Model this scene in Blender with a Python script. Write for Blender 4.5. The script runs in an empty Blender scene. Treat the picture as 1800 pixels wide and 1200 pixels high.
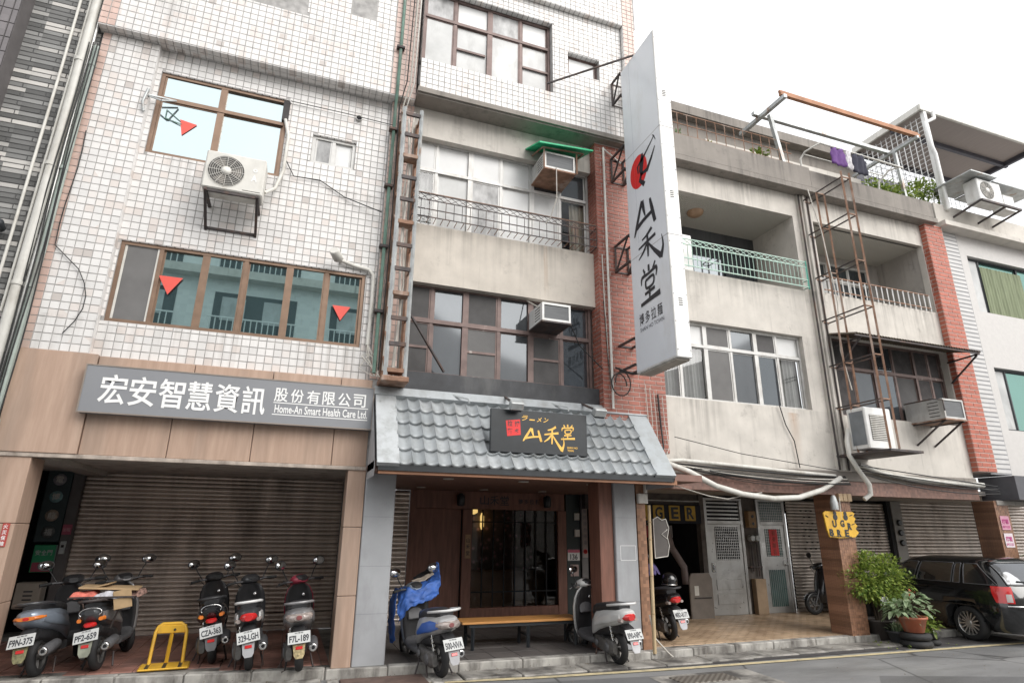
import bpy, math, random
from mathutils import Vector, Matrix
random.seed(7)
S = bpy.context.scene
COL = S.collection
R = math.radians

# ------------------------------------------------------------------ camera
YAW, PITCH, ROLL, FPX = 0.344805, 0.306346, 0.0102123, 1047.8
cam_d = bpy.data.cameras.new('camera'); cam = bpy.data.objects.new('camera', cam_d); COL.objects.link(cam)
CF = Vector((math.sin(YAW)*math.cos(PITCH), math.cos(YAW)*math.cos(PITCH), math.sin(PITCH)))
rt = CF.cross(Vector((0, 0, 1))).normalized(); up = rt.cross(CF)
CR = rt*math.cos(ROLL) + up*math.sin(ROLL); CU = -rt*math.sin(ROLL) + up*math.cos(ROLL)
cam.matrix_world = Matrix(((CR.x, CU.x, -CF.x, 0), (CR.y, CU.y, -CF.y, -8.86), (CR.z, CU.z, -CF.z, 1.84), (0, 0, 0, 1)))
cam_d.sensor_width = 36; cam_d.lens = FPX/1800*36; cam_d.clip_end = 1000; cam_d.clip_start = .05
S.camera = cam

# ------------------------------------------------------------------ world, sun, exposure
SUN_EL, SUN_AZ = 38, 150          # sun_rotation is a compass angle seen from above
w = bpy.data.worlds.new('World'); S.world = w; w.use_nodes = True
nt = w.node_tree; nt.nodes.clear()
sky = nt.nodes.new('ShaderNodeTexSky'); sky.sky_type = 'NISHITA'; sky.sun_disc = False
sky.sun_elevation = R(SUN_EL); sky.sun_rotation = R(SUN_AZ); sky.dust_density = 4; sky.air_density = 1
mixw = nt.nodes.new('ShaderNodeMixRGB'); mixw.inputs[0].default_value = .88
# cloud deck that hides the blue, with faint unevenness
tcw = nt.nodes.new('ShaderNodeTexCoord'); nzw = nt.nodes.new('ShaderNodeTexNoise'); nzw.inputs['Scale'].default_value = 1.6; nzw.inputs['Detail'].default_value = 5
rmw = nt.nodes.new('ShaderNodeMixRGB'); rmw.inputs[1].default_value = (6.95, 7.05, 7.2, 1); rmw.inputs[2].default_value = (8.4, 8.35, 8.25, 1)
nt.links.new(tcw.outputs['Generated'], nzw.inputs['Vector']); nt.links.new(nzw.outputs['Fac'], rmw.inputs[0]); nt.links.new(rmw.outputs[0], mixw.inputs[2])
bg = nt.nodes.new('ShaderNodeBackground'); bg.inputs[1].default_value = .098
wo = nt.nodes.new('ShaderNodeOutputWorld')
nt.links.new(sky.outputs[0], mixw.inputs[1]); nt.links.new(mixw.outputs[0], bg.inputs[0]); nt.links.new(bg.outputs[0], wo.inputs[0])
sd = bpy.data.lights.new('sun', 'SUN'); sd.energy = 1.25; sd.angle = R(48); sd.color = (1, .98, .95)
sun = bpy.data.objects.new('sun', sd); COL.objects.link(sun)
az = R(SUN_AZ)
sun.rotation_euler = Vector((math.sin(az)*math.cos(R(SUN_EL)), math.cos(az)*math.cos(R(SUN_EL)), math.sin(R(SUN_EL)))).to_track_quat('Z', 'Y').to_euler()
S.view_settings.view_transform = 'Standard'; S.view_settings.look = 'None'
S.view_settings.exposure = 1.06; S.view_settings.gamma = 1; S.view_settings.use_curve_mapping = False
S.render.engine = 'CYCLES'
S.cycles.max_bounces = 6; S.cycles.transparent_max_bounces = 12; S.cycles.caustics_reflective = False; S.cycles.caustics_refractive = False
# ------------------------------------------------------------------ text meshes (made first, while the scene is empty)
TXT = {}
def text_mesh(body, bold=.0, shear=0):
    k = (body, bold, shear)
    if k in TXT: return TXT[k]
    c = bpy.data.curves.new('lettering', 'FONT'); c.body = body; c.offset = bold; c.shear = shear; c.resolution_u = 3
    o = bpy.data.objects.new('lettering', c); COL.objects.link(o)
    dg = bpy.context.evaluated_depsgraph_get()
    m = bpy.data.meshes.new_from_object(o.evaluated_get(dg))
    bpy.data.objects.remove(o); bpy.data.curves.remove(c)
    v = [p.co.copy() for p in m.vertices]; f = [tuple(p.vertices) for p in m.polygons]; bpy.data.meshes.remove(m)
    x0, x1 = min(p.x for p in v), max(p.x for p in v); y0, y1 = min(p.y for p in v), max(p.y for p in v)
    TXT[k] = ([((p.x-(x0+x1)/2)/(x1-x0), (p.y-(y0+y1)/2)/(y1-y0)) for p in v], f)
    return TXT[k]

# ------------------------------------------------------------------ mesh collector
class MB:
    def __init__(s): s.v = []; s.f = []; s.sm = []; s.pid = 0; s.dep = 0; s.fp = []
    def add(s, vs, fs, smooth=False):
        n = len(s.v); s.v += [tuple(p) for p in vs]; s.f += [tuple(i+n for i in q) for q in fs]; s.sm += [smooth]*len(fs); s.fp += [s.pid]*len(fs); return s
    def quad(s, *p): return s.add(p, [tuple(range(len(p)))])
    def box(s, x0, x1, y0, y1, z0, z1, mat=None):
        v = [(x, y, z) for z in (z0, z1) for y in (y0, y1) for x in (x0, x1)]
        if mat is not None: v = [mat @ Vector(p) for p in v]
        return s.add(v, [(0, 2, 3, 1), (4, 5, 7, 6), (0, 1, 5, 4), (2, 6, 7, 3), (0, 4, 6, 2), (1, 3, 7, 5)])
    def bbox(s, x0, x1, y0, y1, z0, z1, c=.01, mat=None):          # box with chamfered edges
        v = []; idx = {}
        for i, x in enumerate((x0, x1)):
            for j, y in enumerate((y0, y1)):
                for k, z in enumerate((z0, z1)):
                    sx, sy, sz = (1, -1)[i]*c, (1, -1)[j]*c, (1, -1)[k]*c
                    for a, p in enumerate(((x, y+sy, z+sz), (x+sx, y, z+sz), (x+sx, y+sy, z))): idx[i, j, k, a] = len(v); v.append(p)
        F = []
        for a in range(3):
            for e in (0, 1):
                o = [(0, 0), (1, 0), (1, 1), (0, 1)]
                q = []
                for (b, d) in o:
                    t = [0, 0, 0]; t[a] = e; t[(a+1) % 3] = b; t[(a+2) % 3] = d; q.append(idx[t[0], t[1], t[2], a])
                F.append(tuple(q if e else q[::-1]))
        for a in range(3):
            b, d = (a+1) % 3, (a+2) % 3
            for e in (0, 1):
                for g in (0, 1):
                    t0 = [0, 0, 0]; t0[b] = e; t0[d] = g; t1 = list(t0); t1[a] = 1
                    q = [idx[t0[0], t0[1], t0[2], b], idx[t1[0], t1[1], t1[2], b], idx[t1[0], t1[1], t1[2], d], idx[t0[0], t0[1], t0[2], d]]
                    F.append(tuple(q if (e == g) != (e == 0 and False) else q[::-1]))
        for i in (0, 1):
            for j in (0, 1):
                for k in (0, 1):
                    q = [idx[i, j, k, 0], idx[i, j, k, 1], idx[i, j, k, 2]]; F.append(tuple(q if (i+j+k) % 2 else q[::-1]))
        if mat is not None: v = [mat @ Vector(p) for p in v]
        return s.add(v, F)
    def tube(s, pts, r, n=8, cap=True, smooth=True, r1=None):
        P = [Vector(p) for p in pts]; rings = []; ref = None
        for i, p in enumerate(P):
            t = (P[min(i+1, len(P)-1)] - P[max(i-1, 0)]).normalized()
            if ref is None: ref = t.orthogonal().normalized()
            a = (ref - t*ref.dot(t)); a = a.normalized() if a.length > 1e-6 else t.orthogonal().normalized(); ref = a
            b = t.cross(a); rr = r if r1 is None else r + (r1-r)*i/(len(P)-1)
            if isinstance(r, (list, tuple)): rr = r[i]
            rings.append([p + a*rr*math.cos(2*math.pi*k/n) + b*rr*math.sin(2*math.pi*k/n) for k in range(n)])
        return s.rings(rings, cap, smooth)
    def rings(s, rings, cap=True, smooth=True, close=False):
        n = len(rings[0]); vs = [p for r in rings for p in r]; fs = []; m = len(rings)
        for i in range(m if close else m-1):
            for k in range(n):
                fs.append((i*n+k, i*n+(k+1) % n, ((i+1) % m)*n+(k+1) % n, ((i+1) % m)*n+k))
        s.add(vs, fs, smooth)
        if cap and not close: s.add(rings[0], [tuple(range(n))[::-1]]); s.add(rings[-1], [tuple(range(n))])
        return s
    def bar(s, a, b, w, h=None, upv=(0, 0, 1)):                      # square bar from a to b
        a, b = Vector(a), Vector(b); h = w if h is None else h; t = (b-a).normalized()
        u = Vector(upv); u = u - t*u.dot(t)
        if u.length < 1e-4: u = t.orthogonal()
        u.normalize(); q = t.cross(u)
        rg = [[p+q*(w/2)*i+u*(h/2)*j for i, j in ((-1, -1), (1, -1), (1, 1), (-1, 1))] for p in (a, b)]
        return s.rings(rg, True, False)
    def lathe(s, prof, n=20, mat=None, smooth=True, cap=True):       # prof: (r, z)
        rg = [[Vector((r*math.cos(2*math.pi*k/n), r*math.sin(2*math.pi*k/n), z)) for k in range(n)] for r, z in prof]
        if mat is not None: rg = [[mat @ p for p in r] for r in rg]
        return s.rings(rg, cap, smooth)
    def loft(s, secs, n=16, e=2.6, cap=True, mat=None):              # sections (y, cx, cz, hw, hh)
        rg = []
        for sec in secs:
            y, cx, cz, hw, hh = sec[:5]; ee = sec[5] if len(sec) > 5 else e; ring = []
            for k in range(n):
                t = 2*math.pi*(k+.5)/n; c, d = math.cos(t), math.sin(t)
                ring.append(Vector((cx+hw*math.copysign(abs(c)**(2/ee), c), y, cz+hh*math.copysign(abs(d)**(2/ee), d))))
            rg.append(ring[::-1])
        if mat is not None: rg = [[mat @ p for p in r] for r in rg]
        return s.rings(rg, cap, True)
    def prism(s, poly, y0, y1, mat=None):                            # polygon in XZ extruded along Y
        n = len(poly); v = [(x, y0, z) for x, z in poly]+[(x, y1, z) for x, z in poly]
        if mat is not None: v = [mat @ Vector(p) for p in v]
        return s.add(v, [tuple(range(n)), tuple(range(2*n-1, n-1, -1))]+[(i, i+n, (i+1) % n+n, (i+1) % n) for i in range(n)])
    def strip(s, pts, widths, mat, smooth=False):                    # flat brush stroke in a plane (matrix maps x,y)
        P = [Vector((p[0], p[1], 0)) for p in pts]; L = []
        for i, p in enumerate(P):
            t = (P[min(i+1, len(P)-1)]-P[max(i-1, 0)]).normalized(); q = Vector((-t.y, t.x, 0)); wv = widths[i]/2
            L.append((p+q*wv, p-q*wv))
        for i in range(len(L)-1):
            s.add([mat @ L[i][0], mat @ L[i][1], mat @ L[i+1][1], mat @ L[i+1][0]], [(0, 1, 2, 3)])
        return s
    def mesh(s, name):
        m = bpy.data.meshes.new(name); m.from_pydata(s.v, [], s.f)
        if any(s.sm): m.polygons.foreach_set('use_smooth', s.sm)
        m.update(); return m
    def obs(s, name, mt, parent=None, **k):                          # every primitive its own object
        out = []
        for pid in sorted(set(s.fp)):
            m = MB(); mp = {}; fs = []; sm = []
            for f, q, e in zip(s.f, s.fp, s.sm):
                if q == pid:
                    for i in f: mp.setdefault(i, len(mp))
                    fs.append(tuple(mp[i] for i in f)); sm.append(e)
            m.v = [s.v[i] for i in mp]; m.f = fs; m.sm = sm; out.append(m.ob(name, mt, parent, **k))
        return out
    def ob(s, name, mt, parent=None, label=None, cat=None, group=None, kind=None, bevel=0):
        return obj(name, s.mesh(name), mt, parent, label, cat, group, kind, bevel)

def _piece(fn):
    def g(s, *a, **k):
        if s.dep == 0: s.pid += 1
        s.dep += 1; r_ = fn(s, *a, **k); s.dep -= 1; return r_
    return g
for _n in ('add', 'quad', 'box', 'bbox', 'tube', 'rings', 'bar', 'lathe', 'loft', 'prism', 'strip'): setattr(MB, _n, _piece(getattr(MB, _n)))

def obj(name, mesh, mt, parent=None, label=None, cat=None, group=None, kind=None, bevel=0):
    o = bpy.data.objects.new(name, mesh); COL.objects.link(o)
    if mt is not None and not mesh.materials: mesh.materials.append(mt)
    if parent is not None: o.parent = parent
    tag(o, label, cat, group, kind)
    if bevel:
        b = o.modifiers.new('bevel', 'BEVEL'); b.width = bevel; b.segments = 2; b.limit_method = 'ANGLE'; b.angle_limit = R(40)
    return o
def tag(o, label=None, cat=None, group=None, kind=None):
    for k, v in (('label', label), ('category', cat), ('group', group), ('kind', kind)):
        if v: o[k] = v
    return o
def thing(name, label, cat, loc=(0, 0, 0), rz=0, group=None):
    o = bpy.data.objects.new(name, None); COL.objects.link(o); o.location = loc; o.rotation_euler = (0, 0, rz); o.empty_display_size = .2
    return tag(o, label, cat, group)
def inst(name, mesh, loc, parent, rot=(0, 0, 0), scale=None):
    o = bpy.data.objects.new(name, mesh); COL.objects.link(o); o.parent = parent; o.location = loc; o.rotation_euler = rot
    if scale: o.scale = scale
    return o
def face_mat(o, u, v):                                              # plane matrix: local x->u, y->v, z->u x v
    u, v = Vector(u).normalized(), Vector(v).normalized(); n = u.cross(v); o = Vector(o)
    return Matrix(((u.x, v.x, n.x, o.x), (u.y, v.y, n.y, o.y), (u.z, v.z, n.z, o.z), (0, 0, 0, 1)))
def letters(mb, body, mat, cx, cy, wd, ht, bold=0., depth=.004, shear=0):
    v, f = text_mesh(body, bold, shear); n = len(v)
    top = [mat @ Vector((cx+x*wd, cy+y*ht, depth)) for x, y in v]
    mb.add(top, f)
    return mb
def front(x, y, z): return face_mat((x, y, z), (1, 0, 0), (0, 0, 1))  # faces -Y (towards the street)

# ------------------------------------------------------------------ materials
class NT:
    def __init__(s, name):
        s.m = bpy.data.materials.new(name); s.m.use_nodes = True; s.t = s.m.node_tree; s.p = s.t.nodes['Principled BSDF']; s.out = s.t.nodes['Material Output']
    def n(s, ty, **kw):
        x = s.t.nodes.new('ShaderNode'+ty)
        for k, v in kw.items():
            if isinstance(k, str) and hasattr(x, k): setattr(x, k, v)
        return x
    def l(s, a, b): s.t.links.new(a, b)
    def pos(s, scale=(1, 1, 1), loc=(0, 0, 0)):
        g = s.n('NewGeometry'); mp = s.n('Mapping'); mp.inputs['Scale'].default_value = scale; mp.inputs['Location'].default_value = loc
        s.l(g.outputs['Position'], mp.inputs['Vector']); return mp.outputs['Vector']
    def noise(s, vec, scale, detail=4, rough=.55):
        x = s.n('TexNoise'); x.inputs['Scale'].default_value = scale; x.inputs['Detail'].default_value = detail; x.inputs['Roughness'].default_value = rough
        s.l(vec, x.inputs['Vector']); return x.outputs['Fac']
    def ramp(s, fac, stops):
        x = s.n('ValToRGB'); e = x.color_ramp.elements
        while len(e) > len(stops): e.remove(e[-1])
        while len(e) < len(stops): e.new(.5)
        for i, (p, c) in enumerate(stops):
            e[i].position = p; e[i].color = c if len(c) == 4 else (*c, 1)
        s.l(fac, x.inputs[0]); return x.outputs[0]
    def mix(s, fac, a, b, mode='MIX'):
        x = s.n('MixRGB'); x.blend_type = mode
        for i, q in ((0, fac), (1, a), (2, b)):
            if hasattr(q, 'is_linked') or hasattr(q, 'links'): s.l(q, x.inputs[i])
            elif i == 0: x.inputs[0].default_value = q
            else: x.inputs[i].default_value = q if len(q) == 4 else (*q, 1)
        return x.outputs[0]
    def math(s, op, a, b=None):
        x = s.n('Math'); x.operation = op
        for i, q in ((0, a), (1, b)):
            if q is None: continue
            if hasattr(q, 'links'): s.l(q, x.inputs[i])
            else: x.inputs[i].default_value = q
        return x.outputs[0]
    def bump(s, h, strength=.2, dist=.01):
        b = s.n('Bump'); b.inputs['Strength'].default_value = strength; b.inputs['Distance'].default_value = dist
        s.l(h, b.inputs['Height']); s.l(b.outputs[0], s.p.inputs['Normal'])
def g3(v): return (v, v, v)
MATS = {}
def mat(name, col, rough=.5, metal=0, var=.12, vs=6, stretch=(1, 1, 1), dirt=None, dscale=1.2, dlo=.5, dhi=.75, bump=0, bs=60, coat=0, emit=0, rvar=0):
    if name in MATS: return MATS[name]
    t = NT(name); p = t.p; v = t.pos(stretch)
    c1 = tuple(x*(1-var) for x in col); c2 = tuple(min(1, x*(1+var)) for x in col)
    f = t.noise(v, vs, 5)
    c = t.ramp(f, [(.3, c1), (.7, c2)])
    if dirt is not None:
        d = t.noise(t.pos((1, 1, .35)), dscale, 6, .65); d = t.ramp(d, [(dlo, g3(0)), (dhi, g3(1))])
        c = t.mix(d, c, dirt)
    t.l(c, p.inputs['Base Color'])
    if rvar:
        t.l(t.ramp(t.noise(t.pos(), 9, 4), [(.3, g3(max(0, rough-rvar))), (.7, g3(min(1, rough+rvar)))]), p.inputs['Roughness'])
    else: p.inputs['Roughness'].default_value = rough
    p.inputs['Metallic'].default_value = metal
    if coat: p.inputs['Coat Weight'].default_value = coat; p.inputs['Coat Roughness'].default_value = .06
    if bump: t.bump(t.noise(t.pos(stretch), bs, 5), bump, .01)
    if emit: p.inputs['Emission Color'].default_value = (*col, 1); p.inputs['Emission Strength'].default_value = emit
    MATS[name] = t.m; return t.m
def drip_mask(t, levels, amount, length):
    '''vertical run-off stains that start at the given heights'''
    sx = t.n('SeparateXYZ'); g = t.n('NewGeometry'); t.l(g.outputs['Position'], sx.inputs[0]); z = sx.outputs['Z']; tot = None
    for lv in levels:
        d = t.math('SUBTRACT', lv, z); a = t.math('MULTIPLY', t.math('GREATER_THAN', d, 0.0), t.math('MAXIMUM', t.math('SUBTRACT', 1.0, t.math('DIVIDE', d, length)), 0.0))
        tot = a if tot is None else t.math('MAXIMUM', tot, a)
    st = t.ramp(t.noise(t.pos((11, 11, .18)), 1.0, 4, .6), [(.42, g3(0)), (.72, g3(1))])
    lo = t.ramp(t.noise(t.pos((1.1, 1.1, .5), (4, 2, 7)), 1.0, 3), [(.42, g3(.08)), (.66, g3(1))])
    return t.math('MULTIPLY', t.math('MULTIPLY', t.math('MULTIPLY', tot, st), lo), amount)
def rust_mask(t, x, z, w_, ln):
    sx = t.n('SeparateXYZ'); g = t.n('NewGeometry'); t.l(g.outputs['Position'], sx.inputs[0])
    a = t.math('MAXIMUM', t.math('SUBTRACT', 1.0, t.math('DIVIDE', t.math('ABSOLUTE', t.math('SUBTRACT', sx.outputs['X'], x)), w_)), 0.0)
    d = t.math('SUBTRACT', z, sx.outputs['Z']); b = t.math('MULTIPLY', t.math('GREATER_THAN', d, 0.0), t.math('MAXIMUM', t.math('SUBTRACT', 1.0, t.math('DIVIDE', d, ln)), 0.0))
    return t.math('MULTIPLY', t.math('MULTIPLY', a, b), t.noise(t.pos((20, 20, 1.5)), 1.0, 3))
def tile_mat(name, col, px, pz, ox=0, oz=0, amt=.1, grime=(.35, .32, .28), gl=.62, gh=.85, rough=.36, tint=None, bump=0, drips=(), rustx=None):
    t = NT(name); p = t.p
    mp = t.pos((1/px, 0.0001, 1/pz), (-ox/px, 0, -oz/pz)); fl = t.n('VectorMath'); fl.operation = 'FLOOR'; t.l(mp, fl.inputs[0])
    wn = t.n('TexWhiteNoise'); wn.noise_dimensions = '3D'; t.l(fl.outputs[0], wn.inputs['Vector'])
    lo = tuple(x*(1-amt) for x in col); hi = tuple(min(1, x*(1+amt*.5)) for x in col)
    stops = [(0, lo), (1, hi)]
    if tint: stops = [(0, lo), (.7, hi), (.9, tint), (.97, tint), (1, tuple(x*.72 for x in tint))]
    c = t.ramp(wn.outputs['Value'], stops)
    d = t.noise(t.pos((1.2, 1, .3)), 1.4, 6, .7); d = t.ramp(d, [(gl, g3(0)), (gh, g3(.75))])
    c = t.mix(d, c, grime)
    if drips: c = t.mix(drip_mask(t, drips, .75, .9), c, tuple(x*.5 for x in grime))
    if rustx: c = t.mix(rust_mask(t, *rustx), c, (.30, .15, .07))
    t.l(c, p.inputs['Base Color'])
    p.inputs['Roughness'].default_value = rough
    if bump: t.bump(t.noise(t.pos(), 25, 3), bump, .01)
    MATS[name] = t.m; return t.m
def concrete(name, col, dark=(.10, .09, .08), streak=.55, blot=.5, rust=None, bump=.25, drips=(), rustx=None):
    t = NT(name); p = t.p
    c = t.ramp(t.noise(t.pos(), 2.2, 8, .6), [(.28, tuple(x*.82 for x in col)), (.7, tuple(min(1, x*1.08) for x in col))])
    s1 = t.ramp(t.noise(t.pos((7, 7, .28)), 1.0, 5, .6), [(.56, g3(0)), (.82, g3(streak))])
    m1 = t.ramp(t.noise(t.pos((.7, .7, .9)), 1.3, 3), [(.4, g3(0)), (.62, g3(1))])
    c = t.mix(t.math('MULTIPLY', s1, m1), c, dark)
    s2 = t.ramp(t.noise(t.pos((1, 1, 1), (3, 1, 5)), 3.5, 9, .72), [(.58, g3(0)), (.78, g3(blot))])
    c = t.mix(s2, c, tuple(x*1.6 for x in dark))
    if drips: c = t.mix(drip_mask(t, drips, .75, .8), c, dark)
    if rustx: c = t.mix(rust_mask(t, *rustx), c, (.33, .16, .06))
    if rust:
        s3 = t.ramp(t.noise(t.pos((9, 9, .4), (1, 2, 3)), .8, 3), [(.68, g3(0)), (.85, g3(.7))]); c = t.mix(s3, c, rust)
    t.l(c, p.inputs['Base Color']); p.inputs['Roughness'].default_value = .85
    t.bump(t.noise(t.pos(), 40, 8, .7), bump, .01); MATS[name] = t.m; return t.m
def glass(name, tint, body, refl=.5, rough=.02, streak=0):
    """pane that mirrors part of the light and shows a dull body colour for the rest"""
    t = NT(name); t.t.nodes.remove(t.p)
    gl = t.n('BsdfGlossy'); gl.inputs['Color'].default_value = (*tint, 1); gl.inputs['Roughness'].default_value = rough
    df = t.n('BsdfDiffuse'); c = t.ramp(t.noise(t.pos((1, 1, .5)), 2.5, 5), [(.3, tuple(x*.8 for x in body)), (.7, tuple(x*1.15 for x in body))]); t.l(c, df.inputs['Color'])
    lw = t.n('Fresnel'); lw.inputs['IOR'].default_value = 1.5
    mx = t.n('MixShader'); f = t.math('MINIMUM', t.math('ADD', t.math('MULTIPLY', lw.outputs[0], .9), refl), 1.0); t.l(f, mx.inputs[0])
    bp = t.n('Bump'); bp.inputs['Strength'].default_value = .03; t.l(t.noise(t.pos(), 1.7, 2), bp.inputs['Height']); t.l(bp.outputs[0], gl.inputs['Normal'])
    t.l(df.outputs[0], mx.inputs[1]); t.l(gl.outputs[0], mx.inputs[2]); t.l(mx.outputs[0], t.out.inputs[0]); MATS[name] = t.m; return t.m
def clear_glass(name, tint=(.85, .9, .9), refl=.03, rough=.01):
    t = NT(name); t.t.nodes.remove(t.p)
    tr = t.n('BsdfTransparent'); tr.inputs[0].default_value = (*tint, 1); gl = t.n('BsdfGlossy'); gl.inputs['Roughness'].default_value = rough
    lw = t.n('Fresnel'); lw.inputs['IOR'].default_value = 1.5; mx = t.n('MixShader'); t.l(t.math('ADD', lw.outputs[0], refl), mx.inputs[0])
    t.l(tr.outputs[0], mx.inputs[1]); t.l(gl.outputs[0], mx.inputs[2]); t.l(mx.outputs[0], t.out.inputs[0]); MATS[name] = t.m; return t.m
PT = .1105                                               # tile pitch
m_tile = tile_mat('white_tile', (.74, .725, .71), PT, PT, amt=.08, tint=(.69, .635, .60), grime=(.58, .52, .46), gl=.62, gh=.95, drips=(4.46, 7.10, 8.95, 9.71, 10.1), rustx=(3.71, 9.88, .13, .9))
m_pink = tile_mat('pink_tile', (.62, .45, .39), PT, PT, amt=.12, gl=.6)
m_grout = mat('dark_grout', (.38, .37, .36), .9, var=.3, vs=8)
m_gbrick = tile_mat('grey_strip_tile', (.22, .22, .215), .46, .075, amt=.55, tint=(.58, .56, .53), rough=.6, grime=(.1, .1, .1))
m_dtile = tile_mat('dark_column_tile', (.20, .185, .19), .12, .24, amt=.2, rough=.4)
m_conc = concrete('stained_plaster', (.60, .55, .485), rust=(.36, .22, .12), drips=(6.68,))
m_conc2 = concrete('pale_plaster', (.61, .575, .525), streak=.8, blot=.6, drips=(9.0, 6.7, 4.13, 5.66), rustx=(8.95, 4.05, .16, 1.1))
m_concg = concrete('weathered_concrete', (.27, .245, .22), dark=(.06, .056, .052), streak=.9, blot=.8, drips=(9.62, 9.1, 12.2))
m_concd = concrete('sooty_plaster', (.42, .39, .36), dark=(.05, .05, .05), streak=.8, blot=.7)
m_black = mat('black_paint', (.035, .037, .042), .55, var=.35, vs=5, dirt=(.12, .12, .12), bump=.3, bs=90)
m_brick = tile_mat('red_brick', (.345, .12, .085), .23, .078, amt=.22, rough=.6, grime=(.22, .09, .07), gl=.55, gh=.9, bump=.2)
m_brick2 = tile_mat('bright_red_brick', (.43, .12, .075), .23, .1, amt=.16, rough=.55, grime=(.35, .1, .06), gl=.6, gh=.95, bump=.2)
m_mortar = mat('pale_mortar', (.50, .41, .37), .9, var=.2)
m_stone = NT('tan_stone')
_t = m_stone; _v = _t.pos((6, 6, .55)); _f = _t.noise(_v, 2.0, 7, .65)
_c = _t.ramp(_f, [(.25, (.37, .255, .19)), (.5, (.45, .315, .24)), (.75, (.53, .385, .30))])
_d = _t.ramp(_t.noise(_t.pos((1.4, 1.4, .25)), 1.6, 5), [(.5, g3(0)), (.72, g3(.6))]); _c = _t.mix(_d, _c, (.27, .21, .17))
_t.l(_c, _t.p.inputs['Base Color']); _t.p.inputs['Roughness'].default_value = .42; m_stone = _t.m
m_brown_al = mat('bronze_aluminium', (.25, .165, .115), .4, .35, var=.15)
m_dbrown = mat('dark_bronze_frame', (.155, .11, .10), .5, .3, var=.25, dirt=(.42, .38, .35), dscale=5, dlo=.62, dhi=.72)
m_al = mat('aluminium', (.62, .62, .61), .4, .55, var=.1)
m_alw = mat('pale_aluminium', (.54, .535, .52), .45, .2, var=.1, dirt=(.35, .33, .3), dscale=4)
m_steel = mat('stainless_steel', (.46, .46, .45), .36, .6, var=.1, vs=2, rvar=.1, dirt=(.33, .31, .29), dscale=2)
m_dsteel = mat('dark_steel', (.07, .06, .06), .6, .3, var=.4, dirt=(.16, .09, .06), dscale=5)
m_rust = mat('rusty_steel', (.26, .15, .10), .8, .1, var=.35, vs=8, dirt=(.42, .34, .29), dscale=3, dlo=.5, dhi=.65, bump=.2)
m_galv = mat('galvanised_steel', (.46, .48, .48), .5, .4, var=.2, dirt=(.30, .17, .10), dscale=4, dlo=.58, dhi=.72)
m_white = mat('white_paint', (.78, .78, .765), .4, var=.06, dirt=(.55, .53, .5), dscale=3)
m_offw = mat('aged_white_plastic', (.66, .645, .60), .5, var=.08, dirt=(.40, .36, .30), dscale=4, dlo=.55, dhi=.8)
m_grey = mat('grey_pillar_paint', (.36, .37, .385), .55, var=.07, vs=3, dirt=(.27, .27, .28), dscale=2, bump=.05)
m_roof = mat('grey_roof_sheet', (.31, .335, .35), .42, .25, var=.1, vs=4, dirt=(.30, .31, .31), dscale=5, rvar=.08)
def roof_mat():
    t = NT('grey_roof_sheet'); oi = t.n('ObjectInfo'); c = t.ramp(oi.outputs['Random'], [(0, (.31, .335, .35)), (.5, (.38, .405, .42)), (1, (.45, .47, .48))])
    c = t.mix(t.ramp(t.noise(t.pos((1, 1, 1)), 5, 6, .65), [(.45, g3(0)), (.75, g3(.7))]), c, (.22, .225, .215)); c = t.mix(t.ramp(t.noise(t.pos((3, 3, 3)), 6, 5, .7), [(.6, g3(0)), (.75, g3(.6))]), c, (.16, .165, .15))
    t.l(c, t.p.inputs['Base Color']); t.p.inputs['Metallic'].default_value = .2; t.l(t.ramp(t.noise(t.pos(), 9, 4), [(.3, g3(.34)), (.7, g3(.55))]), t.p.inputs['Roughness']); return t.m
m_roof = roof_mat()
m_wood = mat('orange_wood', (.30, .14, .075), .5, var=.3, vs=3, stretch=(1, 8, 8), bump=.1)
m_bench = mat('varnished_bench_wood', (.56, .27, .085), .4, var=.22, vs=2.5, stretch=(1, 12, 12), coat=.3)
m_bwood = mat('dark_brown_wood', (.20, .09, .063), .55, var=.25, vs=3, stretch=(6, 6, .7), bump=.15)
m_ceil = mat('brown_ceiling', (.21, .115, .09), .6, var=.15)
m_shut = mat('brown_grey_shutter', (.76, .67, .60), .33, .6, var=.12, vs=1.6, stretch=(3, 1, .25), dirt=(.38, .325, .285), dscale=1.1, dlo=.5, dhi=.68)
m_shut2 = mat('pale_grey_shutter', (.56, .50, .45), .38, .5, var=.2, vs=1.6, stretch=(3, 1, .3), dirt=(.26, .21, .18), dscale=.9, dlo=.52, dhi=.66)
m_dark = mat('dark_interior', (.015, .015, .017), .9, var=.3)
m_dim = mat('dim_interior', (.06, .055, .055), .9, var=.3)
m_rub = mat('black_rubber', (.022, .022, .023), .75, var=.3, bump=.15)
m_bpl = mat('black_plastic', (.028, .028, .03), .45, var=.25, rvar=.12)
m_gpl = mat('grey_plastic', (.10, .10, .105), .55, var=.2, rvar=.1)
m_chr = mat('chrome', (.72, .72, .72), .15, .95, var=.05)
m_eng = mat('cast_engine_metal', (.16, .155, .15), .5, .6, var=.3, vs=15)
m_pvc = mat('grey_white_pipe', (.58, .57, .53), .45, var=.08, dirt=(.36, .33, .28), dscale=3)
m_pvcg = mat('pale_green_pipe', (.40, .46, .42), .5, var=.15, dirt=(.36, .34, .31), dscale=4)
m_green = mat('green_pipe', (.15, .26, .21), .5, var=.2, dirt=(.3, .3, .27), dscale=4, dlo=.55, dhi=.7)
m_cable = mat('black_cable', (.02, .02, .02), .6)
m_wire = mat('pale_cable', (.55, .52, .47), .6)
m_moz = tile_mat('brown_mosaic', (.35, .19, .115), .05, .05, amt=.35, rough=.4, grime=(.13, .08, .06), gl=.5)
m_mozf = tile_mat('dull_red_mosaic', (.24, .13, .10), .05, .05, amt=.3, rough=.5, grime=(.10, .07, .06), gl=.45)
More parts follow.
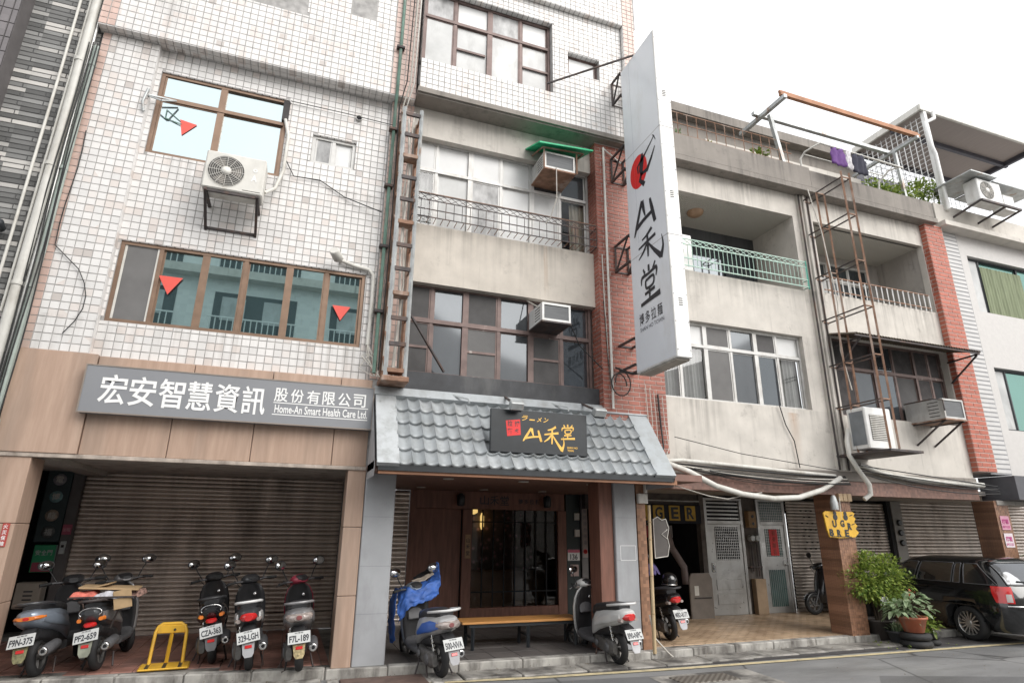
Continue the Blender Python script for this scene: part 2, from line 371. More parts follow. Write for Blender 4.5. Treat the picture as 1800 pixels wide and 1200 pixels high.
m_teal = glass('teal_mirror_glass', (.52, .70, .71), (.05, .09, .095), .62, .012)
m_cyan = glass('pale_teal_mirror_glass', (.70, .81, .83), (.16, .22, .23), .76, .03)
m_gdark = glass('dark_window_glass', (.55, .60, .64), (.04, .046, .052), .13, .03)
m_gblue = glass('blue_grey_window_glass', (.33, .35, .37), (.075, .08, .085), .16, .06)
m_ggrn = glass('green_window_glass', (.5, .8, .72), (.03, .075, .065), .28, .02)
m_frost = mat('frosted_glass', (.46, .465, .46), .3, var=.22, vs=1.7, dirt=(.33, .33, .32), dscale=3)
m_frostw = mat('white_frosted_glass', (.68, .685, .68), .35, var=.1, vs=1.2)
m_screen = mat('grey_insect_screen', (.15, .147, .145), .8, var=.12, vs=3)
m_screen2 = mat('dark_insect_screen', (.085, .082, .082), .8, var=.2, vs=3)
m_pattern = mat('patterned_glass', (.30, .30, .30), .3, var=.5, vs=7, stretch=(1, 1, .5))
m_clear = clear_glass('clear_glass', (.9, .92, .92), .06)
m_shopg = clear_glass('shop_glass', (.85, .86, .86), .0)
m_curt = mat('grey_curtain', (.50, .50, .485), .9, var=.12)
m_curtc = mat('cream_curtain', (.66, .60, .50), .9, var=.12)
m_curtg = mat('green_curtain', (.21, .24, .15), .9, var=.2, vs=4, stretch=(5, 5, .5))
m_redm = mat('red_marker_film', (.75, .10, .075), .5, var=.03)
m_sgrey = mat('grey_sign_face', (.255, .262, .278), .38, var=.05, vs=1)
m_let = mat('white_lettering', (.86, .86, .85), .5, var=.02)
m_sface = mat('pale_lightbox_face', (.76, .785, .83), .35, var=.03, vs=1, coat=.2, dirt=(.62, .62, .62), dscale=1.5, dlo=.55, dhi=.8)
m_ink = mat('brush_black_ink', (.022, .023, .03), .5, var=.1)
m_ink2 = mat('grey_ink', (.20, .205, .23), .5, var=.05)
m_red = mat('signal_red', (.72, .03, .03), .45, var=.05)
m_gold = mat('gold_lettering', (.78, .47, .10), .42, .2, var=.2, vs=9)
m_sblack = mat('black_sign_board', (.022, .026, .03), .42, var=.2)
m_yel = mat('yellow_paint', (.72, .42, .04), .45, var=.12, dirt=(.45, .25, .05), dscale=6)
m_gsheet = mat('green_plastic_sheet', (.0, .40, .17), .5, var=.35, vs=4)
m_tc = mat('terracotta_pot', (.42, .13, .07), .7, var=.15, dirt=(.30, .2, .15), dscale=8)
m_soil = mat('potting_soil', (.04, .03, .022), 1, var=.4)
m_bark = mat('bark', (.09, .07, .05), .95, var=.3, vs=12, bump=.4)
def leaf_mat(name, col, col2):
    t = NT(name); wn = t.n('TexWhiteNoise'); wn.noise_dimensions = '3D'
    fl = t.n('VectorMath'); fl.operation = 'FLOOR'; t.l(t.pos((22, 22, 22)), fl.inputs[0]); t.l(fl.outputs[0], wn.inputs['Vector'])
    c = t.ramp(wn.outputs['Value'], [(0, col), (1, col2)]); t.l(c, t.p.inputs['Base Color']); t.p.inputs['Roughness'].default_value = .45
    tr = t.n('BsdfTranslucent'); t.l(c, tr.inputs[0]); mx = t.n('MixShader'); mx.inputs[0].default_value = .3
    t.l(t.p.outputs[0], mx.inputs[1]); t.l(tr.outputs[0], mx.inputs[2]); t.l(mx.outputs[0], t.out.inputs[0]); MATS[name] = t.m; return t.m
m_leaf = leaf_mat('small_leaf_green', (.07, .15, .025), (.42, .50, .11))
m_leaf2 = leaf_mat('pale_broad_leaf', (.17, .27, .13), (.44, .52, .34))
m_leaf3 = leaf_mat('yellow_green_leaf', (.10, .17, .03), (.26, .33, .06))
# ------------------------------------------------------------------ surface pieces
CAM = Vector((0, -8.86, 1.84))
_tc = {}
def tile_mesh(nm, wd, ht, th, ch, mt):
    k = (nm, round(wd, 3), round(ht, 3), round(th, 3), mt.name)
    if k not in _tc:
        m = MB(); m.add(*tile_vf(wd, ht, th, ch)); _tc[k] = m.mesh(nm); _tc[k].materials.append(mt)
    return _tc[k]
def tile_vf(wd, ht, th, ch):
    a, b = wd/2, ht/2
    v = [(-a, th, -b), (a, th, -b), (a, th, b), (-a, th, b), (-a+ch, 0, -b+ch), (a-ch, 0, -b+ch), (a-ch, 0, b-ch), (-a+ch, 0, b-ch)]
    return v, [(4, 5, 6, 7), (0, 1, 5, 4), (1, 2, 6, 5), (2, 3, 7, 6), (3, 0, 4, 7)]
def cells(u0, u1, v0, v1, pu, pv, joint, holes=(), ou=None, ov=None, bond=0):
    out = []; ou = u0 if ou is None else ou; ov = v0 if ov is None else ov
    j0 = math.floor((v0-ov)/pv); j1 = math.ceil((v1-ov)/pv)
    for j in range(j0, j1):
        off = (bond*pu if j % 2 else 0)
        i0 = math.floor((u0-ou-off)/pu); i1 = math.ceil((u1-ou-off)/pu)
        for i in range(i0, i1):
            a, b = max(u0, ou+off+i*pu), min(u1, ou+off+(i+1)*pu); c, d = max(v0, ov+j*pv), min(v1, ov+(j+1)*pv)
            for (h0, h1, g0, g1) in holes:
                if a < h1 and b > h0 and c < g1 and d > g0:
                    opts = [(a, min(b, h0), c, d), (max(a, h1), b, c, d), (a, b, c, min(d, g0)), (a, b, max(c, g1), d)]
                    opts = [o for o in opts if o[1]-o[0] > .012 and o[3]-o[2] > .012]
                    if not opts: a = b; break
                    a, b, c, d = max(opts, key=lambda o: (o[1]-o[0])*(o[3]-o[2]))
            if b-a > .016 and d-c > .016: out.append((a+joint/2, b-joint/2, c+joint/2, d-joint/2))
    return out
FRONT = lambda y: (lambda u, d, v: (u, y+d, v))
LEFT = lambda x: (lambda u, d, v: (x+d, u, v))
DOWN = lambda z: (lambda u, d, v: (u, v, z+d))
UP = lambda z: (lambda u, d, v: (u, v, z-d))
ROT = {'F': (0, 0, 0), 'L': (0, 0, -math.pi/2), 'D': (math.pi/2, 0, 0), 'U': (-math.pi/2, 0, 0)}
class Field:
    """pieces laid on several planes of one thing: the nearest become parts, the rest one joined part"""
    def __init__(s, name, parent, mt, th=.012, ch=.003, tilt=.006, limit=300, seed=1):
        s.name, s.parent, s.mt, s.th, s.ch, s.tilt, s.limit = name, parent, mt, th, ch, tilt, limit; s.c = []; s.rnd = random.Random(seed)
    def add(s, kind, level, cs, mt=None):
        fn = {'F': FRONT, 'L': LEFT, 'D': DOWN, 'U': UP}[kind](level)
        for a, b, c, d in cs:
            ctr = Vector(fn((a+b)/2, 0, (c+d)/2)); s.c.append(((ctr-CAM).length if inview(ctr) else 999, kind, ctr, b-a, d-c, mt or s.mt, fn, a, b, c, d))
        return s
    def done(s):
        s.c.sort(key=lambda q: q[0]); rest = {}
        for i, (dist, kind, ctr, wd, ht, mt, fn, a, b, c, d) in enumerate(s.c):
            t1, t2 = s.rnd.uniform(-s.tilt, s.tilt), s.rnd.uniform(-s.tilt, s.tilt); dd = s.rnd.uniform(0, s.th*.12)
            if i < s.limit and dist < 900:
                o = inst(s.name, tile_mesh(s.name, wd, ht, s.th, s.ch, mt), fn((a+b)/2, dd, (c+d)/2), s.parent)
                rx, ry, rz = ROT[kind]; o.rotation_euler = (rx+t1, ry, rz+t2) if kind in 'FL' else (rx+t1, t2, 0)
            else:
                mb = rest.setdefault(mt.name, (MB(), mt))[0]; v, f = tile_vf(wd, ht, s.th, s.ch)
                u0, v0 = (a+b)/2, (c+d)/2
                mb.add([fn(u0+p[0], dd+p[1]+p[0]*t2*1.0+p[2]*t1*1.0, v0+p[2]) for p in v], f)
        for mb, mt in rest.values():
            o = mb.ob(s.name, mt, s.parent); o['kind'] = 'stuff'
def inview(p, m=1.02):
    d = Vector(p)-Vector((0, -8.86, 1.84)); z = d.dot(CF)
    return z > .3 and abs(d.dot(CR)/z) < 900/FPX*m and abs(d.dot(CU)/z) < 600/FPX*m

# ------------------------------------------------------------------ ground
def road_mat():
    t = NT('asphalt'); c = t.ramp(t.noise(t.pos((.35, 1.1, 1)), .9, 6, .6), [(.3, (.11, .11, .112)), (.5, (.19, .19, .19)), (.72, (.29, .288, .285))])
    c = t.mix(t.ramp(t.noise(t.pos(), 90, 2), [(.35, g3(0)), (.75, g3(.5))]), c, (.24, .24, .235))
    cr = t.n('TexVoronoi'); cr.feature = 'DISTANCE_TO_EDGE'; cr.inputs['Scale'].default_value = .45; t.l(t.pos((1, 1, 1)), cr.inputs['Vector'])
    c = t.mix(t.ramp(cr.outputs['Distance'], [(0, g3(.8)), (.012, g3(0))]), c, (.03, .03, .03))
    pv = t.n('TexVoronoi'); pv.inputs['Scale'].default_value = .55; t.l(t.pos((.7, 1.6, 1), (3.3, 1.1, 0)), pv.inputs['Vector'])
    pc = t.ramp(pv.outputs['Color'], [(.25, g3(.55)), (.35, g3(0))]); c = t.mix(pc, c, (.075, .075, .078))
    c = t.mix(t.ramp(t.noise(t.pos((1, 1, 1), (9, 4, 0)), 2.3, 6, .7), [(.6, g3(0)), (.75, g3(.55))]), c, (.055, .055, .055))
    t.l(c, t.p.inputs['Base Color']); t.l(t.ramp(t.noise(t.pos((.5, 1.5, 1)), 1.1, 4), [(.35, g3(.38)), (.6, g3(.75))]), t.p.inputs['Roughness'])
    t.bump(t.noise(t.pos(), 130, 4), .35, .01); return t.m
mb = MB(); mb.add([(-120, -120, 0), (140, -120, 0), (140, 60, 0), (-120, 60, 0)], [(0, 1, 2, 3)]); mb.ob('road', road_mat(), kind='structure')
m_slab = mat('gutter_concrete', (.30, .285, .26), .7, var=.3, vs=4, dirt=(.075, .07, .065), dscale=1.9, dlo=.44, dhi=.62, bump=.3)
m_kerb = mat('kerb_concrete', (.40, .385, .355), .8, var=.3, vs=5, dirt=(.11, .10, .09), dscale=3.2, dlo=.45, dhi=.66, bump=.35)
m_yline = mat('worn_yellow_line', (.58, .49, .30), .7, var=.15, vs=9, dirt=(.30, .27, .2), dscale=6, dlo=.5, dhi=.75)
def pav_mat(name, col, pu, pv, dark, amt=.2, lo=.45, hi=.7):
    t = NT(name); mp = t.pos((1/pu, 1/pv, .0001)); fl = t.n('VectorMath'); fl.operation = 'FLOOR'; t.l(mp, fl.inputs[0])
    wn = t.n('TexWhiteNoise'); wn.noise_dimensions = '3D'; t.l(fl.outputs[0], wn.inputs['Vector'])
    c = t.ramp(wn.outputs['Value'], [(0, tuple(x*(1-amt) for x in col)), (1, tuple(x*(1+amt) for x in col))])
    c = t.mix(t.ramp(t.noise(t.pos(), 1.5, 6, .65), [(lo, g3(0)), (hi, g3(.7))]), c, dark)
    t.l(c, t.p.inputs['Base Color']); t.p.inputs['Roughness'].default_value = .5; t.bump(t.noise(t.pos(), 40, 4), .2, .01); return t.m
m_rpav = pav_mat('red_paver', (.33, .165, .13), .25, .25, (.13, .085, .075))
m_gpav = pav_mat('dark_grey_paver', (.12, .11, .105), .4, .4, (.05, .045, .045))
m_bpav = pav_mat('beige_paver', (.46, .33, .215), .2, .1, (.22, .14, .085), .16)
FLZ = .115
# pavement bed under the arcade, then kerbstones, pavers
KE = [(-6, .84), (-2.91, .45), (.9, -.06), (2.6, -.16), (5.4, -.22), (7.1, -.1), (9.2, -.02), (14.2, -.02), (30, -.02)]
def ke(x):
    for (a, ya), (b, yb) in zip(KE, KE[1:]):
        if x <= b: return ya+(yb-ya)*(x-a)/(b-a)
    return KE[-1][1]
bed = MB(); n = len(KE)
bed.add([(x, y+.02, FLZ-.014) for x, y in KE]+[(x, 9, FLZ-.014) for x, y in KE]+[(x, y+.02, -.05) for x, y in KE], [(i, i+1, n+i+1, n+i) for i in range(n-1)]+[(i, 2*n+i, 2*n+i+1, i+1) for i in range(n-1)])
pave = bed.ob('pavement', m_slab, kind='structure')
x = -5.2
while x < 16:
    L = random.uniform(.75, 1.05); 
    k = MB(); a, b = x+.006, x+L-.006; wa = .17
    k.bbox(0, b-a, 0, wa, -.05, FLZ+.003+random.uniform(0, .006), .012)
    o = k.ob('kerbstone', m_kerb, pave); o.location = (a, ke(a), 0); o.rotation_euler = (0, 0, math.atan2(ke(b)-ke(a), b-a)); x += L
F = Field('paver', pave, m_rpav, th=.014, ch=.004, tilt=.004, limit=220)
cc = [c for c in cells(-4.6, .76, .1, 3.5, .25, .25, .008, bond=0) if c[2] > ke(c[0])+.2 and c[2] > ke(c[1])+.2]
F.add('U', FLZ, cc).done()
F = Field('paver', pave, m_gpav, th=.014, ch=.003, tilt=.003, limit=80)
F.add('U', FLZ, cells(1.0, 5.45, .03, 3.4, .4, .4, .007)).done()
F = Field('paver', pave, m_bpav, th=.014, ch=.003, tilt=.003, limit=0)
F.add('U', FLZ, cells(5.45, 16.5, .17, 3.0, .2, .1, .006, bond=.5)).done()
# gutter with loose concrete covers
gm = MB(); gm.add([(1.7, -.70, .006), (13, -.70, .006), (13, .1, .006), (1.7, .1, .006)], [(0, 1, 2, 3)]); gut = gm.ob('road_gutter', m_dim, kind='structure')
x = 1.75; i = 0
while x < 10.2:
    L = random.choice((.62, .7, .95, .8)); k = MB(); k.bbox(0, L-.02, 0, .44+random.uniform(-.02, .02), -.03, .028+random.uniform(-.006, .006), .012)
    o = k.ob('gutter_slab', m_slab, gut); o.location = (x, ke(x+L/2)-.47, 0); o.rotation_euler = (random.uniform(-.01, .01), 0, random.uniform(-.008, .008)); x += L; i += 1
k = MB(); k.bbox(0, 1.05, 0, .55, -.02, .03, .01); o = k.ob('drain_cover', mat('brown_drain_cover', (.13, .085, .07), .7, var=.3, bump=.4, bs=30), gut); o.location = (.85, -.72, 0)
for u in (-.16, 1.09): 
    k = MB(); k.bbox(0, .14, 0, .56, -.02, .035, .01); o = k.ob('drain_edging', m_kerb, gut); o.location = (.85+u, -.72, 0)
k = MB(); k.bbox(.0, 3.6, 0, .5, -.02, .03, .015); o = k.ob('road_edge_slab', m_kerb, gut); o.location = (-3.0, -.3, 0); o.rotation_euler = (0, 0, -.07)
# yellow line
k = MB(); pts = [(.5, -.42), (2.2, -.62), (3.3, -.73), (5.5, -.83), (8.7, -.86), (12.4, -.88), (26, -.9)]
for (a, ya), (b, yb) in zip(pts, pts[1:]):
    k.add([(a, ya-.06, .009), (b, yb-.06, .009), (b, yb+.05, .009), (a, ya+.05, .009)], [(0, 1, 2, 3)])
k.ob('yellow_road_line', m_yline, kind='structure')
# concrete patch with an iron cover
k = MB(); k.add([(4.7, -2.1, .004), (6.3, -2.1, .004), (6.35, -1.12, .004), (4.75, -1.14, .004)], [(0, 1, 2, 3)]); pt = k.ob('road_patch', m_slab, kind='structure')
t = NT('ribbed_iron_cover'); wv = t.n('TexChecker'); wv.inputs['Scale'].default_value = 22; t.l(t.pos(), wv.inputs['Vector'])
t.l(t.ramp(wv.outputs['Fac'], [(0, (.10, .085, .07)), (1, (.22, .20, .175))]), t.p.inputs['Base Color']); t.p.inputs['Roughness'].default_value = .6; t.p.inputs['Metallic'].default_value = .3
k = MB(); k.bbox(4.97, 5.85, -1.62, -1.26, -.01, .014, .006)
k.ob('manhole_cover', t.m, label='square ribbed iron cover set in the road in front of the restaurant', cat='manhole cover')
# ------------------------------------------------------------------ building helpers
def wall(mb, x0, x1, z0, z1, y, holes=(), depth=.2):
    xs = sorted({x0, x1, *[h for q in holes for h in q[:2] if x0 < h < x1]}); zs = sorted({z0, z1, *[h for q in holes for h in q[2:] if z0 < h < z1]})
    for a, b in zip(xs, xs[1:]):
        for c, d in zip(zs, zs[1:]):
            mx, mz = (a+b)/2, (c+d)/2
            if not any(h[0] < mx < h[1] and h[2] < mz < h[3] for h in holes): mb.quad((a, y, c), (b, y, c), (b, y, d), (a, y, d))
    for a, b, c, d in holes:
        e = y+depth
        mb.quad((a, y, c), (a, e, c), (b, e, c), (b, y, c)); mb.quad((a, y, d), (b, y, d), (b, e, d), (a, e, d))
        mb.quad((a, y, c), (a, y, d), (a, e, d), (a, e, c)); mb.quad((b, y, c), (b, e, c), (b, e, d), (b, y, d))
    return mb
def window(parent, x0, x1, z0, z1, y, xd, zt, fm, panes, fwid=.045, dep=.07, thick=(), name='window', sash=None, lab=None):
    """frame mesh (part) with every pane a sub-part; xd inner mullions, zt transom height or None; panes: rows bottom, top of materials"""
    f = MB(); sash = sash or fm
    f.box(x0, x1, y, y+dep, z0, z0+fwid); f.box(x0, x1, y, y+dep, z1-fwid, z1)
    for a in (x0, x1-fwid): f.box(a, a+fwid, y+.002, y+dep-.002, z0+fwid, z1-fwid)
    zz = [z0, z1] if zt is None else [z0, zt, z1]
    if zt is not None: f.box(x0+fwid, x1-fwid, y-.006, y+dep-.004, zt-fwid*.6, zt+fwid*.6)
    for i, m in enumerate(xd):
        wd = fwid*(1.0 if i in thick else .55)
        f.box(m-wd, m+wd, y+.004, y+dep-.006, z0+fwid, z1-fwid)
    o = f.ob(name, fm, parent, lab)
    xs = [x0+fwid*.6]+list(xd)+[x1-fwid*.6]
    for r, (c, d) in enumerate(zip(zz, zz[1:])):
        row = panes[r]
        for i, (a, b) in enumerate(zip(xs, xs[1:])):
            pm = row[i % len(row)]
            if pm is None: continue
            yy = y+.022+(.022 if i % 2 else 0); p = MB(); s_ = .022
            p.quad((a+s_, yy, c+s_), (b-s_, yy, c+s_), (b-s_, yy, d-s_), (a+s_, yy, d-s_))
            p.ob('pane', pm, o)
            q = MB(); e = .03
            q.box(a+s_, b-s_, yy-.008, yy+.012, c+s_, c+s_+e); q.box(a+s_, b-s_, yy-.008, yy+.012, d-s_-e, d-s_)
            q.box(a+s_, a+s_+e, yy-.007, yy+.011, c+s_+e, d-s_-e); q.box(b-s_-e, b-s_, yy-.007, yy+.011, c+s_+e, d-s_-e)
            q.ob('sash', sash if not isinstance(sash, dict) else sash.get((r, i), fm), o)
    return o
def curtain(parent, x0, x1, z0, z1, y, mt, waves=7, amp=.025, name='curtain'):
    m = MB(); n = waves*6; top = []; bot = []
    for i in range(n+1):
        x = x0+(x1-x0)*i/n; d = amp*math.sin(i*2*math.pi/6)+amp*.5*math.sin(i*.7)
        top.append((x, y+d*.8, z1)); bot.append((x+.01*math.sin(i), y+d*1.2, z0))
    m.add(top+bot, [(i, i+1, n+2+i, n+1+i) for i in range(n)], True); return m.ob(name, mt, parent)
def cuboid(name, x0, x1, y0, y1, z0, z1, mt, parent=None, c=.006, **k):
    m = MB(); m.bbox(x0, x1, y0, y1, z0, z1, c) if c else m.box(x0, x1, y0, y1, z0, z1); return m.ob(name, mt, parent, **k)
def shutter(parent, x0, x1, z0, z1, y, mt, pitch=.075, name='shutter', part='slat', slots=()):
    """roller shutter: every slat its own piece under a backing sheet"""
    L = x1-x0; m = MB(); prof = [(.016, 0), (-.012, .006), (-.024, .020), (-.020, .042), (-.006, .060), (.014, .068), (.016, .0735)]
    prof = [(a, b*pitch/.075) for a, b in prof]; k = len(prof); nseg = 1
    m.add([(x, a, b) for x in (0, L) for a, b in prof], [(i, k+i, k+i+1, i+1) for i in range(k-1)], True); me = m.mesh(part); me.materials.append(mt)
    bk = MB(); bk.quad((x0, y+.02, z0), (x1, y+.02, z0), (x1, y+.02, z1), (x0, y+.02, z1)); root = bk.ob(name, m_dark, parent)
    z = z0+.07; bb = MB(); bb.bbox(x0, x1, y-.025, y+.015, z0+.004, z0+.068, .006); bb.ob('bottom_rail', mt, root); i = 0
    while z+pitch < z1+.02:
        o = inst(part, me, (x0, y+random.uniform(-.006, .004), z), root); o.rotation_euler = (random.uniform(-.10, .10), random.uniform(-.0012, .0012), random.uniform(-.0015, .0015)); z += pitch; i += 1
    if slots:
        hm = MB(); hm.box(-.03, .03, -.003, .003, -.011, .011); hme = hm.mesh('vent_slot'); hme.materials.append(m_dark)
        for sx, sz in slots: inst('vent_slot', hme, (sx, y-.019, sz), root)
    return root
CHEEKS = []
# ------------------------------------------------------------------ A: tiled office building
A = thing('tiled_office_building', 'white square-tiled office building with teal windows, tan stone fascia and a wide roller shutter', 'building', (-1.2, 0, 0))
A.location = (0, 0, 0)
YA = .10
w1 = (-2.61, .75, 4.47, 5.67); w2 = (-2.58, -.72, 7.12, 8.56); w3 = (-.29, .40, 7.50, 8.02)
HA = [w1, w2, w3]
mb = MB(); wall(mb, -2.66, .93, 3.9, 9.2, YA+.007, HA, .12)
mb.box(-3.41, -2.655, .007, 2, 3.9, 8.97); mb.box(.925, 1.32, .007, 2, 2.6, 9.2)
mb.box(-3.46, 1.30, -.148, 6, 8.965, 13.0)
mb.box(-3.41, 1.3, 2.0, 8, 2.75, 9); mb.ob('wall', m_grout, A)
F = Field('tile', A, m_tile, seed=3)
F.add('F', YA, cells(-2.655, .925, 3.97, 8.97, PT, PT, .008, HA))
F.add('F', 0, cells(-3.30, -2.655, 3.97, 8.95, PT, PT, .008, (), ou=-2.655))
F.add('F', 0, cells(-3.41, -3.30, 3.97, 8.95, PT, PT, .008), m_pink)
F.add('F', 0, cells(.925, 1.32, 3.97, 8.95, PT, PT, .008), m_pink)
tw = (-2.5, -.63, 10.12, 11.6); tw2 = (.08, .5, 10.42, 11)
F.add('F', -.155, cells(-3.24, 1.30-.44, 8.97, 12.2, PT, PT, .008, [tw, tw2]))
F.add('F', -.155, cells(-3.46, -3.24, 8.97, 12.2, PT, PT, .008), m_pink)
F.add('F', -.155, cells(.86, 1.30, 8.97, 12.2, PT, PT, .008), m_pink)
F.add('D', 8.953, cells(-3.46, 1.3, -.155, .10, PT, PT, .008))
# reveals along the pilaster and around the windows
R_ = Field('reveal_tile', A, m_tile, th=.01, limit=60, seed=4)
mbp = MB()
for a, b, c, d in HA:
    R_.add('D', d-.004, cells(a, b, YA, YA+.11, PT, .11, .011))
R_.done(); F.done()
rt_ = MB(); rt_.box(-2.657, -2.650, .002, .105, 3.97, 8.95); rt_.ob('pilaster_edge', m_tile, A)
# windows
T, C_ = m_teal, m_cyan
wa = window(A, *w1, YA+.03, (-2.10, -1.52, -.98, -.37, .17), None, m_brown_al, [[m_screen, T, T, T, T, T]], .05, .08, thick=(1, 3), sash={(0, 0): m_offw})
m = MB()
for cx, cz, s_ in ((-1.93, 5.10, .155), (.43, 5.0, .135)):
    m.prism([(cx-s_, cz+s_*.8), (cx, cz-s_*.95), (cx+s_, cz+s_*.8)], YA+.036, YA+.039)
    m.ob('rescue_triangle', m_redm, wa); m = MB()
wb = window(A, *w2, YA+.03, (-1.69,), 8.10, m_brown_al, [[C_, C_], [C_, C_]], .05, .08, thick=(0,))
m = MB(); m.prism([(-2.22, 7.80), (-1.98, 7.76), (-2.16, 7.53)], YA+.036, YA+.039); m.ob('rescue_triangle', m_redm, wb)
m = MB()
for a, b in (((-2.42, 7.92), (-2.2, 7.76)), ((-2.42, 7.78), (-2.2, 7.70)), ((-2.42, 7.92), (-2.42, 7.78)), ((-2.44, 7.77), (-2.18, 7.72))): m.bar((a[0], YA+.036, a[1]), (b[0], YA+.036, b[1]), .008)
m.obs('film_mark', m_green, wb)
window(A, *w3, YA+.04, (.05,), None, m_alw, [[m_pattern, m_frostw]], .05, .07)
window(A, *tw, -.11, (-1.56,), None, m_brown_al, [[m_cyan]], .05, .07); window(A, *tw2, -.11, (.29,), None, m_alw, [[m_pattern]], .05, .07)
m = MB(); m.lathe([(.055, -.05), (.055, .02), (.045, .02), (.04, -.04)], 16, Matrix.Translation((.40, YA-.02, 8.5)) @ Matrix.Rotation(R(90), 4, 'X')); m.ob('vent_pipe', m_alw, A)
m = MB(); m.lathe([(.042, .0), (.042, .01)], 14, Matrix.Translation((.40, YA-.012, 8.5)) @ Matrix.Rotation(R(90), 4, 'X')); m.ob('vent_opening', m_dark, A)
# stone fascia panels
def panel(x0, x1, y0, y1, z0, z1, nm='stone_panel', mt=m_stone): cuboid(nm, x0+.004, x1-.004, y0, y1, z0+.003, z1-.003, mt, A, .006)
panel(-3.40, -2.53, -.03, .3, 2.68, 3.97)
for a, b in ((-2.53, -1.56), (-1.56, -.56), (-.56, .50), (.50, .985)): panel(a, b, -.0, .3, 2.68, 3.55)
for a, b in ((-2.53, -1.40), (-1.40, -.40), (-.40, .53), (.53, .985)): panel(a, b, .0, .3, 3.55, 3.955)
cuboid('fascia_lip', -3.41, .99, -.02, .06, 2.63, 2.682, mat('dirty_lip', (.42, .36, .31), .8, var=.3, dirt=(.15, .12, .1), dscale=5), A)
for a, b in ((.115, .98), (.98, 1.86), (1.86, 2.64)): panel(.74, .995, 0, .42, a, b, 'pillar_panel')
for a, b in ((.115, .98), (.98, 1.86), (1.86, 2.64)): panel(-3.42, -2.985, 0, .45, a, b, 'pillar_panel')
# soffit and ceiling of the arcade, beam
m = MB(); m.box(-6, .99, .06, 3.6, 2.735, 2.86); m.ob('arcade_ceiling', mat('flaking_white_ceiling', (.66, .62, .57), .9, var=.15, dirt=(.30, .26, .23), dscale=3), A)
shutter(A, -3.31, .965, .115, 2.72, 3.5, m_shut, .073)
for a in (-3.47, .965): cuboid('shutter_jamb', a, a+.16, 3.38, 3.56, .115, 2.72, mat('jamb_metal', (.12, .11, .11), .5, .4), A)
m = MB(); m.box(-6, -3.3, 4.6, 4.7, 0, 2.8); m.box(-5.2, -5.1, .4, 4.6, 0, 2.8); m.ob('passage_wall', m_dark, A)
m = MB(); m.box(.97, 1.0, .43, 3.4, .1, 2.734); m.ob('arcade_side_wall', m_conc2, A)
m = MB(); m.box(-3.31, -2.99, .45, 3.38, 2.66, 2.733); m.ob('edge_beam', m_conc2, A)
# ------------------------------------------------------------------ B: building above the restaurant
B = thing('restaurant_building', 'narrow four-storey building with plaster parapet, red brick pier and white-tiled top floor above the restaurant', 'building')
YU = -.345
u1 = (1.32, 3.83, 9.72, 11.36); u2 = (4.16, 4.84, 10.30, 10.78)
mb = MB(); wall(mb, 1.32, 5.37, 9.06, 11.75, YU+.007, [u1, u2], .16)
mb.box(1.32, 5.66, YU-.103, 6, 11.755, 13.6); mb.box(5.372, 5.62, YU-.103, 6, 9.06, 11.755); mb.box(1.32, 5.37, YU+.2, 6, 9.3, 11.75)
mb.ob('upper_wall', m_grout, B)
F = Field('tile', B, m_tile, seed=5)
F.add('F', YU, cells(1.325, 5.37, 9.10, 11.75, PT*.96, PT*.96, .009, [u1, u2]))
F.add('F', YU-.11, cells(1.325, 5.36, 11.75, 13.6, PT*.96, PT*.96, .009))
F.add('F', YU-.11, cells(5.365, 5.63, 9.10, 13.6, PT*.96, PT*.96, .009), m_pink)
F.add('L', 5.362, cells(YU-.11, YU, 9.10, 11.75, PT, PT*.96, .011))
F.add('D', 11.742, cells(1.325, 5.36, YU-.11, YU, PT*.96, .11, .011))
F.add('D', u1[3]-.006, cells(u1[0], u1[1], YU, YU+.12, PT*.96, .12, .011)); F.add('D', u2[3]-.006, cells(u2[0], u2[1], YU, YU+.12, PT*.96, .12, .011))
F.done()
mb = MB(); mb.box(1.30, 5.64, YU-.02, .3, 9.0, 9.095); mb.box(1.31, 5.64, YU+.02, 3, 8.97, 9.02); mb.ob('slab_edge', m_concg, B)
mb = MB(); mb.box(1.32, 4.78, .03, 1, 8.40, 8.975); mb.ob('head_beam', m_conc2, B)
window(B, *u1, YU+.12, (1.93, 2.60, 3.22), 10.80, m_dbrown, [[m_frost, m_frost], [m_pattern, m_frostw]], .05, .06, thick=(1,))
m = MB()
for a, b in ((1.98, 2.52), (3.27, 3.78)): m.box(a, b, YU+.125, YU+.15, 10.22, 10.26)
m.obs('sash_bar', m_dbrown, B)
window(B, *u2, YU+.10, (), None, m_dbrown, [[m_frostw]], .03, .06)
# third-floor window band behind the railing
mb = MB(); wall(mb, 1.32, 4.78, 5.64, 6.68, 0, (), .2); mb.quad((1.32, 0, 6.68), (4.78, 0, 6.68), (4.78, .3, 6.68), (1.32, .3, 6.68)); mb.quad((1.32, 0, 5.64), (4.78, 0, 5.64), (4.78, .3, 5.64), (1.32, .3, 5.64)); mb.ob('parapet_wall', m_conc, B)
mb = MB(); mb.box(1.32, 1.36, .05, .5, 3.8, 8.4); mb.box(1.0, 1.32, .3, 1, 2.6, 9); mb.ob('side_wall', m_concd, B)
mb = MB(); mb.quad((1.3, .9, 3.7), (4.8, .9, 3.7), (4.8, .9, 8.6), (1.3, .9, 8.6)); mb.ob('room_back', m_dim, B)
W = window(B, 1.34, 4.76, 6.66, 8.42, .16, (1.80, 2.42, 3.0, 3.60, 4.16), 7.83, m_alw, [[m_clear, m_frost, m_pattern, m_frostw, m_frost, m_clear], [m_frostw, m_frostw, m_frostw, m_frostw, m_gdark, m_gblue]], .045, .07, thick=(1, 3))
curtain(W, 1.4, 1.8, 6.7, 7.8, .30, m_curt, 4); curtain(W, 4.42, 4.74, 6.7, 7.8, .30, m_curtc, 4)
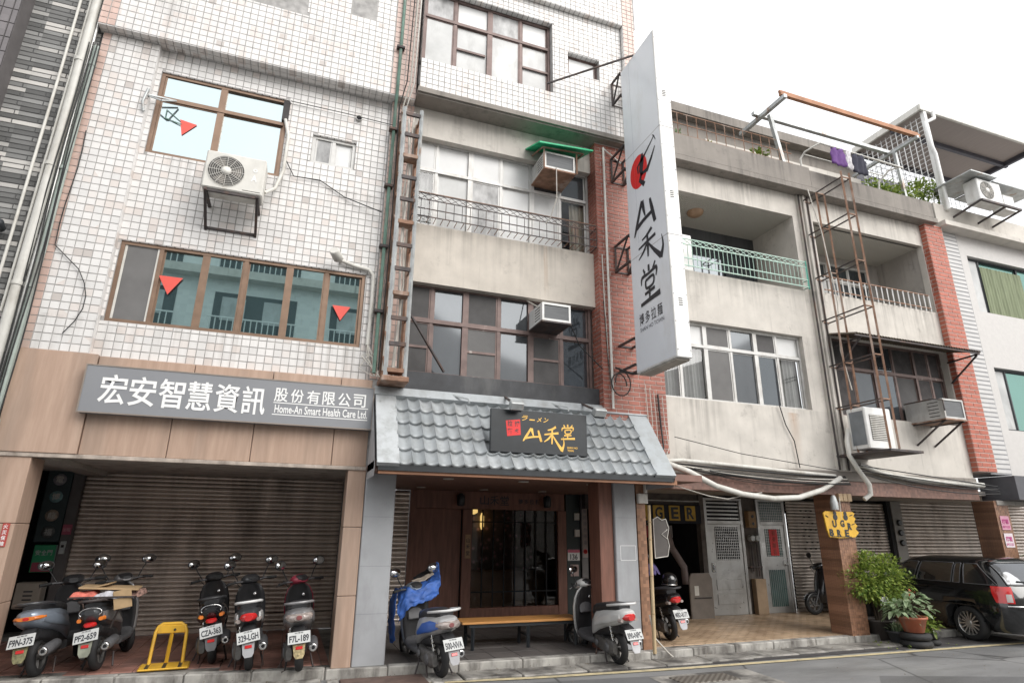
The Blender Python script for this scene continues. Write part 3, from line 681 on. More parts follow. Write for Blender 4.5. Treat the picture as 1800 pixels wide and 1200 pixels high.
# second-floor window band
mb = MB(); mb.quad((1.32, .30, 3.8), (4.78, .30, 3.8), (4.78, .30, 4.15), (1.32, .30, 4.15)); mb.ob('sill_wall', m_black, B)
D1, S1, S2 = m_gblue, m_screen2, m_screen
window(B, 1.34, 4.72, 4.14, 5.66, .13, (1.84, 2.41, 2.99, 3.57, 4.14), 5.04, m_dbrown, [[S1, D1, S2, D1, S1, m_gdark], [S1, m_gblue, S1, m_gblue, m_dim, m_gdark]], .05, .08, thick=(1, 3))
m = MB()
for a, b in ((1.4, 1.80), (2.46, 2.94), (3.62, 4.08)): m.box(a, b, .135, .16, 4.58, 4.62)
m.obs('sash_bar', m_dbrown, B)
cuboid('black_band', 1.25, 4.79, -.03, .29, 3.72, 4.145, m_black, B)
# brick pier between the two buildings
mb = MB(); mb.box(4.765, 5.985, -.172, 1, 3.1, 8.97); mb.ob('brick_pier', m_mortar, B)
F = Field('brick', B, m_brick, th=.012, ch=.003, seed=6, tilt=.01)
F.add('F', -.18, cells(4.762, 5.99, 3.10, 8.96, .23, .078, .012, bond=.5)); F.add('L', 4.757, cells(-.18, .16, 3.75, 8.96, .20, .078, .012, bond=.5)); F.done()
m = MB(); m.tube([(4.92, -.22, 8.86), (4.91, -.22, 3.78)], .022); m.ob('downpipe', m_offw, B)
m = MB(); m.tube([(5.30, -.21, 8.60), (4.92, -.22, 8.84), (4.92, -.22, 8.7)], .014); m.ob('conduit', m_offw, B)
# railing of the third floor: thin dark bars and a lattice top, shelf bars at the foot
r = thing('window_railing', 'thin dark iron railing with lattice top under the third-floor windows', 'railing')
yr = -.20
m = MB()
for z in (7.14, 7.03, 6.86, 6.72): m.bar((1.36, yr, z), (4.72, yr, z), .014)
m.obs('rail', m_dsteel, r)
m = MB(); m.bar((1.36, yr, 7.155), (4.72, yr, 7.155), .022, .01); m.ob('top_rail', m_rust, r)
x = 1.36; k = 0
bm_ = MB(); bm_.bar((0, 0, 6.72), (0, 0, 7.03), .008); bme = bm_.mesh('bar'); bme.materials.append(m_dsteel)
while x < 4.73: inst('bar', bme, (x, yr, 0), r); x += .14; k += 1
m = MB(); x = 1.36
while x < 4.6: m.bar((x, yr, 7.04), (x+.13, yr, 7.13), .007); m.bar((x, yr, 7.13), (x+.13, yr, 7.04), .007); x += .13
m.ob('lattice', m_dsteel, r, kind='stuff')
m = MB(); x = 1.4
while x < 4.72: m.bar((x, yr, 6.72), (x, .02, 6.72), .009); x += .12
m.ob('shelf_bars', m_rust, r, kind='stuff')
m = MB()
for z in (7.1, 6.72): m.bar((1.36, yr, z), (1.36, .05, z), .014); m.bar((4.72, yr, z), (4.72, .05, z), .014)
m.obs('end_bracket', m_dsteel, r)
# ------------------------------------------------------------------ restaurant front and canopy
cp = thing('tiled_canopy', 'sloping grey tile-pattern canopy over the restaurant entrance', 'canopy')
P0, P1 = Vector((0, -.06, 3.76)), Vector((0, -.86, 2.63)); SL = (P1-P0); sl = SL.length; sd_ = SL.normalized(); sn = Vector((0, sd_.z, -sd_.y))
if sn.y > 0: sn = -sn
def rp(x, s_, h=0): q = P0+sd_*s_+sn*h; return (x, q.y, q.z)
mb = MB(); mb.quad(rp(1.03, 0), rp(5.55, 0), rp(5.55, sl), rp(1.03, sl)); mb.quad((1.03, P0.y, P0.z), (1.03, P1.y, P1.z), (1.03, -.06, 2.63)); mb.quad((5.55, P0.y, P0.z), (5.55, P1.y, P1.z), (5.55, -.06, 2.63)); mb.ob('roof_deck', m_roof, cp)
NC, NR = 22, 5; xa, xb = 1.30, 5.22; pw = (xb-xa)/NC; rl = (sl-.13)/NR
tm = MB(); K = 10; pr = []
for k in range(K+1):
    u = k/K; h = .05*(1-math.sin(math.pi*u))**1.15
    pr.append((u*pw, h))
rows = [(0, -.012), (.25, .0), (.85, .020), (1.0, .028), (1.0, -.008)]
vs = []
for s_, h0 in rows:
    for x_, h in pr: vs.append((x_, -s_*rl, h+h0))
n = K+1
tm.add(vs, [(i*n+k, i*n+k+1, (i+1)*n+k+1, (i+1)*n+k) for i in range(len(rows)-1) for k in range(K)], True)
tme = tm.mesh('roof_tile'); tme.materials.append(m_roof)
MR = Matrix(((1, 0, 0), (0, -sd_.y, sn.y), (0, -sd_.z, sn.z)))
for j in range(NR):
    for i in range(NC):
        p = rp(xa+i*pw, .12+j*rl, .008); o = inst('roof_tile', tme, p, cp); o.rotation_euler = MR.to_euler()
        o.scale = (1, 1, random.uniform(.9, 1.08)); o.rotation_euler.rotate_axis('Y', random.uniform(-.02, .02)); o.rotation_euler.rotate_axis('X', random.uniform(-.012, .012))
def slabx(x0, x1, s0, s1, h0, h1, nm, mt):
    m = MB(); v = [rp(x, s_, h) for h in (h0, h1) for s_ in (s0, s1) for x in (x0, x1)]
    m.add(v, [(0, 1, 3, 2), (4, 6, 7, 5), (0, 4, 5, 1), (2, 3, 7, 6), (0, 2, 6, 4), (1, 5, 7, 3)]); return m.ob(nm, mt, cp)
slabx(1.02, 1.31, -.02, sl+.01, .0, .07, 'end_flashing', m_roof); slabx(5.21, 5.56, -.02, sl+.01, .0, .07, 'end_flashing', m_roof)
slabx(1.0, 5.57, -.05, .12, .0, .085, 'ridge_flashing', m_roof)
m = MB(); m.box(1.02, 5.56, -.10, -.03, 3.72, 3.80); m.ob('ridge_edge', m_black, cp)
m = MB(); m.box(1.04, 5.54, -.87, -.84, 2.57, 2.66); m.ob('eave_edge', m_sblack, cp)
m = MB(); m.box(1.05, 5.62, -.84, -.74, 2.53, 2.60); m.ob('wooden_eave_board', m_wood, cp)
m = MB(); m.quad((1.0, -.05, 3.78), (1.0, -.88, 2.62), (1.0, -.82, 2.5), (1.0, -.05, 2.5)); m.quad((5.56, -.05, 3.78), (5.56, -.88, 2.62), (5.56, -.82, 2.5), (5.56, -.05, 2.5)); m.obs('cheek_panel', m_grey, cp)
# lower storey
SH = thing('restaurant_entrance', 'dark brown timber restaurant front with sliding lattice door under the canopy', 'shop front')
m = MB(); m.box(1.0, 6.15, -.76, 3.6, 2.60, 2.70); m.ob('entrance_ceiling', m_ceil, SH)
for a, b in ((1.0, 1.43), (4.97, 5.37)):
    m = MB(); m.bbox(a, b, -.005, .42, .115, 2.60, .012); m.ob('grey_pillar', m_grey, SH)
m = MB(); 
for z in (.75, 1.35, 2.0): m.box(1.004, 1.426, -.0065, -.004, z, z+.004); m.box(4.974, 5.366, -.0065, -.004, z+.05, z+.054)
m.obs('pillar_seam', mat('seam_grey', (.22, .225, .235), .6), SH)
m = MB()
for zz in (1.40, 1.62): m.box(5.05, 5.33, -.007, -.005, zz, zz+.006)
for xx in (5.05, 5.324): m.box(xx, xx+.006, -.007, -.005, 1.40, 1.626)
m.obs('painted_frame', m_let, SH)
cuboid('brown_post', 4.72, 4.965, .05, .42, .115, 2.60, m_bwood, SH)
YB = 3.4
shutter(SH, 1.3, 2.26, .115, 2.58, YB, m_shut, .085)
cuboid('wall_panel', 2.27, 2.38, YB-.06, YB+.1, .115, 2.6, m_bwood, SH); cuboid('wall_panel', 2.38, 3.36, YB, YB+.1, .115, 2.24, m_bwood, SH)
cuboid('lintel_panel', 2.38, 5.64, YB-.03, YB+.1, 2.245, 2.60, m_bwood, SH)
for a, b in ((3.36, 3.56), (5.46, 5.66)): cuboid('door_post', a, b, YB-.07, YB+.1, .115, 2.243, m_bwood, SH)
cuboid('door_post', 3.34, 3.40, YB-.02, YB+.08, .115, 2.24, m_dark, SH)
cuboid('door_sill', 3.56, 5.46, YB-.06, YB+.08, .115, .38, m_bwood, SH)
gd = MB(); gd.quad((3.56, YB+.03, .38), (5.46, YB+.03, .38), (5.46, YB+.03, 2.243), (3.56, YB+.03, 2.243)); gdo = gd.ob('door_pane', m_shopg, SH)
for k in range(9): m = MB(); xx = 3.57+k*.235; m.box(xx-.012, xx+.012, YB-.01, YB+.02, .38, 2.243); m.ob('lattice_bar', m_dark, gdo)
for z in (2.0, .66): m = MB(); m.box(3.56, 5.46, YB-.008, YB+.018, z-.012, z+.012); m.ob('lattice_rail', m_dark, gdo)
m = MB(); m.box(3.42, 3.53, YB-.085, YB-.072, 1.30, 1.75); pl = m.ob('door_plaque', mat('plaque_wood', (.40, .26, .15), .6), SH)
m = MB(); M_ = front(3.475, YB-.087, 1.52)
for k, ch in enumerate('山禾堂'): letters(m, ch, M_, 0, .12-.12*k, .075, .085, .01)
m.ob('lettering', m_ink, pl)
m = MB(); M_ = front(0, YB-.033, 0)
for k, ch in enumerate('山禾堂'): letters(m, ch, M_, 3.82+.22*k, 2.43, .19, .19, .012)
for k, ch in enumerate('博多拉麵'): letters(m, ch, M_, 4.62+.13*k, 2.42, .1, .1, .01)
m.obs('lintel_lettering', m_ink, SH)
# interior
m = MB(); m.quad((2.3, 6.2, .1), (6.2, 6.2, .1), (6.2, 6.2, 2.7), (2.3, 6.2, 2.7)); m.quad((2.3, 3.6, .1), (2.3, 6.2, .1), (2.3, 6.2, 2.7), (2.3, 3.6, 2.7)); m.quad((6.2, 3.6, .1), (6.2, 6.2, .1), (6.2, 6.2, 2.7), (6.2, 3.6, 2.7)); m.quad((2.3, 3.5, 2.65), (6.2, 3.5, 2.65), (6.2, 6.2, 2.65), (2.3, 6.2, 2.65))
t = NT('dim_room_wallpaper'); v1 = t.n('TexVoronoi'); v1.inputs['Scale'].default_value = 7; t.l(t.pos(), v1.inputs['Vector'])
c = t.ramp(v1.outputs['Distance'], [(.15, (.60, .34, .38)), (.34, (.20, .14, .13)), (1, (.13, .10, .09))]); t.l(c, t.p.inputs['Base Color']); m.ob('room_wall', t.m, SH)
for (x, y, z, sx, sz) in ((4.25, 5.6, 2.30, .10, .10), (4.62, 6.1, 2.05, .05, .2)):
    m = MB(); m.lathe([(.02, -sz), (sx, -sz*.6), (sx, sz*.6), (.02, sz)], 12, Matrix.Translation((x, y, z))); m.ob('paper_lantern', mat('warm_lantern', (1, .66, .22), .6, emit=.5), SH)
m = MB(); m.bbox(3.2, 5.9, 5.0, 5.5, .1, .95, .01); m.ob('counter', mat('counter_wood', (.16, .09, .05), .5), SH)
for xx, yy in ((2.3, .4), (3.55, .4), (4.8, .45), (2.3, 2.5), (3.58, 2.65), (4.8, 2.6)):
    m = MB(); m.lathe([(.085, 0), (.085, .012), (.0, .012)], 16, Matrix.Translation((xx, yy, 2.585))); m.ob('downlight', m_offw, SH)
for xx in (3.28, 5.18):
    m = MB(); m.lathe([(.05, -.12), (.08, -.1), (.085, .08), (.03, .13)], 12, Matrix.Translation((xx, YB-.16, 2.42))); m.bar((xx, YB-.1, 2.5), (xx, YB, 2.5), .03); m.ob('wall_lamp', m_sblack, SH)
# service strip to the right of the door
cuboid('service_panel', 5.68, 6.0, YB-.02, YB+.1, .115, 2.6, mat('dark_green_panel', (.012, .022, .022), .5), SH)
for z in (2.06, 1.72):
    m = MB(); m.bbox(5.86, 5.98, YB-.07, YB-.02, z, z+.15, .01); m.ob('meter', m_offw, SH)
m = MB(); m.box(5.70, 5.98, YB-.035, YB-.02, 1.24, 1.46); q = m.ob('house_number_plate', m_let, SH)
m = MB(); m.box(5.70, 5.98, YB-.038, YB-.036, 1.40, 1.458); m.ob('plate_header', mat('pink_header', (.62, .12, .2), .5), q)
m = MB(); letters(m, '136', front(5.84, YB-.036, 1.315), 0, 0, .17, .11, .02); m.ob('number', m_ink, q)
m = MB(); m.box(5.76, 5.95, YB-.032, YB-.02, .93, 1.16); q = m.ob('no_parking_notice', mat('pinkish_notice', (.48, .36, .34), .6), SH)
m = MB(); m.lathe([(.05, 0), (.05, .004), (.062, .004), (.062, 0)], 18, Matrix.Translation((5.855, YB-.034, 1.07)) @ Matrix.Rotation(R(90), 4, 'X')); m.bar((5.81, YB-.037, 1.11), (5.90, YB-.037, 1.03), .01); m.ob('ring', m_dsteel, q)
cuboid('shutter_track', 6.02, 6.17, YB-.06, YB+.1, .115, 2.6, mat('track_steel', (.17, .16, .16), .5, .4), SH)
m = MB(); m.box(6.04, 6.16, YB-.068, YB-.061, 1.3, 2.5); q = m.ob('long_notice', mat('pale_notice', (.42, .36, .34), .7), SH)
m = MB()
for k, ch in enumerate('車庫前請勿停車'): letters(m, ch, front(6.10, YB-.070, 2.38-.13*k), 0, 0, .08, .09, .0)
m.ob('lettering', m_ink2, q)
m = MB(); m.lathe([(.035, 0), (.035, .003), (.048, .003), (.048, 0)], 16, Matrix.Translation((6.10, YB-.069, 1.42)) @ Matrix.Rotation(R(90), 4, 'X')); m.bar((6.07, YB-.073, 1.45), (6.13, YB-.073, 1.39), .008); m.ob('red_ring', m_red, q)
# ------------------------------------------------------------------ D: unit with green balcony
D = thing('green_balcony_building', 'weathered beige walk-up with a pale green balcony railing above curtained windows', 'building')
Y0 = .0
wD = (6.02, 9.46, 4.14, 5.66); rD = (6.02, 9.68, 6.70, 8.46)
mb = MB(); wall(mb, 5.99, 9.84, 2.98, 9.06, Y0, [wD, rD], .12); mb.ob('wall', m_conc2, D)
mb = MB(); mb.quad((5.9, 1.25, 6.5), (9.7, 1.25, 6.5), (9.7, 1.25, 8.6), (5.9, 1.25, 8.6)); mb.ob('balcony_back_wall', mat('dark_door_wall', (.06, .062, .065), .6, var=.3, vs=2, stretch=(3, 1, .4)), D)
mb = MB(); mb.quad((9.69, .1, 6.5), (9.69, 1.25, 6.5), (9.69, 1.25, 8.6), (9.69, .1, 8.6)); mb.quad((5.98, .12, 6.69), (9.69, .12, 6.69), (9.69, 1.25, 6.69), (5.98, 1.25, 6.69)); mb.ob('balcony_side_wall', m_conc2, D)
t = NT('ribbed_ceiling'); wv = t.n('TexWave'); wv.bands_direction = 'X'; wv.inputs['Scale'].default_value = 6; t.l(t.pos(), wv.inputs['Vector']); t.p.inputs['Base Color'].default_value = (.52, .50, .45, 1); t.bump(wv.outputs['Fac'], .5, .02)
m_ribc = t.m
mb = MB(); mb.quad((5.98, .12, 8.46), (9.69, .12, 8.46), (9.69, 1.25, 8.46), (5.98, 1.25, 8.46)); mb.ob('balcony_ceiling', m_ribc, D)
m = MB(); m.lathe([(.18, 0), (.17, -.04), (.12, -.085), (.04, -.1), (0, -.1)], 20, Matrix.Translation((7.6, .62, 8.46))); m.ob('ceiling_lamp', mat('amber_lamp_shade', (.42, .27, .17), .4), D)
for a, b in ((7.9, 8.7), (8.75, 9.55)):
    m = MB(); m.box(a, b, 1.2, 1.24, 6.7, 8.0); m.ob('balcony_door', m_gdark, D)
W = window(D, wD[0], wD[1], wD[2], wD[3], .10, (6.55, 7.14, 7.73, 8.33, 8.86), 5.20, m_alw, [[m_clear, m_clear, m_frost if False else m_screen, m_gblue, m_gdark, m_clear], [m_frostw, m_frostw, m_screen, m_gblue, m_screen2, m_frostw]], .045, .07, thick=(1, 3))
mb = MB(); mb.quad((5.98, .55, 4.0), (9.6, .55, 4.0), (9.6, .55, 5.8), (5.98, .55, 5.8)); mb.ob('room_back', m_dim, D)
curtain(W, 6.05, 6.55, 4.16, 5.2, .25, m_curt, 7); curtain(W, 6.6, 7.12, 4.16, 5.2, .25, m_curt, 7); curtain(W, 8.7, 9.44, 4.16, 5.2, .25, m_curt, 9)
# arcade beam
mb = MB(); mb.bbox(5.56, 13.70, -.03, .35, 2.80, 2.985, .01); mb.ob('ledge', m_concg, D)
mb = MB(); mb.box(5.56, 13.72, .0, .3, 2.54, 2.80); mb.ob('mosaic_beam', m_mozf, D)
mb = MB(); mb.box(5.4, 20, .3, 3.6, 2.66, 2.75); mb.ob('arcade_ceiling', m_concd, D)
# roof slab and parapet over D and E
cuboid('roof_slab', 5.66, 14.0, -.26, 4, 9.0, 9.12, m_concg, D); cuboid('parapet', 5.66, 10.1, -.255, -.12, 9.121, 9.62, m_concg, D)
# balcony railing, pale green
m_pg = mat('pale_green_enamel', (.40, .58, .50), .45, var=.12, dirt=(.45, .45, .40), dscale=6)
r = thing('green_balcony_railing', 'pale green balcony railing with crossed lattice band', 'railing')
yr = -.14
m = MB()
for z in (7.29, 7.17, 6.88, 6.72): m.bar((6.05, yr, z), (9.70, yr, z), .018)
for xx in (9.70,):
    for z in (7.29, 6.88, 6.72): m.bar((xx, yr, z), (xx, .05, z), .018)
m.obs('rail', m_pg, r)
bm_ = MB(); bm_.bar((0, 0, 6.70), (0, 0, 7.17), .013); bme = bm_.mesh('bar'); bme.materials.append(m_pg)
x = 6.1
while x < 9.7: inst('bar', bme, (x, yr, 0), r); x += .105
m = MB(); x = 6.06
while x < 9.6: m.bar((x, yr, 7.18), (x+.15, yr, 7.28), .01); m.bar((x, yr, 7.28), (x+.15, yr, 7.18), .01); x += .15
m.ob('lattice', m_pg, r, kind='stuff')
m = MB(); m.bar((9.70, yr, 6.68), (9.70, yr, 7.32), .03); m.ob('end_post', mat('teal_enamel', (.10, .38, .30), .5), r)
# pilaster with conduits between D and E
mb = MB(); mb.bbox(9.845, 10.2, -.05, .3, 2.98, 9.0, .01); mb.ob('pilaster', m_conc2, D)
for xx, mt_ in ((9.86, m_dsteel), (9.98, m_conc2), (10.1, m_dsteel)):
    m = MB(); m.tube([(xx, -.07, 8.98), (xx, -.07, 3.0)], .018 if mt_ is m_dsteel else .03); m.ob('conduit', mt_, D)
# ------------------------------------------------------------------ E
E_ = thing('white_railing_building', 'grimy beige walk-up with white railing, dark second-floor windows and corrugated awning', 'building')
wE = (10.22, 13.62, 4.10, 5.78); rE = (10.22, 13.62, 6.74, 8.44)
mb = MB(); wall(mb, 10.2, 13.66, 2.98, 9.06, Y0, [wE, rE], .14); mb.ob('wall', m_conc2, E_)
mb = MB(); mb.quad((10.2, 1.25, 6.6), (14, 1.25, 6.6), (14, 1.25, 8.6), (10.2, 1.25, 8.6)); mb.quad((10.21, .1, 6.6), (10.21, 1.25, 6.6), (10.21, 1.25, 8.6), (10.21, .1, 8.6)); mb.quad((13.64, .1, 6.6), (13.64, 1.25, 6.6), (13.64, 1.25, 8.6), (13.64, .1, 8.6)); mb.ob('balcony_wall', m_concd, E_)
mb = MB(); mb.quad((10.2, .1, 8.44), (13.66, .1, 8.44), (13.66, 1.3, 8.44), (10.2, 1.3, 8.44)); mb.quad((10.2, .1, 6.73), (13.66, .1, 6.73), (13.66, 1.3, 6.73), (10.2, 1.3, 6.73)); mb.ob('balcony_ceiling', m_ribc, E_)
window(E_, 10.4, 13.2, 6.75, 8.2, 1.16, (11.1, 11.8, 12.5), 7.75, m_alw, [[m_gblue, m_frost, m_gblue, m_gdark], [m_gdark]], .05, .06)
window(E_, *wE, .14, (10.9, 11.5, 12.1, 12.75, 13.2), 5.15, m_dbrown, [[m_dim, m_gblue, m_gdark, m_screen2, m_dim, m_gblue], [m_dim, m_dim, m_gdark, m_dim, m_dim, m_dim]], .05, .07, sash=m_dbrown)
mb = MB(); mb.bbox(10.1, 13.9, -.255, -.12, 9.121, 9.55, .006); mb.ob('parapet', m_concg, E_)
r = thing('white_balcony_railing', 'rusting white balcony railing with plain vertical bars', 'railing')
m = MB()
for z in (7.12, 6.80): m.bar((10.25, -.03, z), (13.45, -.03, z), .022)
m.obs('rail', m_rust, r)
bm_ = MB(); bm_.bar((0, 0, 6.72), (0, 0, 7.12), .022); bme = bm_.mesh('bar'); bme.materials.append(m_white)
x = 10.3
while x < 13.46: inst('bar', bme, (x, -.03, 0), r); x += .165
# corrugated awning
aw = thing('corrugated_awning', 'rusty corrugated sheet awning over the dark second-floor windows', 'awning')
m = MB(); vs = []; n = 2*46
for i in range(n+1):
    x = 10.08+(13.66-10.08)*i/n; h = .018*(1 if i % 2 else -1); vs.append((x, -.72, 5.60+h)); vs.append((x, .03, 5.80+h))
m.add(vs, [(2*i, 2*i+2, 2*i+3, 2*i+1) for i in range(n)]); m.ob('sheet', mat('sooty_rusted_sheet', (.10, .075, .06), .8, var=.4, dirt=(.2, .2, .1), dscale=6), aw)
m = MB(); m.bar((10.08, -.69, 5.565), (13.64, -.69, 5.565), .03); m.ob('edge_bar', m_dsteel, aw)
for xx in (10.25, 13.6):
    m = MB(); m.bar((xx, -.69, 5.55), (xx, -.02, 5.52), .03); m.bar((xx, -.66, 5.53), (xx, -.02, 5.05), .03); m.obs('bracket', m_dsteel, aw)
# red brick pier
mb = MB(); mb.box(13.66, 14.25, -.142, 1, 3.12, 9.0); mb.ob('brick_pier', m_mortar, E_)
F = Field('brick', E_, m_brick2, th=.012, ch=.003, seed=8, tilt=.008)
F.add('F', -.15, cells(13.655, 14.24, 3.12, 8.99, .29, .1, .016, bond=.5)); F.add('L', 13.652, cells(-.15, 1.2, 6.74, 8.44, .25, .1, .016, bond=.5)); F.add('L', 13.652, cells(-.15, .0, 3.12, 8.99, .15, .1, .016, (( -.2, .2, 6.74, 8.44),), bond=0)); F.done()
m = MB()
for a, b, c, d in ((.05, .2, 7.95, 8.05), (.12, .3, 7.5, 7.72)): m.box(13.648, 13.651, a, b, c, d)
m.obs('bare_patch', m_mortar, E_)
# ------------------------------------------------------------------ F
Fb = thing('pale_tile_building', 'pale tiled building with green-glass windows at the right edge beside the red pier', 'building')
m_ftile = tile_mat('pale_strip_tile', (.56, .55, .54), .3, .105, amt=.06, rough=.35, gl=.7, gh=1)
mb = MB(); mb.box(14.25, 14.955, .008, 2, 3.1, 9.0); mb.ob('pier', mat('grey_joint', (.30, .30, .31), .8), Fb)
F = Field('strip_tile', Fb, m_ftile, th=.016, ch=.006, seed=9, limit=220)
F.add('F', 0, cells(14.255, 14.95, 3.12, 8.99, .70, .105, .022)); F.done()
f1 = (15.22, 17.9, 7.0, 8.48); f2 = (15.22, 17.9, 4.12, 5.60)
mb = MB(); wall(mb, 14.95, 24, 2.9, 9.0, .02, [f1, f2], .2); mb.ob('wall', tile_mat('pale_mosaic', (.54, .52, .50), .055, .055, amt=.04, rough=.4, gl=.7, gh=1), Fb)
for ff in (f1, f2):
    window(Fb, *ff, .12, (15.75, 17.2), None, m_sblack, [[m_frost, m_ggrn, m_ggrn]], .04, .08)
curtain(Fb, 15.75, 17.3, 7.05, 8.3, .11, m_curtg, 14, .01)
cuboid('eave_slab', 14.2, 24, -.30, 3, 9.0, 9.13, m_conc2, Fb); cuboid('roof_parapet', 14.3, 24, -.05, .1, 9.131, 9.75, m_conc2, Fb)
cuboid('street_canopy', 14.4, 24, -.35, .4, 2.55, 3.05, mat('dark_fascia', (.09, .09, .1), .6), Fb)
cuboid('street_beam', 14.2, 24, -.02, .3, 2.45, 2.548, m_concd, Fb)
# ------------------------------------------------------------------ arcade pillars and backs for D, E, F
ARC = [(9.64, 10.06), (14.12, 14.55)]
for (a, b), host in zip(ARC, (D, E_)):
    mb = MB(); mb.box(a+.004, b-.004, .004, .46, .1, 2.54); q = mb.ob('mosaic_pillar', m_mozf, host)
    Fm = Field('mosaic_piece', q, m_moz, th=.006, ch=.001, tilt=.004, limit=0, seed=11)
    Fm.add('F', 0, cells(a, b, .115, 2.54, .05, .025, .005)); Fm.add('L', a, cells(0, .46, .115, 2.54, .05, .025, .005)); Fm.done()
mb = MB(); mb.box(5.40, 5.56, .02, .42, .1, 2.6); mb.ob('mosaic_pillar', m_moz, D)
YD = 2.95
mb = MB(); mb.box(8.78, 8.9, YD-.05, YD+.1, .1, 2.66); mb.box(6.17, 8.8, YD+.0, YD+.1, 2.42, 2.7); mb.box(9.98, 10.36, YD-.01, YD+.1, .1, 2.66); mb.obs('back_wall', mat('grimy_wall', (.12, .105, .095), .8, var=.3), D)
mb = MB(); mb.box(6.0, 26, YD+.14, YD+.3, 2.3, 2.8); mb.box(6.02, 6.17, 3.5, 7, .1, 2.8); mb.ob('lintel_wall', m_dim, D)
mb = MB(); mb.quad((6.1, 7, 0), (9, 7, 0), (9, 7, 2.7), (6.1, 7, 2.7)); mb.quad((6.18, 3.4, 0), (6.18, 7, 0), (6.18, 7, 2.7), (6.18, 3.4, 2.7)); mb.quad((8.85, YD+.1, 0), (8.85, 7, 0), (8.85, 7, 2.7), (8.85, YD+.1, 2.7)); mb.quad((6.18, YD+.3, 2.69), (8.85, YD+.3, 2.69), (8.85, 7, 2.69), (6.18, 7, 2.69)); mb.ob('shop_interior', m_dark, D)  # near-black sheets put the shop's shade into colour so the opening reads dark
# steel doors
def steel_door(x0, x1, z0, z1, nm, style):
    d = MB(); y = YD-.02
    fwid = .075
    zt = 2.06
    for a, b, c, e in ((x0, x1, z1-.06, z1), (x0, x0+fwid, z0, z1-.06), (x1-fwid, x1, z0, z1-.06), (x0+fwid, x1-fwid, zt-.04, zt+.04)): d.bbox(a, b, y-.03, y+.05, c, e, .006)
    q = d.ob(nm, m_steel, D)
    if style == 0:
        l = MB(); l.bbox(x0+fwid, x1-fwid, y-.01, y+.03, z0, zt-.04, .004); l.ob('leaf', m_steel, q)
        l = MB(); l.box(x0+.26, x1-.16, y-.014, y-.011, 1.25, 1.96); l.ob('mesh_backing', m_dark, q)
        l = MB(); xx = x0+.27
        while xx < x1-.16: l.box(xx, xx+.012, y-.022, y-.015, 1.25, 1.96); xx += .052
        zz = 1.26
        while zz < 1.96: l.box(x0+.26, x1-.16, y-.024, y-.02, zz, zz+.012); zz += .06
        l.ob('mesh_bars', m_steel, q, kind='stuff')
        l = MB(); l.box(x0+fwid, x1-fwid, y+.03, y+.04, zt+.04, z1-.06); l.ob('transom_backing', m_dark, q)
        zz = zt+.07; l = MB()
        while zz < z1-.08: l.box(x0+fwid, x1-fwid, y, y+.025, zz, zz+.035); zz += .085
        l.obs('transom_slat', m_steel, q)
        for zz in (.75, .45):
            l = MB(); l.bbox(x0+.2, x1-.2, y-.02, y-.012, zz-.12, zz+.1, .006); l.ob('pressed_panel', m_steel, q)
        l = MB(); l.bbox(x0+.11, x0+.2, y-.03, y-.012, 1.0, 1.2, .005); l.tube([(x0+.15, y-.05, 1.05), (x0+.15, y-.05, 1.15)], .012); l.ob('lock', m_chr, q)
    else:
        gm_ = mat('green_tinted_mesh_glass', (.06, .11, .105), .3, var=.3)
        l = MB(); l.bbox(x0+fwid, x1-fwid, y-.01, y+.03, z0, zt-.04, .004); l.ob('leaf', m_steel, q)
        for c, e in ((zt+.04, z1-.07), (1.32, 1.93), (.25, 1.03)):
            a_, b_ = (x0+.19, x1-.19) if e < 2 else (x0+fwid, x1-fwid)
            l = MB(); l.box(a_, b_, y-.015, y-.011, c, e); l.ob('mesh_backing', gm_, q)
            l = MB(); xx = a_+.02
            while xx < b_: l.box(xx, xx+.008, y-.022, y-.016, c, e); xx += .055
            zz = c+.02
            if c != .25:
                while zz < e: l.box(a_, b_, y-.024, y-.02, zz, zz+.008); zz += .06
            l.ob('mesh_bars', m_steel, q, kind='stuff')
        l = MB(); l.tube([(x1-.13, y-.06, 1.14), (x1-.13, y-.01, 1.14)], .02); l.bar((x1-.16, y-.06, 1.14), (x1-.08, y-.06, 1.14), .02); l.ob('handle', m_chr, q)
        l = MB(); l.box(x0+.30, x1-.30, y-.028, y-.025, 1.34, 1.92); s_ = l.ob('red_couplet', m_red, q)
        l = MB(); 
        for k, ch in enumerate('福祿壽喜'): letters(l, ch, front((x0+x1)/2, y-.030, 1.84-.14*k), 0, 0, .1, .11, .005)
        l.ob('lettering', mat('dark_gold', (.35, .05, .03), .5), s_)
    return q
steel_door(8.90, 9.97, .115, 2.60, 'steel_door', 0); steel_door(10.38, 11.22, .115, 2.60, 'steel_door', 1)
sl_ = [(11.75+.16*i+(.08 if j % 2 else 0), 2.36-.146*j) for j in range(7) for i in range(5) if not (i in (2,) and j % 3 == 1)]
shutter(D, 11.30, 13.2, .115, 2.6, YD, m_shut2, .073, slots=sl_)
sl_ = [(13.5+.17*i+(.08 if j % 2 else 0), 2.36-.146*j) for j in range(7) for i in range(5)]
shutter(E_, 13.25, 14.5, .115, 2.6, YD, m_shut2, .073, slots=sl_)
cuboid('meter_column', 14.52, 14.64, YD-.1, YD+.1, .1, 2.65, m_dark, E_); cuboid('meter_column', 14.65, 15.0, YD-.12, YD+.1, .1, 2.65, mat('meter_panel_grey', (.25, .24, .225), .6), E_)
for k in range(3):
    m = MB(); m.lathe([(.075, 0), (.075, .04), (.055, .05)], 16, Matrix.Translation((14.83, YD-.12, 2.12-.245*k)) @ Matrix.Rotation(R(90), 4, 'X')); m.ob('meter_dial', m_sblack, E_)
shutter(E_, 15.02, 18.3, .115, 2.75, YD, m_shut2, .085)
shutter(Fb, 18.9, 24, .115, 2.75, YD, m_shut, .085)
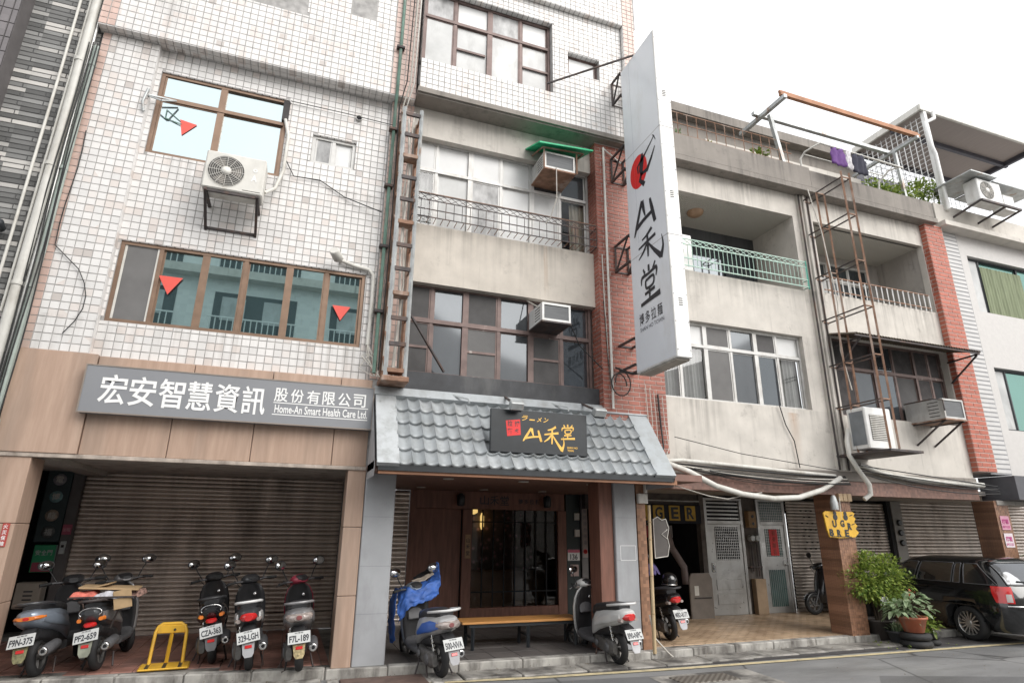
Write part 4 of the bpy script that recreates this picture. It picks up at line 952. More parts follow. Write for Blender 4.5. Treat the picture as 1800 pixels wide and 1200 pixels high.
mb = MB(); mb.box(18.3, 18.9, YD-.1, YD+.2, .1, 2.8); mb.ob('dark_recess', m_dark, Fb)
# ------------------------------------------------------------------ G: grey brick neighbour at the left edge
G = thing('grey_brick_building', 'neighbouring building faced with grey and white strip tiles at the left edge', 'building')
mb = MB(); mb.box(-9, -3.43, .047, 6, 2.9, 14); mb.ob('wall', mat('grey_joint_wall', (.10, .10, .10), .9), G)
F = Field('strip_tile', G, m_gbrick, th=.012, ch=.002, tilt=.01, seed=12, limit=300)
F.add('F', .04, [c for c in cells(-4.36, -3.44, 3.0, 11.2, .46, .075, .012, bond=.37)]); F.done()
mb = MB(); mb.box(-4.9, -4.355, -.24, .5, 3, 14); mb.ob('column_core', mat('dark_joint', (.09, .085, .085), .9), G)
F = Field('column_tile', G, m_dtile, th=.012, ch=.002, seed=13, limit=200)
F.add('F', -.25, cells(-4.9, -4.35, 3.0, 11.2, .12, .24, .012)); F.done()
m = MB(); m.box(-4.348, -4.343, -.25, .05, 3, 14); m.ob('column_return', mat('plum_grey_return', (.13, .12, .12), .6), G)
mb = MB(); mb.box(-9, -4.3, .3, 6, 0, 3.0); mb.ob('base_wall', m_dim, G)
r = thing('black_window_grille', 'black iron window grille at the top left corner', 'grille')
m = MB()
for z in (8.35, 8.9): m.bar((-5.5, -.55, z), (-4.72, -.55, z), .04); m.bar((-4.72, -.55, z), (-4.72, -.2, z), .04)
m.ob('frame', m_dsteel, r)
m = MB()
for k in range(8): m.bar((-4.74-.1*k, -.55, 8.35), (-4.74-.1*k, -.55, 10.5), .02)
m.ob('bars', m_dsteel, r, kind='stuff')
# pipes in the gap beside A
for (xx, yy, rr, mt_, z0, z1, lb) in ((-3.56, -.10, .062, m_pvc, 2.2, 12, 'thick grey-white drainpipe running up the corner beside the white tiles'), (-3.79, -.03, .02, m_offw, 4.4, 12, 'thin white conduit on the grey strip tiles, left of the pair'),
        (-3.655, -.05, .018, m_offw, 4.4, 12, 'thin white conduit on the grey strip tiles, right of the pair'), (-3.42, -.06, .042, m_pvcg, 2.2, 8.6, 'pale green drainpipe hugging the pink tile edge of the office building'), (-3.49, -.05, .022, m_al, 2.2, 9.3, 'narrow metal conduit between the two corner drainpipes')):
    m = MB(); m.tube([(xx, yy, z1), (xx+.01, yy, (z0+z1)/2), (xx-.015, yy, z0)], rr); p = m.ob('drain_pipe' if rr > .03 else 'conduit', mt_, label=lb, cat='pipe')
    if rr > .03:
        z = z0+.8
        while z < z1: k = MB(); k.lathe([(rr+.008, 0), (rr+.008, .05)], 12, Matrix.Translation((xx, yy, z))); k.ob('pipe_joint', mt_, p); z += 1.75
for j, (dx, ph) in enumerate(((0, 0), (.05, 1.2), (.11, 2.2), (.15, .5))):
    m = MB(); m.tube([(-3.50+dx*.9+.015*math.sin(ph+z*1.7), -.13-.02*math.sin(z+ph), 8.6-z) for z in [i*.35 for i in range(19)]], .009, 5)
    m.ob('cable', m_cable, label=('black cable running down among the corner pipes, %s of the bundle' % ('leftmost', 'second from left', 'second from right', 'rightmost')[j]), cat='cable')
m = MB(); m.tube([(-3.3+.02*math.sin(i), -.02, 7.2-.0*i-i*.3) if i < 7 else (-3.1+.28*math.sin((i-6)*.45), -.03, 5.1-(i-7)*.18) for i in range(13)], .007, 5)
m.ob('cable', m_cable, label='black cable looping over the white tiles above the tan fascia', cat='cable')
m = MB(); m.lathe([(.04, 0), (.065, .02), (.07, .14), (.05, .16)], 14, Matrix.Translation((-3.93, -.02, 5.5)) @ Matrix.Rotation(R(65), 4, 'X')); m.bar((-4.0, .03, 5.55), (-3.93, -.06, 5.52), .03)
m.ob('security_camera', m_sblack, label='dark dome camera on the grey strip tiles at the left edge', cat='camera')
# ------------------------------------------------------------------ sign of the office building
sg = thing('office_sign', 'long grey sign with white Chinese lettering on the tan stone fascia', 'sign')
m = MB(); m.bbox(-2.60, 1.0, -.15, -.002, 3.19, 3.80, .008); m.ob('box', m_sgrey, sg)
m = MB(); m.box(-2.605, 1.005, -.156, -.15, 3.185, 3.20); m.box(-2.605, 1.005, -.156, -.15, 3.79, 3.805); m.box(-2.605, -2.59, -.156, -.15, 3.2, 3.79); m.box(.99, 1.005, -.156, -.15, 3.2, 3.79); m.obs('trim', mat('sign_trim', (.34, .29, .25), .4, .4), sg)
M_ = front(0, -.1505, 0)
m = MB()
for k, ch in enumerate('宏安智慧資訊'): letters(m, ch, M_, -2.26+k*.332, 3.50-.002*k, .30, .385, .0145)
m.obs('large_lettering', m_let, sg)
m = MB()
for k, ch in enumerate('股份有限公司'): letters(m, ch, M_, -.26+k*.212, 3.595, .175, .19, .014)
m.obs('small_lettering', m_let, sg)
m = MB(); letters(m, 'Home-An Smart Health Care Ltd.', M_, .30, 3.40, 1.25, .115, .018); m.obs('english_lettering', m_let, sg)
m = MB()
for z in (3.478, 3.315): m.box(-.35, .93, -.1525, -.1505, z, z+.012)
m.obs('rule_line', m_let, sg)
# ------------------------------------------------------------------ brush glyphs
BR = {'山': [([(-.02, .02), (.12, .30), (.34, .78), (.46, .98)], [.05, .13, .12, .16]), ([(.46, .98), (.50, .70), (.56, .44)], [.14, .12, .05]), ([(.12, .24), (.45, .34), (.86, .40)], [.15, .13, .12]), ([(.83, .86), (.90, .5), (1.0, .04)], [.08, .14, .13])],
      '禾': [([(.78, 1.0), (.50, .86), (.22, .80)], [.13, .10, .06]), ([(.0, .56), (.45, .62), (.95, .68)], [.07, .10, .12]), ([(.52, .92), (.52, .5), (.50, .08)], [.09, .12, .07]), ([(.46, .56), (.28, .36), (-.02, .18)], [.08, .10, .04]), ([(.55, .54), (.85, .15), (1.18, -.22)], [.06, .13, .20]), ([(1.14, -.26), (1.30, .10), (1.26, .50)], [.19, .09, .02])],
      '堂': [([(.50, 1.0), (.50, .82)], [.10, .11]), ([(.20, .96), (.28, .82)], [.06, .10]), ([(.86, .98), (.72, .82)], [.06, .10]), ([(.06, .55), (.12, .74), (.50, .76), (.90, .80), (.86, .58)], [.04, .10, .08, .11, .04]), ([(.30, .62), (.32, .40), (.68, .42), (.72, .64), (.30, .61)], [.08, .08, .08, .08, .08]), ([(.22, .26), (.76, .30)], [.08, .09]), ([(.49, .40), (.47, .06)], [.09, .09]), ([(-.02, .02), (.45, .06), (1.02, .10)], [.09, .11, .15])]}
def glyph(mb, ch, M, x, y, w_, h_):
    sc = M @ Matrix.Translation((x, y, 0)) @ Matrix.Diagonal((w_, h_, 1, 1))
    for k, (pts, wd) in enumerate(BR[ch]):
        P = [Vector((a, b, 0)) for a, b in pts]; pp = []; ww = []
        for i in range(len(P)-1):
            for s_ in range(4):
                t_ = s_/4; p0, p1, p2, p3 = P[max(i-1, 0)], P[i], P[i+1], P[min(i+2, len(P)-1)]
                q = .5*((2*p1)+(p2-p0)*t_+(2*p0-5*p1+4*p2-p3)*t_*t_+(3*p1-p0-3*p2+p3)*t_**3); pp.append((q.x, q.y)); ww.append(wd[i]+(wd[i+1]-wd[i])*t_)
        pp.append((P[-1].x, P[-1].y)); ww.append(wd[-1]); mb.strip(pp, ww, sc @ Matrix.Translation((0, 0, .0004*k)))
# ------------------------------------------------------------------ tall projecting lightbox sign
vs_ = thing('projecting_sign', 'tall white lightbox sign with black brush characters and a red disc projecting from the wall', 'sign')
X0, X1, YA_, YB_, ZA, ZB = 5.10, 5.37, -1.81, -.69, 4.28, 10.28
m = MB(); m.bbox(X0, X1, YA_, YB_, ZA, ZB, .012); m.ob('box', mat('white_sign_casing', (.70, .70, .685), .45, .1, var=.05, dirt=(.52, .5, .47), dscale=2.5), vs_)
m = MB(); m.quad((X0-.002, YB_-.02, ZA+.03), (X0-.002, YA_+.02, ZA+.03), (X0-.002, YA_+.02, ZB-.03), (X0-.002, YB_-.02, ZB-.03)); m.ob('face', m_sface, vs_)
sc = MB(); sc.lathe([(.011, 0), (.008, .005), (0, .006)], 8, Matrix.Rotation(R(90), 4, 'X')); sce = sc.mesh('screw'); sce.materials.append(m_galv)
for k in range(14):
    for xx in (X0+.025, X1-.025): inst('screw', sce, (xx, YA_-.001, ZA+.12+k*.44), vs_)
for zz in (6.28, 8.28):
    m = MB(); m.box(X0-.003, X1+.003, YA_-.003, YB_+.003, zz, zz+.012); m.ob('casing_seam', mat('casing_seam_grey', (.42, .42, .42), .5), vs_)
m = MB(); m.box(X0-.004, X0-.0005, -.985, -.981, 6.5, ZB-.03); m.ob('face_seam', mat('seam', (.48, .50, .55), .5), vs_)
FM = face_mat((X0-.004, YB_, ZA), (0, -1, 0), (0, 0, 1))    # u runs from the wall out to the street
m = MB(); cu, cv, rr = .42, 3.54, .27
m.add([FM @ Vector((cu+rr*1.0*math.cos(a), cv+rr*1.16*math.sin(a), 0)) for a in [2*math.pi*k/40 for k in range(40)]], [tuple(range(40))]); m.ob('red_disc', m_red, vs_)
m = MB()
F2 = FM @ Matrix.Translation((0, 0, .002))
for pts, wd in (([(.58, 3.60), (.56, 3.45), (.52, 3.30), (.54, 3.18)], [.05, .13, .12, .06]), ([(.42, 3.42), (.50, 3.46), (.58, 3.50)], [.04, .05, .05]), ([(.42, 3.43), (.43, 3.28)], [.05, .03]), ([(.54, 3.46), (.72, 3.56), (.90, 3.66), (.96, 3.70)], [.06, .04, .025, .02]), ([(.92, 3.74), (.96, 3.70), (1.0, 3.60)], [.015, .02, .015]),
                 ([(.53, 3.22), (.70, 3.20), (.84, 3.34), (.97, 3.50)], [.05, .09, .06, .02]), ([(.53, 3.24), (.47, 3.12), (.56, 3.02), (.60, 2.98)], [.06, .08, .08, .09])):
    m.strip([(a_-.02, b_+.22) for a_, b_ in pts], wd, F2)
m.ob('leaping_figure', m_ink, vs_)
m = MB()
for gch, ga in (('山', (.19, 2.36, .62, .58)), ('禾', (.28, 1.82, .54, .50)), ('堂', (.27, 1.08, .54, .64))): m = MB(); glyph(m, gch, F2, *ga); m.ob('brush_character', m_ink, vs_)
m = MB()
for k, ch in enumerate('博多拉麵'): letters(m, ch, F2, .25+.175*k, .86, .135, .20, .004, 0)
m.obs('small_lettering', m_ink, vs_)
m = MB(); letters(m, 'SHAN HO TOWN', F2, .53, .685, .68, .07, .004, 0); m.obs('english_lettering', m_ink2, vs_)
for z in (5.1, 6.95, 8.9):
    m = MB()
    for k in range(4): m.box(5.20, 5.27, YA_-.004, YA_+.002, z+.035*k, z+.035*k+.012)
    m.obs('vent_slot', m_dim, vs_)
m = MB(); m.bbox(X0+.02, X1-.02, YA_+.05, YB_-.05, ZA-.03, ZA, .005); m.ob('bottom_tray', mat('dirty_tray', (.36, .33, .29), .7, var=.25), vs_)
br = thing('sign_bracket', 'dark steel lattice bracket holding the tall sign to the brick pier', 'bracket')
m = MB(); m.bar((X0+.1, -.64, 4.3), (X0+.1, -.64, 10.2), .045); m.ob('upright', m_dsteel, br)
for zc in (10.03, 8.4, 6.55, 4.9):
    for zz in ((zc-.25, zc+.25) if zc != 4.9 else (4.9, 4.45)):
        m = MB()
        yw = -.33 if zz > 9 else -.17
        for xx in (X0, X0+.26): m.bar((xx, yw, zz), (xx, -.69, zz), .035)
        m.bar((X0, yw-.01, zz), (X0+.26, yw-.01, zz), .03); m.bar((X0, -.64, zz), (X0+.26, -.64, zz), .03)
        m.obs('arm', m_dsteel, br)
    if zc != 4.9:
        m = MB()
        for xx in (X0, X0+.26):
            m.bar((xx, -.36 if zc > 9 else -.2, zc-.25), (xx, -.36 if zc > 9 else -.2, zc+.25), .03); m.bar((xx, -.36 if zc > 9 else -.2, zc-.25), (xx, -.64, zc+.25), .025)
        m.obs('brace', m_dsteel, br)
m = MB(); m.bar((3.71, -.35, 9.88), (5.12, -1.15, 10.30), .028); m.ob('stay_rod', m_dsteel, label='long thin rusty stay rod from the tiled wall to the top of the tall sign', cat='rod')
m = MB(); m.tube([(5.0, -.2, 4.5), (5.15, -.45, 4.35), (5.2, -.8, 4.27)], .018, 6); m.tube([(5.0+.16*math.cos(a), -.26-.02*a, 4.18+.2*math.sin(a)) for a in [i*.45 for i in range(22)]], .011, 5)
m.ob('cable_coil', m_cable, label='coil of cable hanging below the tall sign on the brick pier', cat='cable')
# ------------------------------------------------------------------ black and gold roof sign with spotlights
rs = thing('roof_sign', 'black board with gold brush characters standing on the grey canopy', 'sign')
m = MB(); m.bbox(2.60, 4.13, -.76, -.70, 2.90, 3.52, .006); m.ob('board', m_sblack, rs)
M_ = front(2.60, -.762, 2.90); m = MB()
for gch, ga in (('山', (.50, .17, .28, .20)), ('禾', (.83, .13, .24, .28)), ('堂', (1.10, .23, .22, .23))): m = MB(); glyph(m, gch, M_, *ga); m.ob('brush_character', m_gold, rs)
m = MB()
letters(m, 'ラ', M_, .52, .51, .095, .075, .015, .001, .3); letters(m, 'ー', M_, .635, .49, .09, .02, .02, .001, .3); letters(m, 'メ', M_, .75, .50, .08, .07, .015, .001, .3); letters(m, 'ン', M_, .855, .50, .08, .07, .015, .001, .3)
letters(m, 'SHAN HO', M_, 1.28, .115, .17, .03, .02, .001); letters(m, 'TOWN', M_, 1.25, .072, .10, .03, .02, .001)
m.obs('gold_lettering', m_gold, rs)
m = MB(); m.add([M_ @ Vector(p) for p in ((.25, .23, .001), (.46, .26, .001), (.445, .485, .001), (.225, .455, .001))], [(0, 1, 2, 3)]); sl2 = m.ob('red_seal', m_red, rs)
m = MB()
for k, ch in enumerate('博多拉麵'): letters(m, ch, M_, .40-.11*(k // 2), .415-.11*(k % 2), .075, .08, .02, .002)
m.obs('seal_lettering', m_sblack, sl2)
for xx in (2.95, 4.3):
    o = thing('spotlight', 'black floodlight on an arm above the black roof sign, %s of the two' % ('left' if xx < 4 else 'right'), 'lamp', group='spotlights over the roof sign')
    m = MB(); m.bar((xx+.1, -.05, 3.86), (xx, -.80, 3.60), .03); m.obs('arm', m_dsteel, o)
    m = MB(); m.bbox(-.1, .1, -.06, .05, -.06, .06, .012, Matrix.Translation((xx, -.86, 3.57)) @ Matrix.Rotation(R(35), 4, 'X')); m.ob('head', m_galv, o)
    m = MB(); m.bbox(-.08, .08, -.05, .04, -.085, -.062, .004, Matrix.Translation((xx, -.86, 3.57)) @ Matrix.Rotation(R(35), 4, 'X')); m.ob('lens', m_sblack, o)
for xx in (2.1, 3.75):
    m = MB(); m.bar((xx, -.05, 3.83), (xx+.28, -.3, 3.72), .025); m.bar((xx+.28, -.3, 3.72), (xx+.30, -.31, 3.66), .02)
    m.ob('bare_bracket', m_galv, label='bare lamp arm on the canopy ridge %s the black roof sign' % ('left of' if xx < 3 else 'behind'), cat='bracket')
# ------------------------------------------------------------------ air conditioners
def outdoor_unit(x0, x1, yf, yb, z0, z1, label, bracket=True, mark=True, face=m_offw, grp=None):
    o = thing('outdoor_air_conditioner', label, 'air conditioner', group=grp)
    m = MB(); m.bbox(x0, x1, yf, yb, z0, z1, .018); m.ob('casing', face, o)
    w_, h_ = x1-x0, z1-z0; r_ = min(h_*.40, w_*.32); cx, cz = x0+w_*.36, z0+h_*.5
    T_ = Matrix.Translation((cx, yf-.002, cz)) @ Matrix.Rotation(R(90), 4, 'X')
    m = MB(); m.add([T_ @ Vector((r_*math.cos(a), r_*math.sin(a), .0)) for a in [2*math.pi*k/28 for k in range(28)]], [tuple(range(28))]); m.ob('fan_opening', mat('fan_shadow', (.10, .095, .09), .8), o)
    m = MB()
    for k in range(3):
        a = k*2.1; m.add([T_ @ Vector(p) for p in ((.03*math.cos(a), .03*math.sin(a), .004), (r_*.9*math.cos(a-.35), r_*.9*math.sin(a-.35), .003), (r_*.92*math.cos(a+.45), r_*.92*math.sin(a+.45), .008))], [(0, 1, 2)])
    m.ob('fan_blades', mat('fan_blade_grey', (.24, .22, .20), .6), o)
    g = MB()
    for q in (.3, .42, .54, .66, .78, .9, 1.0): g.tube([T_ @ Vector((r_*q*math.cos(a), r_*q*math.sin(a), .016)) for a in [2*math.pi*k/28 for k in range(29)]], .003, 4, False)
    for k in range(12): a = k*math.pi/6; g.bar(T_ @ Vector((.04*math.cos(a), .04*math.sin(a), .014)), T_ @ Vector((r_*math.cos(a), r_*math.sin(a), .014)), .005)
    g.ob('fan_guard', m_offw, o, kind='stuff')
    m = MB(); m.lathe([(.0, .02), (r_*.27, .02), (r_*.27, .012)], 16, T_, cap=False); m.ob('fan_hub', m_offw, o)
    if mark:
        m = MB(); M_ = front(x1-w_*.17, yf-.003, cz+.02); letters(m, 'A', M_, 0, -.06, .08, .11, .02, .002); letters(m, 'o', M_, .0, .07, .06, .06, .02, .002); m.ob('emblem', m_let, o)
        m = MB(); m.box(x0+w_*.66, x1-.03, yf-.003, yf-.001, z0+.04, z0+.047); m.ob('drip_slot', m_dim, o)
    if bracket:
        m = MB()
        for xx in (x0+.06, x1-.06): m.bar((xx, yf+.0, z0-.02), (xx, .1, z0-.02), .04); m.bar((xx, yf+.02, z0-.04), (xx, .1, z0-.40), .035)
        m.bar((x0+.06, yf+.03, z0-.03), (x1-.06, yf+.03, z0-.03), .035); m.bar((x0+.06, .08, z0-.38), (x1-.06, .08, z0-.38), .03); m.obs('bracket', m_dsteel, o)
    return o
outdoor_unit(-1.66, -.86, -.45, -.13, 6.42, 7.02, 'cream outdoor air conditioner on a steel bracket between the teal office windows')
m = MB(); m.tube([(-.74, .06, 8.15), (-.66, .05, 7.85), (-.66, .04, 7.2), (-.74, .02, 6.85), (-.86, -.2, 6.62)], .027, 8); m.ob('refrigerant_hose', m_offw, label='white insulated hose curving down beside the upper office window', cat='hose')
m = MB(); m.box(-.80, -.70, YA-.02, YA+.05, 8.15, 8.52); m.ob('wall_vent_slot', m_dim, A)
m = MB(); m.tube([(-.64, .06, 7.4), (-.5, .06, 7.15), (-.1, .07, 7.17), (.3, .07, 6.95), (.9, -.02, 6.75)], .009, 5); m.ob('cable', m_cable, label='black cable sagging across the white tiles right of the outdoor unit', cat='cable')
m = MB(); m.tube([(-.7, .06, 8.52), (.2, .03, 8.50), (1.0, -.05, 8.42)], .007, 5); m.ob('cable', m_cable, label='thin black cable above the small bathroom window', cat='cable')
m = MB()
for (a, b) in (((-2.66, .0, 8.02), (-2.3, .07, 8.06)), ((-2.66, .0, 8.0), (-2.45, -.1, 7.9)), ((-2.45, -.1, 7.9), (-2.3, .05, 8.05))): m.bar(a, b, .02)
m.tube([(-2.67, -.03, 8.1), (-2.70, -.05, 7.85), (-2.67, -.03, 7.7)], .02, 6); m.ob('cable_clamp', m_galv, label='metal clamp with cables at the left corner of the upper office window', cat='bracket')
# security camera and trunking at the right of the lower office window
c_ = thing('bullet_camera', 'white bullet security camera above the right end of the lower office window', 'camera')
m = MB(); m.lathe([(.05, -.02), (.075, .0), (.075, .17), (.06, .19)], 14, Matrix.Translation((.30, -.06, 5.80)) @ Matrix.Rotation(R(70), 4, 'X') @ Matrix.Rotation(R(-25), 4, 'Y')); m.ob('body', m_offw, c_)
m = MB(); m.bar((.34, .1, 5.82), (.36, -.02, 5.86), .04); m.ob('mount', m_offw, c_)
m = MB(); m.tube([(.36, .04, 5.82), (.55, .05, 5.77), (.78, .05, 5.74), (.855, .05, 5.66), (.87, .05, 5.2), (.86, .05, 4.5)], .032, 8); m.ob('white_trunking', m_offw, label='white cable trunking bending down the right side of the lower office window', cat='conduit')
m = MB()
for k in range(7): a = k*.9; m.tube([(.86, .03, 4.5), (.90+.05*math.cos(a), -.02, 4.35), (.9+.15*math.cos(a+k), -.05, 4.2+.1*math.sin(a)), (1.02+.05*math.sin(a), -.06, 4.0)], .008, 5)
m.ob('loose_wires', m_wire, label='tangle of pale loose wires at the foot of the white trunking', cat='cable', kind='stuff')
# green pipe
gp = thing('green_pipe', 'green water pipe clipped along the pink tiles beside the ladder frame', 'pipe')
m = MB(); m.tube([(.98, -.20, 11.6), (.97, -.20, 9.0), (.98, -.06, 8.85), (.98, -.06, 4.05)], .028); m.ob('pipe', m_green, gp)
for z in (9.9, 8.3, 7.2, 6.1, 5.0):
    m = MB(); m.bbox(.90, 1.04, -.11 if z < 8.9 else -.25, .0 if z < 8.9 else -.16, z, z+.05, .006); m.ob('clip', m_dsteel, gp)
for k, (xx, rr, mt_) in enumerate(((1.10, .014, m_wire), (1.16, .012, m_offw), (1.04, .01, m_cable))):
    m = MB(); m.tube([(xx+.1, -.38, 11.8), (xx+.06, -.38, 9.1), (xx, -.1, 8.8), (xx+.02, -.08, 6.5), (xx, -.06, 4.1)], rr, 6); m.ob('cable', mt_, label=('pale cable right of the green pipe', 'white cable closest to the ladder frame', 'black cable close behind the green pipe')[k], cat='cable')
# ------------------------------------------------------------------ ladder-like steel frame
ld = thing('ladder_frame', 'narrow upright galvanised ladder frame with rusty struts between the two buildings', 'sign frame')
for xx, yy, mt_ in ((1.10, -.42, m_galv), (1.38, -.42, m_galv), (1.10, -.02, m_rust), (1.38, -.02, m_rust)):
    m = MB(); m.bar((xx, yy, 3.92), (xx, yy, 8.55), .045); m.obs('post', mt_, ld)
z = 4.0; k = 0
while z < 8.5:
    m = MB(); m.box(1.12, 1.36, -.44, -.40 if k % 3 else -.25, z, z+.06); m.obs('rung', m_dsteel if k % 3 else m_rust, ld)
    m = MB(); m.bar((1.10, -.42, z), (1.10, -.02, z+.35), .03); m.bar((1.38, -.42, z+.1), (1.38, -.02, z+.1), .03); m.obs('strut', m_rust, ld); z += .40; k += 1
m = MB(); m.bbox(1.04, 1.44, -.46, .0, 3.86, 3.94, .01); m.ob('foot_plate', m_rust, ld)
m = MB(); m.bar((1.38, -.42, 4.95), (2.05, -.02, 4.18), .03); m.ob('diagonal_brace', m_dsteel, ld)
m = MB(); m.tube([(1.2, -.2, 8.5), (1.27, -.25, 7.4), (1.2, -.3, 6.0), (1.28, -.2, 5.0), (1.22, -.2, 4.0)], .02, 6); m.tube([(1.3, -.15, 8.7), (1.2, -.2, 7.0), (1.3, -.2, 5.5), (1.25, -.15, 4.0)], .014, 6); m.ob('inner_cables', m_wire, ld, kind='stuff')
# window air conditioners
def window_ac(x0, x1, yf, yb, z0, z1, label, casing=m_offw, grille=m_gblue, legs=0):
    o = thing('window_air_conditioner', label, 'air conditioner')
    m = MB(); m.box(x0, x1, yf+.02, yb, z0, z1); m.ob('casing', casing, o)
    m = MB(); f_ = .035
    m.box(x0, x1, yf, yf+.019, z0, z0+f_); m.box(x0, x1, yf, yf+.019, z1-f_, z1); m.box(x0, x0+f_, yf, yf+.019, z0+f_, z1-f_); m.box(x1-f_, x1, yf, yf+.019, z0+f_, z1-f_); m.obs('front_frame', casing, o)
    m = MB(); m.quad((x0+f_, yf+.015, z0+f_), (x1-f_, yf+.015, z0+f_), (x1-f_, yf+.015, z1-f_), (x0+f_, yf+.015, z1-f_)); m.ob('coil', mat('condenser_coil', (.13, .135, .14), .6, .3, var=.2, vs=3, stretch=(1, 1, 30)), o)
    m = MB()
    for k in range(5): z = z0+.06+k*(z1-z0-.12)/4; m.box(x0-.002, x0+.001, yf+.1, yf+.32, z-.008, z+.008)
    m.obs('side_louvre', m_dim, o)
    m = MB(); m.box(x0-.01, x1+.01, yf-.005, yb, z0-.03, z0-.002); m.ob('drip_tray', m_rust if casing is not m_white else m_dsteel, o)
    return o
o = window_ac(3.60, 4.20, -.45, .2, 7.98, 8.31, 'old window air conditioner in a rusty cage beneath a green plastic sheet', m_alw)
m = MB(); vs = [(3.44, -.62, 8.33), (4.50, -.60, 8.42), (4.52, .04, 8.66), (3.42, .04, 8.60)]
m.add([(a, b, c+.0) for a, b, c in vs]+[(a, b, c+.03) for a, b, c in vs], [(0, 1, 2, 3), (4, 7, 6, 5), (0, 4, 5, 1), (1, 5, 6, 2), (2, 6, 7, 3), (3, 7, 4, 0)]); m.ob('green_cover', m_gsheet, o)
m = MB()
for a, b in (((3.55, -.5, 8.34), (4.35, -.5, 8.39)), ((3.55, -.5, 8.34), (3.55, .1, 8.52)), ((4.35, -.5, 8.39), (4.35, .1, 8.54)), ((3.58, -.48, 7.95), (3.58, -.48, 8.34)), ((4.22, -.48, 7.95), (4.22, -.48, 8.36))): m.bar(a, b, .022)
m.obs('cage', m_rust, o)
m = MB(); m.tube([(3.82, -.47, 8.0), (3.83, -.45, 7.4), (3.78, -.3, 7.1), (3.72, -.2, 7.0)], .01, 5); m.ob('drip_hose', m_wire, o)
o = window_ac(3.54, 4.05, -.45, .2, 5.10, 5.41, 'white window air conditioner over the dark second-floor windows', m_white)
m = MB(); m.tube([(4.05, -.42, 5.1), (4.3, -.25, 4.8), (4.75, -.2, 4.45)], .01, 5); m.ob('power_cord', m_cable, o)
m = MB(); m.bar((3.56, -.4, 5.3), (3.48, .1, 5.62), .015); m.ob('hanger_wire', m_wire, o)
# balcony unit on D, two units on E, roof unit on F
outdoor_unit(6.35, 7.05, .12, .42, 6.75, 7.55, 'white outdoor unit behind the green balcony railing', bracket=False, mark=False, face=m_white)
o = outdoor_unit(9.95, 10.62, -.72, -.32, 3.34, 4.12, 'tall white outdoor unit standing inside the rusty lattice tower', bracket=False, mark=False, face=m_white)
for c in list(o.children):
    if c.name.startswith('fan') or c.name.startswith('drip') or c.name.startswith('emblem'): bpy.data.objects.remove(c)
m = MB(); m.box(10.05, 10.45, -.725, -.718, 3.5, 3.98); m.ob('louvre_backing', m_dim, o)
m = MB()
for k in range(14): m.box(10.05, 10.45, -.738, -.726, 3.51+k*.034, 3.528+k*.034)
m.obs('louvre', m_offw, o)
m = MB(); m.box(9.943, 9.949, -.68, -.38, 3.42, 4.05); m.ob('side_grille', mat('grille_blue_grey', (.22, .24, .26), .6, .3), o)
o = window_ac(12.13, 12.72, -.72, .1, 4.06, 4.46, 'small window air conditioner caged on steel legs under the awning', m_alw)
m = MB()
for xx in (12.17, 12.68): m.bar((xx, -.68, 4.04), (xx, .0, 3.6), .03); m.bar((xx, -.7, 4.02), (xx, .0, 4.02), .03)
m.tube([(12.0, .0, 4.45), (12.0, -.6, 4.45), (12.1, -.75, 4.42), (12.1, -.75, 4.2)], .014, 6); m.tube([(12.75, -.3, 4.45), (13.25, -.35, 4.45), (13.3, -.35, 4.3), (12.75, -.35, 4.2)], .014, 6); m.obs('cage', m_dsteel, o)
# ------------------------------------------------------------------ rusty lattice tower in front of the D/E joint
tw_ = thing('rusty_lattice_tower', 'rusty empty sign tower with four posts bolted to the beige pilaster', 'sign frame')
for xx in (9.97, 10.19):
    for yy in (-.44, -1.10):
        m = MB(); m.bar((xx, yy, 3.30), (xx, yy, 8.85 if yy > -1 else 8.98), .035); m.obs('post', m_rust, tw_)
for z in (8.85, 8.0, 6.98, 6.02, 5.05, 4.2):
    m = MB()
    for xx in (9.97, 10.19): m.bar((xx, .0, z-.0), (xx, -1.12, z), .022)
    m.obs('arm', m_dsteel, tw_)
    m = MB()
    for yy in (-.44, -1.10, -.06): m.bar((9.96, yy, z), (10.2, yy, z), .022)
    m.obs('tie', m_rust, tw_)
m = MB(); m.add([(9.85, -1.2, 3.28), (10.72, -1.15, 3.28), (10.72, .0, 3.28), (9.85, .0, 3.28), (9.85, -1.2, 3.24), (10.72, -1.15, 3.24), (10.72, 0, 3.24), (9.85, 0, 3.24)], [(0, 1, 2, 3), (4, 7, 6, 5), (0, 4, 5, 1), (1, 5, 6, 2), (3, 2, 6, 7), (0, 3, 7, 4)]); m.ob('platform', m_dsteel, tw_)
m = MB(); m.tube([(9.9, -.3, 9.0), (9.92, -.46, 7.9), (10.0, -.5, 6.3), (9.96, -.42, 5.3), (10.05, -.45, 4.5)], .012, 5); m.ob('hanging_cable', m_wire, tw_)
